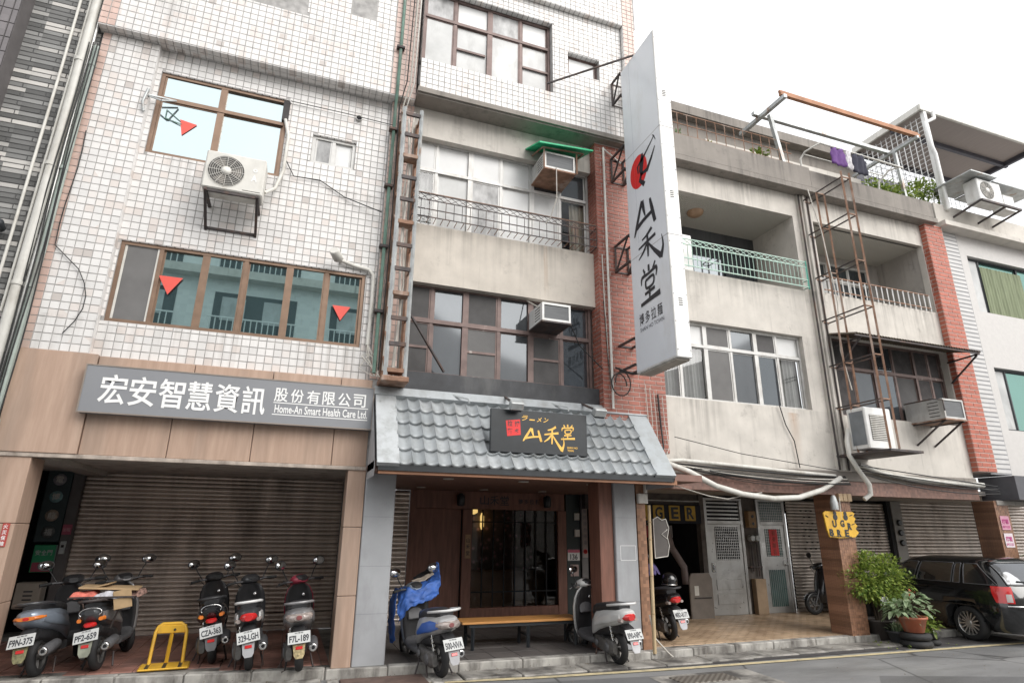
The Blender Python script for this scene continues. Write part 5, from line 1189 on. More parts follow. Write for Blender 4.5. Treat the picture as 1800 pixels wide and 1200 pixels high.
# ------------------------------------------------------------------ conduits and cables along the arcade beam
m = MB(); m.tube([(5.62, -.55, 2.90), (6.1, -.50, 2.78), (6.7, -.38, 2.58), (7.3, -.30, 2.47), (8.0, -.26, 2.415), (8.6, -.24, 2.45), (9.2, -.2, 2.60), (9.75, -.15, 2.84)], .048, 10); m.ob('sagging_conduit', m_pvc, label='thick pale plastic conduit sagging below the mosaic beam', cat='pipe')
m = MB(); m.tube([(5.62, -.50, 2.93), (6.2, -.2, 3.0), (7.2, -.10, 2.98), (8.4, -.09, 2.93), (9.7, -.08, 2.88)], .035, 8); m.ob('beam_conduit', m_pvc, label='grey conduit running straight along the ledge above the mosaic beam', cat='pipe')
m = MB(); m.tube([(9.98, -.28, 3.75), (9.84, -.34, 3.5), (9.84, -.34, 3.25), (10.0, -.34, 3.0), (10.25, -.32, 2.72), (10.27, -.3, 2.55), (10.15, -.25, 2.46)], .045, 9); m.ob('white_hose', m_offw, label='white insulated hose dropping from the outdoor unit in the rusty tower', cat='hose')
m = MB(); m.tube([(10.3, -.12, 3.12), (10.9, -.1, 2.98), (11.6, -.1, 2.9), (12.4, -.1, 2.86), (13.75, -.1, 2.84)], .055, 9); m.ob('beam_conduit', m_pvc, label='thick grey pipe along the beam above the black car', cat='pipe')
for k in range(9):
    z = 2.98-.02*k; a = 5.7+.15*k; m = MB(); sag = random.uniform(.03, .2)
    m.tube([(a+(9.9-a)*t_, -.12-.012*k, z-.10*t_-sag*4*t_*(1-t_)*(.4 if k % 2 else 1)) for t_ in [i/9 for i in range(10)]], random.choice((.007, .010, .014)), 5)
    m.ob('cable', m_wire if k in (3, 6) else m_cable, label='%s cable along the mosaic beam, %s from the top' % ('pale' if k in (3, 6) else 'black', ('first', 'second', 'third', 'fourth', 'fifth', 'sixth', 'seventh', 'eighth', 'ninth')[k]), cat='cable', group='cables along the mosaic beam')
for k in range(4):
    m = MB(); m.tube([(10.2+(14.1-10.2)*t_, -.16-.01*k, 3.1-.05*k-.28*t_-.12*4*t_*(1-t_)*(k % 2)) for t_ in [i/9 for i in range(10)]], .011, 5)
    m.ob('cable', m_cable, label='black cable above the black car, %s of four' % ('topmost', 'second', 'third', 'lowest')[k], cat='cable', group='cables above the car')
m = MB(); m.tube([(6.05, -.25, 3.38), (7.5, -.15, 3.18), (9.8, -.1, 2.98)], .007, 5); m.ob('cable', m_cable, label='thin black cable stretched across the plaster under the curtained windows', cat='cable')
m = MB(); m.tube([(6.0, -.2, 2.58), (6.6, -.3, 2.42), (7.0, -.28, 2.38), (7.4, -.2, 2.45), (7.9, -.1, 2.52)], .009, 5); m.ob('cable', m_wire, label='pale cable drooping under the left part of the mosaic beam', cat='cable')
m = MB(); m.tube([(8.6, -.05, 4.16), (8.7, -.04, 3.8), (8.85, -.05, 3.5), (8.9, -.05, 3.0)], .01, 5); m.ob('cable', m_cable, label='black cable hanging down the plaster below the curtained windows', cat='cable')
for k in range(5):
    m = MB(); x = 5.55+.08*k; m.tube([(x, -.22, 4.25-.05*k), (x+.02, -.22, 3.6), (x-.05+.03*k, -.23, 3.2), (x-.12, -.35, 2.95)], .007 if k != 3 else .016, 5)
    m.ob('cable', m_wire if k != 3 else m_cable, label='%s vertical cable on the right half of the brick pier' % ('leftmost pale', 'second pale', 'third pale', 'thick black', 'rightmost pale')[k], cat='cable', group='vertical cables on the brick pier')
for k in range(2):
    m = MB(); m.tube([(4.82, -.2, 6.6-.9*k), (4.83, -.21, 5.4), (4.86, -.21, 4.6), (4.92, -.23, 3.8)], .012, 5); m.ob('cable', m_cable if k else m_wire, label=('pale cable climbing the left edge of the brick pier', 'black cable climbing the left edge of the brick pier')[k], cat='cable')
m = MB(); m.tube([(9.75, -.05, 2.5), (9.72, -.05, 2.1), (9.74, -.05, 1.9)], .012, 5); m.ob('cable', m_wire, label='pale cable hanging in front of the mosaic pillar above the yellow sign', cat='cable')
# ------------------------------------------------------------------ roof of D and E
bk = thing('rooftop_room', 'weathered concrete rooftop room set back behind the roof railing', 'rooftop room')
cuboid('roof_slab', 5.7, 14.3, 1.55, 4, 11.93, 12.2, m_concg, bk); cuboid('room_wall', 5.7, 14.3, 1.8, 4, 9.12, 11.93, m_concg, bk)
cuboid('window_band', 9.6, 14.2, 1.78, 1.82, 10.6, 11.3, m_gdark, bk, 0); cuboid('white_ledge', 9.0, 14.3, 1.7, 1.8, 11.3, 11.45, m_conc2, bk)
rg = thing('roof_railing_grid', 'rusty wire-grid railing along the roof parapet with pots behind it', 'railing')
m = MB()
for z in (9.66, 9.92, 10.18): m.bar((5.7, -.2, z), (9.7, -.2, z), .014)
m.obs('rail', m_rust, rg)
bm_ = MB(); bm_.bar((0, 0, 9.62), (0, 0, 10.19), .016); bme = bm_.mesh('bar'); bme.materials.append(m_rust)
x = 5.75
while x < 9.7: inst('bar', bme, (x, -.2, 0), rg); x += .24
HP = 10.9
pg = thing('pergola_frame', 'bare galvanised and rusty pipe frame standing on the roof edge', 'pergola')
m = MB(); m.bar((9.12, .62, HP-.05), (9.12, -.80, HP-.05), .085); m.ob('cross_beam', m_galv, pg)
m = MB(); m.bar((9.06, -.72, HP+.04), (13.25, -.72, HP+.04), .075); m.bar((9.06, -.70, HP+.12), (13.25, -.70, HP+.12), .05); m.obs('front_pipe', mat('orange_rusted_pipe', (.42, .21, .12), .75, var=.25, vs=4), pg)
m = MB(); m.bar((8.95, .0, HP+.03), (13.2, .0, HP+.03), .085); m.ob('rear_pipe', m_galv, pg)
m = MB(); m.bar((9.45, -.18, 9.62), (9.25, -.18, HP-.06), .08); m.obs('post', m_galv, pg)
m = MB(); m.bar((13.1, -.8, HP-.05), (13.1, 1.0, HP-.05), .07); m.bar((13.15, -.18, 9.5), (13.1, -.18, HP-.06), .07); m.obs('right_post', m_galv, pg)
lr = thing('laundry_rack', 'bent white pipe laundry rack on the roof parapet', 'laundry rack')
m = MB(); m.tube([(9.95, -.2, 9.6), (9.95, -.2, 9.85), (10.0, -.3, 9.98), (10.1, -.62, 10.02), (12.6, -.62, 9.98)], .022, 8); m.tube([(12.25, -.2, 9.5), (12.25, -.25, 9.75), (12.35, -.45, 9.95), (12.5, -.62, 9.98)], .022, 8); m.tube([(10.0, -.25, 9.95), (12.5, -.25, 9.95)], .014, 6); m.ob('pipe', m_offw, lr)
def cloth(nm, x0, x1, y, z0, z1, mt_, label, wob=.03):
    m = MB(); n, k = 10, 6; v = []
    for j in range(k+1):
        for i in range(n+1):
            u, s_ = i/n, j/k; v.append((x0+(x1-x0)*u+.02*math.sin(j*2+i), y+wob*math.sin(i*1.5+j*.4)*(1-s_*.4), z1-(z1-z0)*s_-.03*math.sin(u*3)*s_))
    m.add(v, [(j*(n+1)+i, j*(n+1)+i+1, (j+1)*(n+1)+i+1, (j+1)*(n+1)+i) for j in range(k) for i in range(n)], True); o = m.ob(nm, mt_, label=label, cat='clothing', group='laundry on the roof rack'); sm = o.modifiers.new('thickness', 'SOLIDIFY'); sm.thickness = .012
cloth('hanging_cloth', 10.40, 10.80, -.62, 9.58, 10.0, mat('purple_cloth', (.13, .05, .21), .8), 'purple cloth hung over the roof laundry rack'); cloth('hanging_cloth', 10.82, 10.98, -.62, 9.55, 10.0, mat('white_cloth', (.68, .66, .68), .8), 'white cloth hung between the purple and the dark garment'); cloth('hanging_shirt', 11.0, 11.40, -.62, 9.5, 9.98, mat('navy_cloth', (.03, .03, .05), .85), 'dark navy shirt hung at the right of the laundry')
# shed roof at the right
sh = thing('rooftop_shelter', 'large flat sheet-metal shelter roof on white posts above the right-hand building', 'shelter')
m = MB(); m.box(14.62, 19.4, -.05, 1.95, 12.60, 12.66)
m.ob('roof_sheet', mat('taupe_roof_underside', (.36, .31, .29), .6, var=.06, vs=2, stretch=(12, 1, 1)), sh)
m = MB(); m.bbox(14.55, 19.45, -.12, -.052, 12.55, 12.74, .01); m.bbox(14.55, 14.618, -.05, 2.0, 12.55, 12.74, .01); m.obs('gutter', m_offw, sh)
m = MB()
for yy in (.75, 1.9): m.box(14.63, 19.4, yy, yy+.09, 12.48, 12.598)
m.box(19.2, 19.3, -.05, 1.9, 12.46, 12.598); m.obs('purlin', mat('dark_purlin', (.10, .10, .12), .5, .4), sh)
m = MB(); m.bar((14.75, -.05, 9.6), (14.72, -.05, 12.56), .10); m.bar((17.9, 1.85, 9.6), (17.9, 1.85, 12.5), .08); m.bar((14.72, 1.85, 9.6), (14.72, 1.85, 12.5), .08); m.obs('post', m_white, sh)
m = MB(); m.tube([(14.95, -.15, 12.55), (14.95, -.15, 12.35), (14.62, -.12, 12.15), (14.62, -.12, 11.5), (14.72, -.12, 11.2), (14.72, -.12, 9.6)], .05, 8); m.ob('downpipe', m_white, sh)
m = MB(); x = -.05
for k in range(13): m.bar((14.70, .0+.15*k, 9.6), (14.70, .0+.15*k, 12.5), .018)
for k in range(22): m.bar((14.70, -.05, 9.7+.13*k), (14.70, 1.9, 9.7+.13*k), .010)
for k in range(24): m.bar((14.8+.2*k, 1.95, 9.6), (14.8+.2*k, 1.95, 12.4), .014)
for k in range(14): m.bar((14.7, 1.95, 9.7+.2*k), (19.3, 1.95, 9.7+.2*k), .012)
m.ob('wire_grid', m_al, sh, kind='stuff')
cuboid('dark_room', 14.9, 17.5, 2.6, 3.4, 9.2, 12.5, mat('shelter_dark', (.10, .10, .12), .7), sh, 0)
outdoor_unit(15.0, 15.85, -.72, -.38, 9.62, 10.22, 'outdoor unit with brown fan under a small tin roof on the right-hand roof edge', bracket=False, mark=False, face=m_white)
m = MB(); m.box(14.65, 15.6, -.85, .2, 10.26, 10.29); m.box(15.6, 17.2, -.75, .2, 10.22, 10.25); m.ob('tin_roof', m_galv, label='small tin rain roof above the rooftop outdoor unit', cat='awning')
m = MB(); m.bar((14.95, -.75, 9.58), (16.4, -.75, 9.58), .05); m.bar((14.95, -.75, 9.58), (14.95, .0, 9.45), .04); m.bar((15.85, -.75, 9.58), (15.85, .0, 9.45), .04); m.bar((16.4, -.75, 9.58), (16.4, 0, 9.45), .04); m.ob('unit_platform', m_dsteel, label='dark steel bracket frame carrying the rooftop outdoor unit', cat='bracket')
cuboid('outdoor_air_conditioner', 16.1, 16.5, -.6, -.3, 9.62, 10.05, m_white, label='narrow white unit beside the rooftop outdoor unit', cat='air conditioner')
# ------------------------------------------------------------------ opposite side of the street, seen in the windows
cuboid('added_street_block', 4.6, 26, -22, -16.5, 0, 5.2, m_conc2, label='unseen plain block added across the street to darken reflections in the right-hand glass', cat='building')  # unseen block, added so the right-hand glass mirrors something darker than open sky
OP = thing('opposite_building', 'apartment block across the street that shows as a reflection in the teal windows', 'building')
mb = MB(); mb.box(-14, 4.2, -22, -16.5, 0, 13.2); mb.ob('wall', tile_mat('opposite_tile', (.72, .72, .70), .25, .12, amt=.08), OP)
m_odark = mat('opposite_recess', (.05, .055, .06), .6)
for fl in range(4):
    z = 3.2+fl*2.9
    for bx in range(4):
        x0 = -13+bx*4.6
        m = MB(); m.box(x0, x0+3.2, -16.52, -16.48, z+.2, z+2.1); m.ob('recess', m_odark, OP)
        m = MB(); m.box(x0+.3, x0+1.2, -16.47, -16.44, z+.9, z+1.9); m.box(x0+1.9, x0+2.8, -16.47, -16.44, z+.9, z+1.9); m.ob('window', m_frost, OP)
        m = MB()
        for k in range(15): m.bar((x0+.22*k, -16.0, z+.1), (x0+.22*k, -16.0, z+.85), .03)
        m.bar((x0-.1, -16.0, z+.88), (x0+3.3, -16.0, z+.88), .05); m.ob('railing', m_white, OP)
    m = MB(); m.box(-14, 4.2, -16.5, -15.95, z-.25, z+.1); m.ob('balcony_slab', m_conc2, OP)
# ------------------------------------------------------------------ scooters
def paint(name, col, rough=.3, metal=.1, coat=.6): return mat(name, col, rough, metal, var=.06, vs=5, dirt=tuple(x*.6+.05 for x in col), dscale=5, dlo=.6, dhi=.8, coat=coat)
m_plate = mat('licence_plate_white', (.50, .51, .50), .5, var=.04)
m_tail = mat('red_lens', (.55, .02, .02), .15, coat=.8, var=.1)
m_amber = mat('amber_lens', (.72, .20, .03), .15, coat=.8, var=.2)
m_smoke = mat('clear_lens', (.42, .36, .33), .12, .3, coat=.8, var=.3, vs=25)
m_mir = mat('mirror_glass', (.72, .74, .76), .04, 1)
def scooter(label, plate, loc, head, lean, col, acc, tail='red', flap=None, seat=m_bpl, rail=None, steer=25, group='parked scooters', front=None, shape='sport', plate_tilt=0):
    """origin at the rear wheel's contact point, forward = local +Y"""
    o = thing('motor_scooter', label, 'scooter', loc, R(-head), group)
    o.rotation_euler = (0, R(-lean), R(-head))
    front = front or col; fat = {'retro': 1.08, 'sport': 1.0, 'big': 1.12}[shape]
    def ob(mb, nm, mt_, par=None): return mb.ob(nm, mt_, par or o)
    def tyre(y, r_, w_, nm, spin=0, x=0):
        M_ = Matrix.Translation((x, y, r_)) @ Matrix.Rotation(spin, 4, 'Z') @ Matrix.Rotation(R(90), 4, 'Y')
        m = MB(); m.lathe([(r_-.075, -w_*.42), (r_-.045, -w_*.5), (r_-.012, -w_*.36), (r_, -w_*.12), (r_, w_*.12), (r_-.012, w_*.36), (r_-.045, w_*.5), (r_-.075, w_*.42)], 28, M_, cap=False)
        t_ = ob(m, nm, m_rub)
        m = MB(); m.lathe([(r_-.072, -w_*.4), (r_-.088, -w_*.28), (r_-.088, w_*.28), (r_-.072, w_*.4)], 24, M_, cap=False); m.lathe([(.045, -w_*.4), (.045, w_*.4)], 14, M_)
        for k in range(5):
            a = k*2*math.pi/5; m.bar(M_ @ Vector((.03*math.cos(a), .03*math.sin(a), 0)), M_ @ Vector(((r_-.08)*math.cos(a), (r_-.08)*math.sin(a), 0)), .035, .03)
        ob(m, 'rim', m_eng, t_)
    tyre(0, .225, .105, 'rear_wheel'); tyre(1.24, .225, .09, 'front_wheel', R(steer))
    # tail body
    m = MB(); m.loft([(-.40, 0, .715, .05*fat, .03), (-.37, 0, .70, .095*fat, .065), (-.28, 0, .675, .135*fat, .10), (-.12, 0, .65, .155*fat, .125), (.12, 0, .62, .165*fat, .14), (.34, 0, .56, .16*fat, .16), (.50, 0, .45, .13*fat, .16), (.56, 0, .38, .10, .10)], 20, 2.8)
    ob(m, 'body', col)
    for sx in (-1, 1):
        m = MB(); m.loft([(-.31, sx*.118*fat, .67, .022, .04), (-.1, sx*.146*fat, .64, .024, .07), (.15, sx*.155*fat, .59, .024, .065), (.36, sx*.148*fat, .51, .018, .03)], 12); ob(m, 'side_trim', acc)
    m = MB(); m.loft([(-.22, 0, .50, .09, .07), (0, 0, .47, .10, .09), (.3, 0, .40, .11, .09), (.52, 0, .33, .12, .06)], 12); ob(m, 'under_body', m_bpl)
    # seat
    m = MB(); m.loft([(-.27, 0, .785, .09, .03), (-.20, 0, .785, .125, .055), (0, 0, .775, .145, .065), (.22, 0, .745, .15, .07), (.42, 0, .70, .125, .08), (.54, 0, .66, .08, .06)], 18, 3); ob(m, 'seat', seat)
    # grab rail
    rl_ = rail or m_chr; m = MB(); m.tube([(.14*fat, -.02, .80), (.155*fat, -.20, .825), (.13*fat, -.36, .845), (.06, -.43, .85), (-.06, -.43, .85), (-.13*fat, -.36, .845), (-.155*fat, -.20, .825), (-.14*fat, -.02, .80)], .017, 8); ob(m, 'grab_rail', rl_)
    # tail lamp
    m = MB()
    if tail == 'red': m.loft([(-.43, 0, .665, .045, .035), (-.40, 0, .67, .085, .05), (-.30, 0, .68, .12, .055)], 14); ob(m, 'tail_light', m_tail)
    elif tail == 'wide':
        m.loft([(-.405, 0, .685, .09, .022), (-.37, 0, .685, .125*fat, .03), (-.28, 0, .685, .148*fat, .03)], 14); ob(m, 'tail_light', m_amber); m = MB(); m.loft([(-.412, 0, .685, .03, .015), (-.38, 0, .685, .05, .026)], 10); ob(m, 'brake_lens', m_tail)
    elif tail == 'clear':
        m.loft([(-.425, 0, .675, .06, .03), (-.39, 0, .675, .12*fat, .055), (-.28, 0, .675, .148*fat, .06)], 16); ob(m, 'tail_light', m_smoke); m = MB(); m.loft([(-.435, 0, .675, .03, .02), (-.40, 0, .675, .05, .045)], 10); ob(m, 'brake_lens', mat('smoked_red_lens', (.22, .07, .07), .15, coat=.8))
    elif tail == 'oval':
        m.loft([(-.42, 0, .57, .035, .018), (-.39, 0, .57, .062, .03), (-.33, 0, .57, .07, .034)], 14); ob(m, 'tail_light', m_tail); m = MB(); m.loft([(-.36, 0, .70, .08, .02), (-.34, 0, .70, .12, .04)], 14); ob(m, 'badge_panel', m_bpl)
        m = MB(); m.tube([(.12*math.cos(a), -.375+.02*abs(math.cos(a)), .71+.055*math.sin(a)) for a in [2*math.pi*k/20 for k in range(21)]], .007, 5); ob(m, 'chrome_ring', m_chr)
    for sx in (-1, 1):
        if tail in ('red', 'oval'): m = MB(); m.loft([(-.36, sx*.115, .63, .025, .022), (-.30, sx*.128, .63, .03, .028)], 8); ob(m, 'indicator', m_amber if tail == 'oval' else m_smoke)
    # rear mudguard, plate, flap
    m = MB(); m.loft([(-.22, 0, .56, .07, .03), (-.34, 0, .52, .075, .025), (-.42, 0, .46, .07, .018), (-.46, 0, .38, .06, .012)], 10); ob(m, 'mudguard', m_bpl)
    PM = Matrix.Translation((0, -.46, .46)) @ Matrix.Rotation(R(plate_tilt), 4, 'Y') @ Matrix.Rotation(R(62), 4, 'X') @ Matrix.Translation((0, 0, .0))   # local x right, y up, z towards the viewer
    m = MB(); m.bbox(-.13, .13, -.07, .07, -.003, .003, .002, PM); p_ = ob(m, 'licence_plate', m_plate)
    m = MB(); letters(m, plate, PM, 0, -.012, .225, .08, .03, .005); letters(m, '台灣省', PM, 0, .054, .10, .016, .01, .005); ob(m, 'plate_lettering', m_ink, p_)
    fl_ = flap or m_gpl; FMm = Matrix.Translation((0, -.475, .33)) @ Matrix.Rotation(R(75), 4, 'X')
    m = MB(); m.add([FMm @ Vector(p) for p in ((-.075, .10, 0), (.075, .10, 0), (.062, -.06, 0), (.04, -.10, 0), (-.04, -.10, 0), (-.062, -.06, 0), (-.075, .10, -.012), (.075, .10, -.012), (.062, -.06, -.012), (.04, -.10, -.012), (-.04, -.10, -.012), (-.062, -.06, -.012))], [(0, 1, 2, 3, 4, 5)[::-1], (6, 7, 8, 9, 10, 11)]+[(i, (i+1) % 6, 6+(i+1) % 6, 6+i) for i in range(6)]); ob(m, 'mud_flap', fl_)
    m = MB(); m.bbox(-.04, .04, .0, .035, .001, .009, .003, FMm); ob(m, 'reflector', m_tail)
    # engine, muffler, shock
    m = MB(); m.loft([(-.12, -.12, .235, .035, .07), (-.06, -.13, .24, .05, .10), (.12, -.13, .25, .055, .095), (.32, -.12, .27, .05, .085), (.44, -.10, .29, .03, .06)], 16, 3); ob(m, 'engine_cover', m_eng)
    m = MB(); m.lathe([(.05, 0), (.045, .014), (.02, .02)], 16, Matrix.Translation((-.18, .3, .27)) @ Matrix.Rotation(R(-90), 4, 'Y')); m.lathe([(.07, 0), (.065, .012), (.03, .016)], 16, Matrix.Translation((-.18, .02, .24)) @ Matrix.Rotation(R(-90), 4, 'Y')); m.obs('engine_cap', m_gpl, o)
    m = MB(); m.loft([(.10, .0, .26, .10, .08), (.30, 0, .28, .11, .10), (.48, 0, .30, .09, .08)], 12); ob(m, 'engine_block', m_eng)
    mu = MB(); mu.lathe([(.035, 0), (.055, .03), (.062, .12), (.062, .34), (.05, .38), (.02, .46)], 18, Matrix.Translation((.165, -.30, .30)) @ Matrix.Rotation(R(-85), 4, 'X')); q = ob(mu, 'muffler', m_gpl)
    mu = MB(); mu.lathe([(.022, .0), (.04, -.006), (.048, .012), (.048, .03)], 16, Matrix.Translation((.165, -.32, .302)) @ Matrix.Rotation(R(-85), 4, 'X'), cap=False); ob(mu, 'muffler_tip', m_chr, q)
    mu = MB(); mu.lathe([(.02, .0), (.02, .01)], 12, Matrix.Translation((.165, -.322, .302)) @ Matrix.Rotation(R(-85), 4, 'X')); ob(mu, 'muffler_mouth', m_dark, q)
    m = MB(); m.tube([(-.105+.022*math.cos(a), -.05+.012*a/6+.022*math.sin(a)*.5, .34+.009*a) for a in [k*.7 for k in range(32)]], .007, 5); ob(m, 'shock_spring', mat('shock_white', (.5, .48, .42), .4, .3))
    m = MB(); m.tube([(-.105, -.06, .27), (-.105, .02, .58)], .012, 6); ob(m, 'shock_rod', m_chr)
    m = MB(); m.tube([(-.14, .14, .17), (-.17, .05, .02), (-.21, .04, .012)], .012, 6); m.tube([(.14, .14, .17), (.17, .02, .02)], .012, 6); m.tube([(-.15, .35, .2), (-.26, .26, .01)], .011, 6); m.obs('stand', m_dsteel, o)
    # floor and leg shield
    m = MB(); m.loft([(.46, 0, .27, .14, .06), (.55, 0, .265, .165, .045), (.80, 0, .27, .17, .045), (.95, 0, .31, .16, .06)], 14, 4); ob(m, 'floor_board', m_gpl)
    def shield(y_in, th, mt_, nm, s_):
        m = MB(); rg = []
        for z, y, hw in ((.24, 1.00, .13), (.36, 1.02, .17), (.52, 1.0, .195), (.68, .97, .205), (.82, .935, .19), (.92, .905, .15), (.97, .89, .09)):
            hw *= s_; ring = []
            for k in range(7): u = -1+k/3; ring.append(Vector((hw*u, y+y_in+.0-.06*u*u*(-1)*(-1)+.0, z)))
            for k in range(7): u = 1-k/3; ring.append(Vector((hw*u, y+y_in+th*(1-.55*u*u)-.06*u*u, z)))
            rg.append(ring)
        m.rings(rg, True, True); ob(m, nm, mt_)
    shield(0, .10, front, 'leg_shield', 1.0); shield(-.045, .04, m_bpl, 'inner_shield', .93)
    m = MB(); m.bbox(-.11, .11, -.02, .02, -.09, .09, .012, Matrix.Translation((0, .915, .68)) @ Matrix.Rotation(R(-12), 4, 'X')); ob(m, 'glove_box', m_gpl)
    m = MB(); m.lathe([(.022, 0), (.022, .012), (.012, .014)], 12, Matrix.Translation((.06, .865, .82)) @ Matrix.Rotation(R(80), 4, 'X')); ob(m, 'ignition_lock', m_chr)
    # fork and front mudguard
    m = MB(); m.tube([(.05, 1.02, .62), (.055, 1.24, .225)], .018, 6); m.tube([(-.05, 1.02, .62), (-.055, 1.24, .225)], .018, 6); m.obs('fork_leg', m_gpl, o)
    m = MB(); rg = []
    for k in range(9):
        a = R(20+k*18); c_, s2 = math.cos(a), math.sin(a); rg.append([Vector((u*.07, 1.24+c_*(.255-.02*u*u), .225+s2*(.255-.03*u*u))) for u in (-1, -.5, 0, .5, 1)]+[Vector((u*.066, 1.24+c_*(.245-.02*u*u), .225+s2*(.245-.03*u*u))) for u in (1, .5, 0, -.5, -1)])
    m.rings(rg); ob(m, 'front_mudguard', front)
    # steering head: turned parts
    SM = Matrix.Translation((0, .92, 0)) @ Matrix.Rotation(R(steer), 4, 'Z') @ Matrix.Translation((0, -.92, 0))
    m = MB(); m.loft([(.80, 0, 1.01, .05, .02), (.84, 0, 1.02, .10, .05), (.92, 0, 1.025, .125, .07), (1.01, 0, 1.0, .10, .07), (1.07, 0, .97, .05, .04)], 16, mat=SM); hb = ob(m, 'handlebar_cover', front if shape != 'retro' else m_bpl)
    m = MB(); m.loft([(.795, 0, 1.03, .05, .02), (.83, 0, 1.04, .085, .035), (.88, 0, 1.06, .09, .03)], 14, mat=SM); ob(m, 'instrument_panel', m_bpl, hb)
    m = MB(); m.tube([SM @ Vector(p) for p in ((-.10, .92, 1.0), (-.22, .90, 1.01), (-.36, .86, 1.0))], .013, 6); m.tube([SM @ Vector(p) for p in ((.10, .92, 1.0), (.22, .90, 1.01), (.36, .86, 1.0))], .013, 6); m.obs('handlebar', m_gpl, hb)
    for sx, dd in ((-1, 0), (1, .05)):
        m = MB(); m.tube([SM @ Vector((sx*.2, .93, .99)), SM @ Vector((sx*.19, 1.02, 1.03-dd)), SM @ Vector((sx*.10, 1.06, .95)), Vector((sx*.05, 1.0, .80))], .005, 5); ob(m, 'brake_cable', m_cable)
    m = MB(); m.tube([(-.12, .1, .34), (-.16, .25, .40), (-.15, .42, .36), (-.12, .5, .30)], .008, 5); ob(m, 'fuel_hose', m_cable)
    for sx in (-1, 1):
        m = MB(); m.tube([SM @ Vector((sx*.24, .893, 1.009)), SM @ Vector((sx*.37, .855, 1.0))], .020, 8); ob(m, 'grip', m_rub, hb)
        m = MB(); m.tube([SM @ Vector(p) for p in ((sx*.2, .94, 1.0), (sx*.30, .94, .985), (sx*.37, .91, .975))], .008, 5); ob(m, 'brake_lever', m_chr, hb)
        m = MB(); m.tube([SM @ Vector(p) for p in ((sx*.19, .91, 1.02), (sx*.25, .92, 1.13), (sx*.30, .90, 1.22))], .008, 6); st = ob(m, 'mirror_stem', m_bpl)
        MM = SM @ Matrix.Translation((sx*.32, .895, 1.25)) @ Matrix.Rotation(R(-sx*8), 4, 'Z') @ Matrix.Rotation(R(90), 4, 'X')
        m = MB(); m.lathe([(.01, -.03), (.05, -.02), (.065, .0), (.062, .008)], 18, MM @ Matrix.Diagonal((1.5, 1.0, 1, 1))); ob(m, 'mirror_shell', m_bpl, st)
        m = MB(); m.lathe([(.056, .006), (.056, .0095), (0, .0095)], 18, MM @ Matrix.Diagonal((1.5, 1.0, 1, 1)), cap=False); ob(m, 'mirror_glass', m_mir, st)
    return o
p_silver = paint('silver_blue_paint', (.30, .35, .42), .35, .4); p_blue = paint('bright_blue_paint', (.02, .12, .52)); p_white = paint('white_scooter_paint', (.66, .66, .65), .3, 0); p_black = paint('black_scooter_paint', (.014, .014, .016), .2, 0)
p_grey = paint('metallic_grey_paint', (.28, .275, .28), .35, .4); p_dk = paint('dark_charcoal_paint', (.05, .052, .056), .35, .2); p_red = paint('dull_red_paint', (.30, .035, .06), .4, 0)
scooter('silver-blue scooter with a wide amber tail light and black seat, leftmost of the row', 'F9N-375', (-2.62, .62, .115), 4, 7, p_silver, p_silver, 'wide', mat('yellow_lettered_flap', (.17, .16, .08), .6, var=.5, vs=30), rail=p_dk, steer=20, shape='big', front=p_dk, plate_tilt=-3)
s2_ = scooter('worn scooter carrying a rack of folded cardboard and cloths', 'PF2-659', (-2.04, .80, .115), 3, 7, p_dk, p_grey, 'oval', mat('faded_flap', (.27, .28, .22), .6, var=.3), rail=m_dsteel, steer=35, front=p_grey, plate_tilt=-6)
scooter('black scooter with chrome oval trim and round mirrors right of the yellow barrier', 'CZA-363', (-.72, .82, .115), -4, 8, p_black, p_black, 'oval', m_gpl, rail=m_bpl, steer=30, shape='retro', plate_tilt=-5)
scooter('dark scooter with large red tail light and white grab rail right of the black one', '329-LGH', (-.24, .25, .115), -2, 7, p_dk, p_white, 'red', mat('light_grey_flap', (.32, .32, .33), .5), rail=p_white, steer=30, plate_tilt=-5)
scooter('grey scooter with a clear tail light beside the tan stone pillar', 'F7L-189', (.36, -.0, .115), 1, 6, p_grey, p_grey, 'clear', mat('gold_printed_flap', (.34, .27, .14), .6, var=.6, vs=40), rail=p_grey, steer=35, front=p_red, shape='big')
s6_ = scooter('silver and blue scooter draped with a blue rain cover in front of the restaurant', '500-NVA', (2.10, -.42, .02), -9, 5, paint('pale_silver_paint', (.50, .50, .50), .3, .2), p_blue, 'clear', mat('light_grey_flap2', (.36, .36, .37), .5), rail=p_white, steer=10, front=p_silver, shape='big')
scooter('white scooter with a red tail light at the right end of the wooden bench', '890-NPC', (4.72, -.42, .02), -2, 3, p_white, p_white, 'red', mat('pale_flap', (.46, .46, .47), .5), rail=p_white, steer=25, front=p_white, plate_tilt=0)
s8_ = scooter('black scooter with a white plate parked behind the bamboo pole', 'MBD-8177', (6.27, .58, .115), 3, 7, p_black, p_black, 'red', mat('pale_flap2', (.42, .42, .44), .5), rail=m_bpl, steer=20, plate_tilt=5)
scooter('black scooter with its front wheel showing behind the mosaic pillar', 'NKC-520', (12.55, 2.40, .115), -88, -3, p_black, p_grey, 'red', m_gpl, rail=m_bpl, steer=-5)
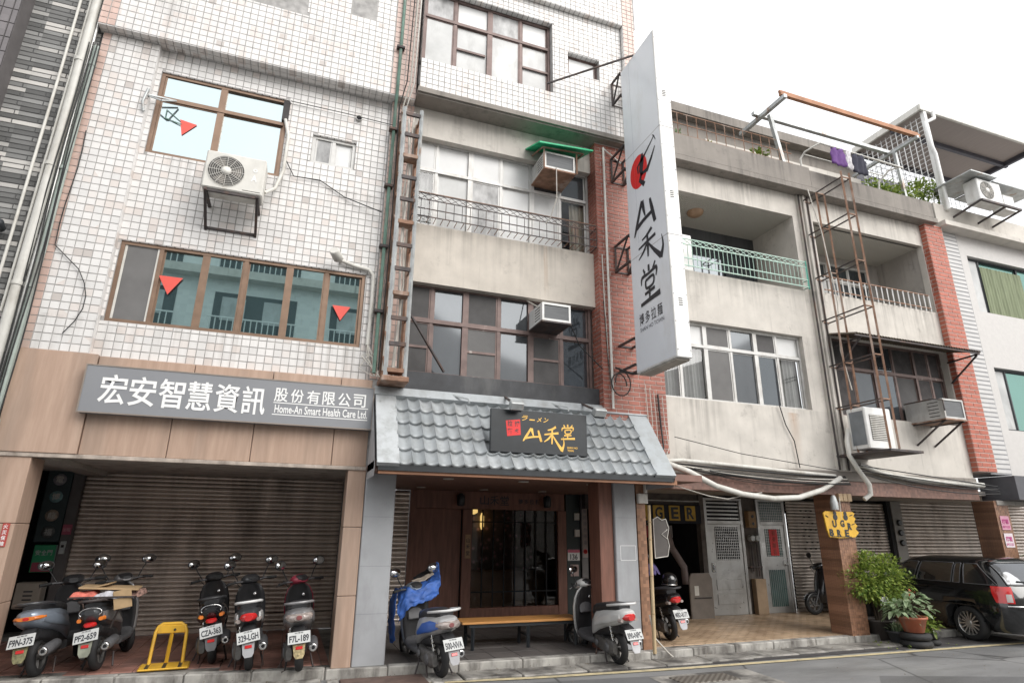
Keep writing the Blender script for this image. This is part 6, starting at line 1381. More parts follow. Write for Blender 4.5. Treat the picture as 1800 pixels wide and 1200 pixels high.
# load on the second scooter: rack, cardboard and cloths
def crumple(nm, loc, sx, sy, sz, mt_, label, cat, seed, par=None, n=9, rz=0):
    rnd = random.Random(seed); v = []; f = []
    for j in range(n+1):
        for i in range(n+1):
            u, s_ = i/n-.5, j/n-.5; e = max(abs(u), abs(s_))*2
            z = sz*(1-e**3)*(.6+.4*math.sin(6*u+seed)*math.cos(5*s_+seed))+rnd.uniform(-1, 1)*sz*.22-(.35*sz if e > .95 else 0); v.append((u*sx*2*(1+rnd.uniform(-.05, .05)), s_*sy*2*(1+rnd.uniform(-.05, .05)), z))
    f = [(j*(n+1)+i, j*(n+1)+i+1, (j+1)*(n+1)+i+1, (j+1)*(n+1)+i) for j in range(n) for i in range(n)]
    m = MB(); m.add(v, f, False); o = m.ob(nm, mt_, par, label=label, cat=cat); o.location = loc; o.rotation_euler = (0, 0, rz); q = o.modifiers.new('thickness', 'SOLIDIFY'); q.thickness = .008; return o
rk = thing('luggage_rack', 'flat dark steel rack carrying the cardboard on the worn scooter', 'rack')
m = MB()
for yy in (.50, .85, 1.15): m.bar((-2.42, yy, .99), (-1.72, yy, .99), .018)
for xx in (-2.42, -2.08, -1.72): m.bar((xx, .48, .98), (xx, 1.17, .98), .018)
m.bar((-2.3, .55, .98), (-2.17, .62, .62), .016); m.bar((-1.84, .55, .98), (-1.94, .62, .62), .016); m.ob('bars', m_dsteel, rk, kind='stuff')
m_card = mat('cardboard', (.42, .29, .16), .8, var=.15)
k_ = thing('folded_cardboard', 'folded tan cardboard lying on the rack of the worn scooter', 'cardboard')
m = MB(); m.bbox(-.33, .33, -.26, .26, 0, .02, .004, Matrix.Translation((-2.05, .82, 1.07)) @ Matrix.Rotation(R(6), 4, 'Z') @ Matrix.Rotation(R(3), 4, 'Y')); m.ob('top_sheet', m_card, k_)
m = MB(); m.bbox(-.1, .1, -.02, .0, -.2, .02, .004, Matrix.Translation((-1.86, .53, 1.05)) @ Matrix.Rotation(R(-12), 4, 'Y')); m.ob('hanging_flap', m_card, k_)
m = MB(); m.bbox(-.22, .1, -.2, .2, 0, .015, .004, Matrix.Translation((-2.15, .85, 1.10)) @ Matrix.Rotation(R(-14), 4, 'Y')); m.ob('upper_fold', m_card, k_)
crumple('cloth_bundle', (-2.28, .68, 1.01), .15, .16, .07, mat('salmon_cloth', (.62, .17, .13), .9, var=.3, vs=15), 'salmon red cloth tucked under the cardboard', 'cloth', 3)
crumple('cloth_bundle', (-2.0, .64, 1.0), .17, .14, .06, mat('white_grey_cloth', (.5, .5, .54), .9, var=.4, vs=12), 'white and grey cloth bunched under the middle of the cardboard', 'cloth', 5)
crumple('cloth_bundle', (-1.78, .85, 1.01), .12, .2, .07, mat('print_cloth', (.28, .17, .14), .9, var=.8, vs=25), 'printed brown cloth at the right end of the rack', 'cloth', 8)
# blue rain cover on the silver and blue scooter
rc = thing('rain_cover', 'crumpled blue rain cover thrown over the handlebar of the blue scooter', 'rain cover')
def drape(pts_rows, mt_, nm, seed, sub=3, amp=.014):
    rnd = random.Random(seed); rows = [[Vector(p) for p in r_] for r_ in pts_rows]; v = []; nn = (len(rows[0])-1)*sub+1; mm = (len(rows)-1)*sub+1
    for j in range(mm):
        a, t_ = divmod(j, sub); a2 = min(a+1, len(rows)-1); t_ /= sub
        for i in range(nn):
            b, s_ = divmod(i, sub); b2 = min(b+1, len(rows[0])-1); s_ /= sub
            p = rows[a][b].lerp(rows[a][b2], s_).lerp(rows[a2][b].lerp(rows[a2][b2], s_), t_); v.append(p+Vector((rnd.uniform(-1, 1), rnd.uniform(-1, 1), rnd.uniform(-1, 1)))*amp)
    m = MB(); m.add(v, [(j*nn+i, j*nn+i+1, (j+1)*nn+i+1, (j+1)*nn+i) for j in range(mm-1) for i in range(nn-1)], True); o = m.ob(nm, mt_, rc); q = o.modifiers.new('thickness', 'SOLIDIFY'); q.thickness = .006; q = o.modifiers.new('smooth', 'SUBSURF'); q.levels = 1; q.render_levels = 1
m_bcov = mat('blue_nylon', (.045, .13, .44), .6, var=.3, vs=9, bump=.4, bs=14)
drape([[(1.66, .62, 1.00), (1.80, .55, 1.07), (1.96, .56, 1.10), (2.12, .60, 1.14), (2.26, .66, 1.20)], [(1.62, .42, .86), (1.76, .36, 1.03), (1.93, .36, 1.0), (2.08, .40, 1.08), (2.26, .48, 1.12)], [(1.64, .36, .68), (1.72, .32, .90), (1.90, .30, .88), (2.05, .36, .98), (2.24, .42, .98)], [(1.66, .38, .55), (1.74, .30, .74), (1.86, .30, .80), (2.04, .34, .86), (2.20, .42, .90)]], m_bcov, 'cover_front', 4, 5, .022)
drape([[(1.66, .55, 1.0), (1.60, .44, .84), (1.60, .38, .62), (1.61, .38, .42), (1.63, .40, .34)], [(1.64, .70, 1.0), (1.56, .62, .84), (1.58, .56, .60), (1.57, .52, .40), (1.59, .52, .30)], [(1.66, .85, .98), (1.58, .80, .8), (1.56, .74, .55), (1.58, .70, .42), (1.6, .68, .36)]], m_bcov, 'cover_side', 6, 4, .02)
drape([[(2.10, .66, 1.12), (2.18, .62, 1.24), (2.21, .60, 1.38)], [(2.18, .58, 1.10), (2.24, .56, 1.22), (2.235, .55, 1.37)], [(2.22, .52, .95), (2.27, .52, 1.08), (2.26, .54, 1.20)]], m_bcov, 'cover_peak', 9, 5, .012)
drape([[(1.84, .60, 1.11), (2.0, .58, 1.16), (2.16, .58, 1.24)], [(1.88, .48, 1.08), (2.02, .46, 1.12), (2.17, .50, 1.19)]], mat('beige_lining', (.45, .39, .32), .8, bump=.3, bs=15), 'lining', 12, 4, .012)
drape([[(1.88, .72, 1.14), (2.02, .70, 1.22), (2.16, .66, 1.30)], [(1.9, .62, 1.12), (2.04, .60, 1.17), (2.16, .6, 1.25)]], m_bpl, 'dark_flap', 13, 4, .012)
# helmet and bag on the black scooter
h_ = thing('helmet', 'shiny black helmet resting on the seat of the black scooter', 'helmet', (6.40, .72, .98))
m = MB(); m.lathe([(.115, -.02), (.135, .03), (.13, .09), (.10, .15), (.05, .18), (0, .187)], 22, Matrix.Rotation(R(8), 4, 'Y')); m.ob('shell', mat('gloss_black_helmet', (.012, .012, .013), .12, coat=.8), h_)
m = MB(); m.tube([(.132*math.cos(a), .132*math.sin(a), -.01) for a in [2*math.pi*k/20 for k in range(21)]], .01, 6); m.ob('rim', m_chr, h_)
crumple('cloth_bundle', (6.22, 1.0, 1.18), .12, .14, .16, mat('purple_print_cloth', (.10, .08, .20), .9, var=.6, vs=18), 'purple patterned jacket draped on the front of the black scooter', 'clothing', 21)
# ------------------------------------------------------------------ yellow parking barrier
yb = thing('parking_barrier', 'yellow folding steel parking barrier between the scooters', 'barrier', (-1.27, .75, .115), R(4)); yb.scale = (.72, .72, .72)
def tubeloop(m, pts, r_): m.tube(pts, r_, 8)
m = MB(); m.bbox(-.40, .40, -.30, .26, 0, .035, .02)
m.ob('base_plate', m_yel, yb)
m = MB()
for xx in (-.27, .0, .25): m.box(xx-.03, xx+.03, -.27, .18, .0355, .039)
m.obs('base_slot', m_sblack, yb)
m = MB(); m.tube([(-.27, .12, .03), (-.25, .22, .55), (-.22, .25, .63), (-.15, .26, .68), (.15, .26, .68), (.22, .25, .63), (.26, .22, .55), (.27, .12, .03)], .03, 10); m.ob('hoop', m_yel, yb)
m = MB(); m.bbox(-.24, .25, .225, .255, .52, .66, .01); m.obs('cross_plate', m_yel, yb)
m = MB(); m.bar((.02, .26, .55), (.0, .24, .03), .045); m.ob('centre_strut', m_yel, yb)
m = MB(); m.lathe([(.022, 0), (.022, .012), (.01, .014)], 14, Matrix.Translation((.06, .222, .58)) @ Matrix.Rotation(R(90), 4, 'X')); m.ob('lock', m_sblack, yb)
# ------------------------------------------------------------------ bench
bn = thing('bench', 'long slatted wooden bench on black legs outside the restaurant', 'bench', (0, 0, 0))
def bench(x0, x1, y0, y1, z):
    n = 5; wd = (y1-y0)/n
    for k in range(n): m = MB(); m.bbox(x0, x1, y0+k*wd+.006, y0+(k+1)*wd-.006, z, z+.035, .005); m.ob('slat', m_bench, bn)
    m = MB(); m.box(x0+.12, x1-.05, y0+.04, y0+.07, z-.05, z-.002); m.box(x0+.12, x1-.05, y1-.07, y1-.04, z-.05, z-.002); m.ob('frame', m_sblack, bn)
    for xx in (x0+.18, x1-.1, (x0+x1)/2+.08):
        for yy in (y0+.05, y1-.05): m = MB(); m.bar((xx, yy, .115), (xx, yy, z-.05), .04); m.ob('leg', m_sblack, bn)
        m = MB(); m.bar((xx, y0+.05, .28), (xx, y1-.05, .28), .025); m.ob('stretcher', m_sblack, bn)
bench(2.66, 4.66, .62, 1.12, .475)
# ------------------------------------------------------------------ menu light boxes left of the wide shutter
mn = thing('menu_board', 'tall dark board with round emblems beside the wide roller shutter', 'sign board')
m = MB(); m.bbox(-3.84, -3.48, 3.40, 3.5, 1.58, 2.72, .01); m.ob('board', mat('dark_teal_board', (.03, .05, .055), .5), mn)
for k, (z, cc, ch) in enumerate(((2.58, (.30, .30, .33), '電'), (2.30, (.24, .42, .44), '博'), (2.00, (.38, .32, .26), '龍'), (1.74, (.10, .11, .11), '福'))):
    m = MB(); m.lathe([(.095, 0), (.095, .006), (0, .006)], 22, Matrix.Translation((-3.66, 3.398, z)) @ Matrix.Rotation(R(90), 4, 'X')); e_ = m.ob('emblem', mat('emblem_%s' % ('grey', 'teal', 'bronze', 'black')[k], cc, .5, var=.4, vs=20), mn)
    m = MB(); letters(m, ch, front(-3.66, 3.390, z), 0, 0, .11, .11, .01); m.ob('mark', m_offw if k != 3 else m_steel, e_)
gs = thing('green_sign', 'green sign with a red strip under the dark emblem board', 'sign')
m = MB(); m.bbox(-3.80, -3.50, 3.40, 3.48, 1.12, 1.54, .008); m.ob('panel', mat('green_sign_face', (.02, .25, .11), .45), gs)
m = MB(); m.box(-3.78, -3.52, 3.395, 3.399, 1.13, 1.27); m.ob('red_strip', mat('wine_strip', (.28, .05, .08), .5), gs)
m = MB()
for k, ch in enumerate('安全門'): letters(m, ch, front(-3.65, 3.398, 1.42), -.08+.08*k, 0, .07, .08, .01)
m.ob('lettering', m_galv, gs)
bx = thing('notice_box', 'small beige box with a printed mark near the floor beside the wide shutter', 'box')
m = MB(); m.bbox(-3.86, -3.52, 3.2, 3.46, .60, .98, .012); m.ob('box', mat('beige_box', (.30, .26, .22), .6), bx)
m = MB()
for z in (.72, .78, .84): m.box(-3.74, -3.62, 3.195, 3.199, z, z+.022)
m.ob('printed_mark', m_ink, bx)
o = thing('pink_notice', 'small pink notice on the jamb left of the wide shutter', 'notice')
m = MB(); m.bbox(-3.46, -3.33, 3.36, 3.378, 1.70, 1.86, .003); m.ob('card', mat('pink_card', (.42, .10, .16), .6), o)
m = MB(); letters(m, '出租', front(-3.395, 3.358, 1.78), 0, 0, .10, .06, .01); m.ob('lettering', mat('pale_pink', (.6, .35, .38), .6), o)
o = thing('switch_box', 'small key switch box under the pink notice', 'switch')
m = MB(); m.bbox(-3.44, -3.36, 3.34, 3.378, 1.40, 1.60, .006); m.ob('case', m_galv, o); m = MB(); m.box(-3.42, -3.38, 3.336, 3.339, 1.50, 1.54); m.ob('keyhole', m_dark, o)
o = thing('address_plate', 'narrow red and white address strip on the left stone pillar', 'plate')
m = MB(); m.bbox(-3.10, -3.03, -.012, -.001, 1.60, 1.86, .003); m.ob('strip', mat('red_strip', (.42, .06, .05), .5), o)
m = MB()
for k, ch in enumerate('火災保險'): letters(m, ch, front(-3.065, -.013, 1.825-.063*k), 0, 0, .045, .05, .012)
m.ob('lettering', m_let, o)
# ------------------------------------------------------------------ burger shop in the arcade
bb = thing('burger_banner', 'dark banner with yellow cut-out letters hung across the burger shop', 'banner')
m = MB(); m.box(6.18, 8.78, 2.86, 2.89, 2.02, 2.42); m.ob('cloth', mat('navy_banner', (.012, .014, .022), .8), bb)
for k, ch in enumerate('BURGER'):
    m = MB(); m.bbox(6.30+.41*k, 6.58+.41*k, 2.845, 2.858, 2.08, 2.40, .004); p_ = m.ob('letter_card', mat('mustard_card', (.52, .34, .06), .7, var=.2), bb)
    m = MB(); letters(m, ch, front(6.44+.41*k, 2.843, 2.24), 0, 0, .19, .25, .03); m.ob('letter', m_sblack, p_)
m = MB(); m.box(6.18, 6.85, 2.86, 2.88, 1.55, 1.85); m.ob('hanging_cloth', mat('mustard_cloth', (.30, .20, .05), .9), label='mustard cloth hanging in the burger shop opening', cat='cloth')
fl = thing('union_flag_cloth', 'red and white flag-like cloth hanging inside the burger shop', 'flag')
m = MB(); m.box(7.35, 8.3, 3.3, 3.31, 1.72, 1.98); m.ob('cloth', mat('dull_white_cloth', (.30, .28, .28), .9), fl); m = MB(); m.box(7.45, 7.72, 3.28, 3.29, 1.72, 1.97); m.ob('red_panel', mat('dull_red_cloth', (.30, .04, .05), .9), fl)
m = MB(); m.tube([(8.05, 3.2, 1.95), (8.15, 3.15, 1.5), (8.4, 3.1, 1.1), (8.42, 3.1, .75)], .075, 10); m.ob('duct_hose', mat('dusty_hose', (.26, .21, .20), .8, var=.2), label='dusty grey-pink duct hose curving down inside the burger shop', cat='hose')
ws = thing('bear_sign', 'grey shield-shaped wooden sign hanging by the bamboo pole', 'sign', (5.98, .28, 0))
m = MB(); P_ = [(-.13, 1.42), (.12, 1.45), (.16, 1.62), (.13, 1.75), (.17, 1.9), (.12, 2.05), (.04, 2.03), (-.04, 2.08), (-.13, 2.04)]
m.prism(P_, -.02, .02); m.ob('board', mat('grey_board', (.10, .09, .085), .7), ws)
m = MB(); m.tube([(x, -.025, z) for x, z in P_+P_[:1]], .008, 5); m.tube([(.14, -.025, 1.72), (.02, -.025, 1.8), (.14, -.025, 1.88)], .008, 5); m.ob('outline', m_offw, ws)
rl_ = thing('folded_table', 'grey-brown moulded folding table leaning inside the burger shop', 'table', (8.45, 2.62, .115)); rl_.scale = (.66, 1, .78)
m = MB(); P_ = [(-.42, 0), (.42, 0), (.42, 1.0), (.34, 1.12), (-.34, 1.12), (-.42, 1.0)]
m.prism(P_, -.03, .03); m.ob('top', mat('taupe_plastic', (.21, .18, .155), .6), rl_)
m = MB(); m.tube([(x, 0, z) for x, z in P_+P_[:1]], .025, 6); m.ob('rim', mat('taupe_rim', (.28, .24, .21), .6), rl_)
m = MB(); m.box(-.28, -.12, -.036, -.031, .58, .82); m.ob('label_card', m_offw, rl_); m = MB(); m.box(-.3, .35, -.045, -.031, .5, .53); m.ob('rib', m_dim, rl_)
o = thing('bamboo_pole', 'upright bamboo pole leaning against the grey pillar', 'pole')
m = MB()
pts = [(5.44+.012*k, -.22+.01*k, .09+.27*k) for k in range(9)]; m.tube(pts, [.03-.0008*k for k in range(9)], 10); m.ob('culm', mat('bamboo', (.52, .40, .24), .5, var=.2, vs=4, stretch=(4, 4, 1)), o)
for k in (2, 4, 6, 7): q = MB(); q.lathe([(.028, 0), (.033, .01), (.028, .02)], 10, Matrix.Translation(pts[k])); q.ob('node', mat('bamboo_node', (.38, .27, .15), .6), o)
m = MB(); m.tube([(5.42, -.16, .62), (5.46, -.22, .3), (5.62, -.28, .12), (5.68, -.34, .05)], .013, 6); m.ob('hose', m_wire, label='thin beige hose trailing from the grey pillar to the gutter', cat='hose')
jb = thing('junction_box', 'white junction box high on the mosaic pillar beside the grey pillar', 'box')
m = MB(); m.bbox(5.40, 5.58, -.06, .015, 2.28, 2.44, .01); m.ob('case', m_offw, jb); m = MB(); m.bbox(5.53, 5.58, -.05, .0, 2.45, 2.6, .006); m.ob('stub', m_offw, jb)
m = MB(); m.tube([(6.25, 2.8, 2.5), (8.7, 2.8, 2.5)], .015, 6); m.ob('lamp_tube', m_galv, label='long pale tube light under the arcade ceiling of the burger shop', cat='lamp')
ys = thing('burger_sign', 'yellow painted BURGER sign with black letters hung on the mosaic pillar', 'sign', (0, 0, 0))
m = MB(); P_ = [(9.30, 2.20), (9.36, 2.235), (10.02, 2.23), (10.06, 2.20), (10.02, 2.15), (10.07, 2.11), (10.02, 2.05), (10.09, 1.98), (10.03, 1.93), (10.10, 1.86), (10.0, 1.78), (9.62, 1.76), (9.38, 1.78), (9.34, 1.9)]
m.prism(P_, -.06, -.035); m.ob('board', m_yel, ys)
M_ = front(0, -.062, 0); m = MB()
for ch, x, z in (('B', 9.43, 1.86), ('U', 9.53, 2.01), ('R', 9.61, 1.85), ('G', 9.72, 2.02), ('E', 9.80, 1.85), ('R', 9.89, 1.97)): letters(m, ch, M_, x, z, .10, .125, .05)
for x in (9.57, 9.82):
    for z, r_ in ((2.13, .055), (2.20, .04)): m.add([M_ @ Vector((x+r_*math.cos(a), z+r_*math.sin(a), .002+r_*.02)) for a in [2*math.pi*k/16 for k in range(16)]], [tuple(range(16))])
m.ob('lettering', m_sblack, ys)
m = MB()
for a, b in (((9.34, 2.16), (9.40, 2.13)), ((10.0, 2.18), (9.93, 2.16)), ((10.02, 2.02), (9.95, 2.0)), ((9.42, 1.79), (9.9, 1.785))): m.bar((a[0], -.063, a[1]), (b[0], -.063, b[1]), .012)
m.obs('paint_stroke', m_sblack, ys)
mb_ = thing('meter_box', 'small wooden box with round meters between the two steel doors', 'box')
m = MB(); m.bbox(10.05, 10.27, 2.80, 2.94, 1.95, 2.32, .01); m.ob('box', mat('tan_wood_box', (.36, .23, .12), .6), mb_); m = MB()
for z in (2.04, 2.2): m.lathe([(.035, 0), (.035, .01)], 12, Matrix.Translation((10.16, 2.798, z)) @ Matrix.Rotation(R(90), 4, 'X'))
m.obs('dial', m_sblack, mb_)
wm = thing('water_meters', 'grey water meters and pipework between the steel doors', 'meter')
for xx, zz in ((10.12, 1.72), (10.27, 1.72)): m = MB(); m.lathe([(.075, -.05), (.08, .02), (.06, .06)], 14, Matrix.Translation((xx, 2.86, zz)) @ Matrix.Rotation(R(90), 4, 'X')); m.ob('meter', m_galv, wm)
m = MB(); m.tube([(10.12, 2.88, 1.64), (10.12, 2.88, 1.0)], .02, 6); m.tube([(10.27, 2.88, 1.64), (10.27, 2.88, .9)], .02, 6); m.bar((10.02, 2.88, 1.1), (10.36, 2.88, 1.1), .03); m.ob('pipes', m_dsteel, wm)
cuboid('tan_board', 10.05, 10.34, 2.78, 2.92, .115, .85, mat('tan_board', (.36, .26, .17), .7), label='tan board standing on the floor between the steel doors', cat='board')
lb = thing('lamp_bracket', 'grey lamp housing and timber blocks above the yellow sign', 'lamp')
m = MB(); m.lathe([(.07, 0), (.07, .12), (.05, .22), (.03, .26)], 12, Matrix.Translation((9.55, -.1, 2.26))); m.ob('housing', m_galv, lb)
m = MB()
for k in range(3): m.bbox(9.74+.11*k, 9.84+.11*k, -.06, .05, 2.42, 2.56, .006)
m.obs('timber_block', mat('pale_timber', (.48, .35, .22), .7), lb)
# notices on the far pillar and bag
nt_ = thing('pillar_notice', 'pink and white printed notices on the far mosaic pillar', 'notice')
for z, cc in ((1.95, 'pink_paper'), (1.60, 'white_paper')):
    m = MB(); m.box(14.20, 14.47, -.012, -.008, z, z+.28); q = m.ob('sheet', mat(cc, (.60, .30, .40) if cc == 'pink_paper' else (.66, .58, .62), .7), nt_)
    m = MB(); letters(m, '招租', front(14.33, -.013, z+.17), 0, 0, .2, .1, .02); letters(m, '0917-225', front(14.33, -.013, z+.06), 0, 0, .22, .05, .01); m.ob('print', mat('magenta_print', (.45, .03, .2), .6), q)
crumple('plastic_bag_bundle', (14.62, -.12, 1.18), .16, .12, .22, mat('striped_bags', (.50, .36, .34), .6, var=.5, vs=14, stretch=(1, 1, 6)), 'bundle of striped plastic bags hung on the far mosaic pillar', 'bag', 31)
# ------------------------------------------------------------------ car
CZ = [(.20, .72, -.76, 3.12, 6), (.30, .80, -.85, 3.24, 6), (.42, .835, -.87, 3.28, 6), (.60, .85, -.86, 3.27, 6), (.74, .845, -.845, 3.20, 6), (.86, .825, -.82, 2.9, 6), (.94, .795, -.79, 2.35, 6), (1.00, .765, -.755, 2.15, 6), (1.15, .715, -.66, 1.86, 5.5), (1.28, .66, -.55, 1.60, 5), (1.37, .60, -.45, 1.38, 4.6), (1.425, .50, -.34, 1.15, 4), (1.45, .34, -.15, .95, 3.2)]
def cz(z):
    for a, b in zip(CZ, CZ[1:]):
        if z <= b[0]: t_ = (z-a[0])/(b[0]-a[0]); return [a[i]+(b[i]-a[i])*t_ for i in range(5)]
    return list(CZ[-1])
def side(y, z, off=0):
    _, hw, y0, y1, e = cz(z); u = abs((y-(y0+y1)/2)/((y1-y0)/2)); return Vector((-(hw*max(0, 1-min(u, 1)**e)**(1/e)+off), y, z))
def rear(x, z, off=0):
    _, hw, y0, y1, e = cz(z); u = abs(x/hw); return Vector((x, (y0+y1)/2-((y1-y0)/2)*max(0, 1-min(u, 1)**e)**(1/e)-off, z))
car = thing('parked_car', 'black hatchback parked nose-in under the arcade at the right', 'car', (12.82, -.52, 0), R(-6))
p_car = mat('black_car_paint', (.008, .009, .010), .12, 0, var=.1, coat=1.0)
m = MB(); rg = []
for z, hw, y0, y1, e in CZ:
    rg.append([Vector((hw*math.copysign(abs(math.cos(a))**(2/e), math.cos(a)), (y0+y1)/2+(y1-y0)/2*math.copysign(abs(math.sin(a))**(2/e), math.sin(a)), z)) for a in [2*math.pi*(k+.5)/64 for k in range(64)]])
m.rings(rg, True, True); body = m.ob('body', p_car, car)
cut = MB()
for yy in (0, 2.6): cut.lathe([(.36, -1.2), (.36, -.58)], 32, Matrix.Translation((0, yy, .30)) @ Matrix.Rotation(R(90), 4, 'Y')); cut.lathe([(.36, .58), (.36, 1.2)], 32, Matrix.Translation((0, yy, .30)) @ Matrix.Rotation(R(90), 4, 'Y'))
import bmesh
def weld(me):
    b_ = bmesh.new(); b_.from_mesh(me); bmesh.ops.remove_doubles(b_, verts=b_.verts, dist=1e-5); bmesh.ops.recalc_face_normals(b_, faces=b_.faces); b_.to_mesh(me); b_.free(); return me
weld(body.data); _cutter = bpy.data.objects.new('cutter', weld(cut.mesh('cutter'))); COL.objects.link(_cutter); _cutter.parent = car
bm2 = body.modifiers.new('arches', 'BOOLEAN'); bm2.operation = 'DIFFERENCE'; bm2.object = _cutter; bm2.solver = 'EXACT'
dg = bpy.context.evaluated_depsgraph_get(); me2 = bpy.data.meshes.new_from_object(body.evaluated_get(dg)); body.modifiers.clear(); body.data = me2; bpy.data.objects.remove(_cutter)
m_cargl = glass('car_glass', (.75, .78, .82), (.012, .014, .016), .06, .01)
m_carrear = glass('car_rear_glass', (.85, .87, .9), (.03, .032, .035), .12, .01)
def patch(nm, grid, mt_, par=car):
    m = MB(); n = len(grid[0]); m.add([p for r_ in grid for p in r_], [(j*n+i, j*n+i+1, (j+1)*n+i+1, (j+1)*n+i) for j in range(len(grid)-1) for i in range(n-1)], True); return m.ob(nm, mt_, par)
def swin(y0b, y1b, y0t, y1t, z0=.985, z1=1.33, nm='side_window'):
    g_ = []
    for j in range(6):
        t_ = j/5; z = z0+(z1-z0)*t_; a, b = y0b+(y0t-y0b)*t_, y1b+(y1t-y1b)*t_; g_.append([side(a+(b-a)*i/6, z, .005) for i in range(7)])
    o = patch(nm, g_, m_cargl); m = MB(); m.tube([p+Vector((-.004, 0, 0)) for p in g_[0]+[r_[-1] for r_ in g_[1:]]+g_[-1][::-1]+[r_[0] for r_ in g_[::-1]]], .007, 5); m.ob('window_trim', m_gpl, o); return o
swin(-.60, -.02, -.22, .02, nm='quarter_window'); swin(.06, .20, .07, .18); swin(.24, 1.00, .22, .92); swin(1.06, 1.86, .98, 1.32, .985, 1.32)
g_ = [[rear(-.60*(1-.12*j/6)+1.2*(1-.12*j/6)*i/10, 1.0+.36*j/6, .006) for i in range(11)] for j in range(7)]; rw = patch('rear_window', g_, m_carrear)
m = MB(); m.tube([p+Vector((0, -.004, 0)) for p in g_[0]+[r_[-1] for r_ in g_[1:]]+g_[-1][::-1]+[r_[0] for r_ in g_[::-1]]], .016, 6); m.ob('window_seal', p_car, rw)
m = MB(); m.bar(rear(-.05, 1.03, .02), rear(-.40, 1.06, .02), .02); m.ob('rear_wiper', m_sblack, rw)
def wrap(z, t_, off):                                     # runs round the rear corner from the flank (t=0) to the rear (t=1)
    _, hw, y0, y1, e = cz(z); a = math.pi+ (math.pi/2)*(.30+.50*t_); c_, s_ = math.cos(a), math.sin(a)
    p = Vector((hw*math.copysign(abs(c_)**(2/e), c_), (y0+y1)/2+(y1-y0)/2*math.copysign(abs(s_)**(2/e), s_), z)); n_ = Vector((c_, s_, 0)); return p+n_*off
for sx in (-1, 1):
    g_ = [[wrap(.70+.27*j/6, max(.12+.30*(1-j/6)*.6, 0)+(.88-(.12+.30*(1-j/6)*.6))*i/10, .010) for i in range(11)] for j in range(7)]
    g2 = [[wrap(.72+.13*j/3, .62+.2*i/4, .014) for i in range(5)] for j in range(4)]
    if sx > 0: g_ = [[Vector((-p.x, p.y, p.z)) for p in r_] for r_ in g_]; g2 = [[Vector((-p.x, p.y, p.z)) for p in r_] for r_ in g2]
    tl = patch('tail_light', g_, m_tail); patch('reversing_lens', g2, mat('clear_lamp_lens', (.62, .56, .54), .12, .2, coat=.8), tl)
g_ = [[rear(-.80+1.6*i/14, z, .035 if k else .02) for i in range(15)] for k, z in enumerate((.30, .36, .56, .64))]; patch('rear_bumper', g_, p_car)
m = MB(); m.tube([rear(-.72+1.44*i/14, .655, .025) for i in range(15)], .014, 6); m.ob('bumper_trim', m_chr, car)
m = MB(); m.tube([side(-.3+3.0*i/12, .62, .008) for i in range(13)], .012, 5); m.ob('side_moulding', p_car, car)
for y in (.86, 1.9): m = MB(); m.tube([side(y+.08, .88, .02), side(y, .885, .035), side(y-.1, .885, .03), side(y-.14, .88, .01)], .012, 6); m.ob('door_handle', p_car, car)
m = MB()
for y in (.14, 1.03): m.tube([side(y, .34+.06*k, .001) for k in range(10)], .004, 4)
m.obs('door_seam', m_dark, car)
def car_wheel(x, y, sx):
    M_ = Matrix.Translation((x, y, .30)) @ Matrix.Rotation(R(-90 if sx < 0 else 90), 4, 'Y')
    m = MB(); m.lathe([(.20, -.08), (.25, -.095), (.29, -.08), (.302, -.04), (.302, .04), (.29, .08), (.25, .095), (.205, .085)], 40, M_, cap=False); t_ = m.ob('tyre', m_rub, car)
    m = MB(); m.lathe([(.207, .085), (.20, .075), (.19, .02), (.19, -.08)], 36, M_, cap=False); m.lathe([(.05, .07), (.045, .078), (0, .078)], 20, M_, cap=False)
    for k in range(15):
        a = 2*math.pi*k/15; m.bar(M_ @ Vector((.04*math.cos(a), .04*math.sin(a), .062)), M_ @ Vector((.195*math.cos(a), .195*math.sin(a), .070)), .016, .02)
    m.ob('alloy_rim', mat('alloy', (.55, .54, .52), .3, .8), t_)
    m = MB(); m.lathe([(.188, -.02), (0, -.02)], 24, M_, cap=False); m.ob('brake_disc', m_dim, t_)
for sx in (-1, 1):
    for y in (0, 2.6): car_wheel(sx*.73, y, sx)
m = MB(); m.loft([(1.62, -.90, 1.02, .05, .05), (1.70, -.91, 1.02, .10, .075), (1.76, -.90, 1.02, .09, .065)], 12); m.ob('door_mirror', p_car, car)
m = MB(); m.box(-.55, .55, -.3, 2.0, .25, .95); m.ob('cabin_floor', m_dark, car)
# ------------------------------------------------------------------ plants
def leaves(nm, par, mt_, pts, L, Wd, seed, droop=.3, updir=None, folded=True):
    rnd = random.Random(seed); m = MB()
    for p, out in pts:
        l_ = L*rnd.uniform(.65, 1.2); w_ = Wd*rnd.uniform(.7, 1.15); d = (Vector(out).normalized()+Vector((rnd.uniform(-1, 1), rnd.uniform(-1, 1), rnd.uniform(-.4, .9)))*.8).normalized()
        sdir = d.cross(Vector((0, 0, 1))); sdir = sdir.normalized() if sdir.length > .05 else Vector((1, 0, 0)); n_ = sdir.cross(d); P = Vector(p)
        q = [P, P+d*l_*.35+sdir*w_*.5+n_*w_*.12, P+d*l_*.35-sdir*w_*.5+n_*w_*.12, P+d*l_*.75+sdir*w_*.36-Vector((0, 0, droop*l_*.25)), P+d*l_*.75-sdir*w_*.36-Vector((0, 0, droop*l_*.25)), P+d*l_-Vector((0, 0, droop*l_*.5)), P+d*l_*.4-n_*.0, P+d*l_*.75-Vector((0, 0, droop*l_*.3))]
        m.add(q, [(0, 6, 1), (0, 2, 6), (1, 6, 7, 3), (6, 2, 4, 7), (3, 7, 5), (7, 4, 5)])
    o = m.ob(nm, mt_, par); return o
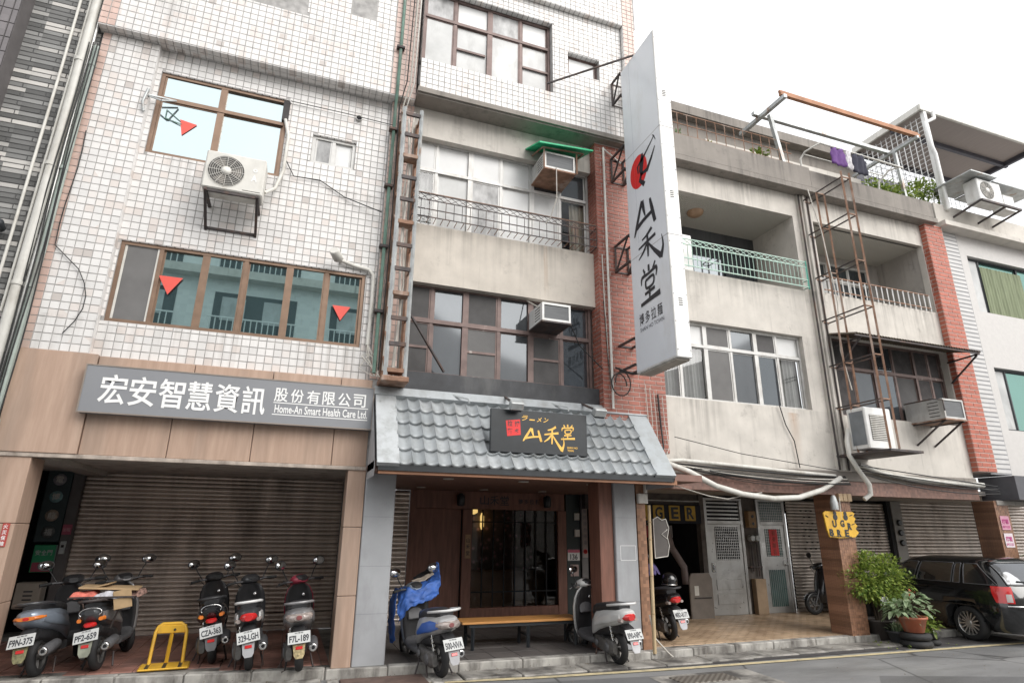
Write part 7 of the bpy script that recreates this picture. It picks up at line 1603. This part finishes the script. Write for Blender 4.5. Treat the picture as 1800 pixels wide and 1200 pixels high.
def blob(c, rx, ry, rz, n, seed, shell=.55):
    rnd = random.Random(seed); out = []
    while len(out) < n:
        v = Vector((rnd.gauss(0, 1), rnd.gauss(0, 1), rnd.gauss(0, 1))).normalized(); r_ = rnd.uniform(shell, 1)*(1+.16*math.sin(5*v.x+seed)*math.cos(4*v.z+seed*2))
        out.append((Vector(c)+Vector((v.x*rx*r_, v.y*ry*r_, v.z*rz*r_)), v))
    return out
def pot(par, x, y, z, r0, r1, h, mt_, rim=.02):
    m = MB(); m.lathe([(r0*.96, 0), (r0, .005), (r1, h-.04), (r1+rim, h-.035), (r1+rim, h), (r1-.005, h), (r1-.02, h-.05)], 28, Matrix.Translation((x, y, z)), cap=False); m.ob('pot', mt_, par)
    m = MB(); m.lathe([(r1-.01, h-.04), (0, h-.03)], 20, Matrix.Translation((x, y, z)), cap=False); m.ob('soil', m_soil, par)
pt1 = thing('potted_shrub', 'bushy shrub with small glossy leaves in a large dark pot beside the mosaic pillar', 'potted plant')
pot(pt1, 10.42, .10, 0, .19, .26, .36, mat('dark_brown_pot', (.065, .055, .05), .6, var=.2))
rnd = random.Random(3); m = MB()
for k in range(9):
    a = k*.7; e_ = Vector((10.42+.45*math.cos(a)*rnd.uniform(.3, 1), .08+.28*math.sin(a), rnd.uniform(.85, 1.25))); m.tube([(10.42+.03*math.cos(a), .10+.03*math.sin(a), .3), Vector((10.42, .1, .6)).lerp(e_, .35), e_], .018, 6, r1=.006)
m.ob('stem', m_bark, pt1)
pts = []
for c, rx, ry, rz, n in (((10.30, .0, 1.10), .58, .42, .36, 1300), ((9.90, -.08, 1.0), .34, .32, .28, 520), ((10.82, .02, 1.0), .42, .34, .30, 760), ((10.40, -.08, .82), .55, .34, .22, 620), ((10.68, .0, 1.34), .28, .26, .16, 300), ((10.15, .0, 1.38), .26, .24, .16, 260)): pts += blob(c, rx, ry, rz, n, int(c[0]*100), .35)
leaves('foliage', pt1, m_leaf, pts, .085, .042, 5)
m = MB(); m.bbox(10.20, 10.36, -.20, -.19, .62, .76, .003, ); m.ob('plant_tag', m_let, pt1)
pt2 = thing('small_potted_herb', 'small grassy herb in a dark pot between the shrub and the terracotta pot', 'potted plant'); pot(pt2, 10.40, -.30, 0, .14, .19, .22, mat('charcoal_pot', (.045, .047, .052), .55))
leaves('foliage', pt2, m_leaf2, [(Vector((10.40+random.uniform(-.12, .12), -.30+random.uniform(-.12, .12), .2)), Vector((random.uniform(-.4, .4), random.uniform(-.4, .4), 1))) for k in range(90)], .2, .03, 8, .5)
pt3 = thing('terracotta_plant', 'broad pale-leaved plant in a terracotta pot standing on two old tyres', 'potted plant'); pot(pt3, 10.42, -.58, .235, .15, .215, .25, m_tc)
m = MB(); rnd = random.Random(9); P3 = []
for k in range(26):
    a = rnd.uniform(0, 6.28); rr = rnd.uniform(.08, .38); e_ = Vector((10.42+rr*math.cos(a)*1.15, -.58+rr*math.sin(a)*.8, .50+rnd.uniform(.05, .38)*(1.1-rr))); m.tube([(10.42+.05*math.cos(a), -.58+.05*math.sin(a), .45), Vector((10.42, -.58, .58)).lerp(e_, .5)+Vector((0, 0, .05)), e_], .006, 5); P3 += [(e_, Vector((math.cos(a), math.sin(a), .2)))]*3
m.ob('stem', m_bark, pt3); leaves('foliage', pt3, m_leaf2, P3, .22, .10, 12, .8)
leaves('lower_foliage', pt3, m_leaf2, blob((10.25, -.52, .62), .34, .22, .16, 60, 23, .2), .17, .08, 24, .8)
leaves('flower', pt3, mat('rust_flower', (.45, .12, .05), .7), blob((10.5, -.58, .86), .05, .05, .04, 22, 3), .05, .03, 4)
def tyre_ring(x, y, z, r_, h, label, grp):
    m = MB(); c_ = h/2; rg = []
    for k in range(32):
        a = 2*math.pi*k/32; rg.append([Vector((x+(r_-c_+c_*math.cos(b))*math.cos(a), y+(r_-c_+c_*math.cos(b))*math.sin(a), z+c_+c_*.98*math.sin(b))) for b in [2*math.pi*j/12 for j in range(12)]])
    m.rings(rg, False, True, close=True); m.ob('old_tyre', m_rub, label=label, cat='tyre', group=grp)
tyre_ring(10.42, -.58, .0, .255, .115, 'lower old tyre under the terracotta pot', 'old tyres under the pots'); tyre_ring(10.42, -.58, .117, .25, .115, 'upper old tyre under the terracotta pot', 'old tyres under the pots')
tyre_ring(10.86, -.52, .0, .15, .1, 'lower small tyre right of the terracotta pot', 'old tyres under the pots'); tyre_ring(10.86, -.52, .102, .15, .1, 'upper small tyre right of the terracotta pot', 'old tyres under the pots')
pt4 = thing('trailing_plant', 'yellow-green trailing plant on the small tyres', 'plant', (0, 0, 0)); m = MB(); m.tube([(10.82, -.5, .1), (10.8, -.52, .25), (10.78, -.5, .4)], .008, 5); m.ob('stem', m_bark, pt4); leaves('foliage', pt4, m_leaf3, blob((10.80, -.55, .34), .2, .16, .14, 150, 7, .2), .1, .055, 9, .6)
pt5 = thing('ledge_plant', 'broad-leaved plant by the far mosaic pillar behind the car', 'plant'); m = MB(); m.tube([(14.85, -.25, .0), (14.85, -.25, 1.2)], .02, 6); m.ob('stem', m_bark, pt5); leaves('foliage', pt5, m_leaf2, blob((14.95, -.25, 1.35), .32, .25, .28, 120, 17, .1), .26, .12, 14, .6)
# green algae and leaf litter by the pots
lt = [(Vector((random.uniform(9.7, 11.2), random.uniform(-.8, -.15), .03)), Vector((random.uniform(-1, 1), random.uniform(-1, 1), 0))) for k in range(60)]
o = leaves('leaf_litter', None, m_leaf3, lt, .05, .025, 33, .1); tag(o, 'scattered fallen leaves around the flower pots', 'leaves', None, 'stuff')
# roof plants
for k, (x, y, z, rx, rz, n, mt_, lb) in enumerate(((6.9, .1, 9.75, .16, .18, 60, m_leaf2, 'small pale plant behind the roof grid at the left end'), (7.6, .1, 9.72, .14, .15, 60, m_leaf, 'small plant in a red pot behind the roof grid'), (9.0, .0, 9.78, .22, .18, 110, m_leaf3, 'yellow-green plant behind the roof grid under the pipe frame'), (12.6, .05, 9.72, .45, .22, 330, m_leaf, 'dark leafy plant on the parapet left of the white posts'), (13.35, .05, 9.72, .48, .24, 380, m_leaf, 'dense leafy plant at the right end of the parapet'), (14.2, .1, 10.1, .30, .34, 240, m_leaf3, 'yellow-green climber by the white shelter post'), (14.95, .2, 10.3, .22, .35, 200, m_leaf3, 'pale green bush right of the white shelter post'))):
    o = thing('roof_plant', lb, 'plant', (0, 0, 0), group='plants on the roof'); pot(o, x, y, 9.13, .1, .13, .2, m_tc if k in (1, 2) else m_dim)
    leaves('foliage', o, mt_, blob((x, y, z+.05), rx, rx*.7, rz, n, 40+k, .2), .11, .055, 50+k, .4)

rnd = random.Random(77); m = MB()
for k in range(420):
    x = rnd.uniform(-1, 13); y = ke(x)-abs(rnd.gauss(.03, .22)) if k % 3 else rnd.uniform(-3, -.9); s_ = rnd.uniform(.004, .013)
    m.add([(x+s_*math.cos(a)*rnd.uniform(.6, 1.2), y+s_*math.sin(a)*rnd.uniform(.6, 1.2), .036 if y > -.75 else .012) for a in (0, 1.3, 2.5, 3.8, 5.1)]+[(x, y, (.036 if y > -.75 else .012)+s_*.7)], [(i, (i+1) % 5, 5) for i in range(5)])
m.ob('road_debris', mat('grit', (.20, .17, .13), .9, var=.6, vs=40), label='grit and small litter scattered along the gutter and road edge', cat='litter', kind='stuff')
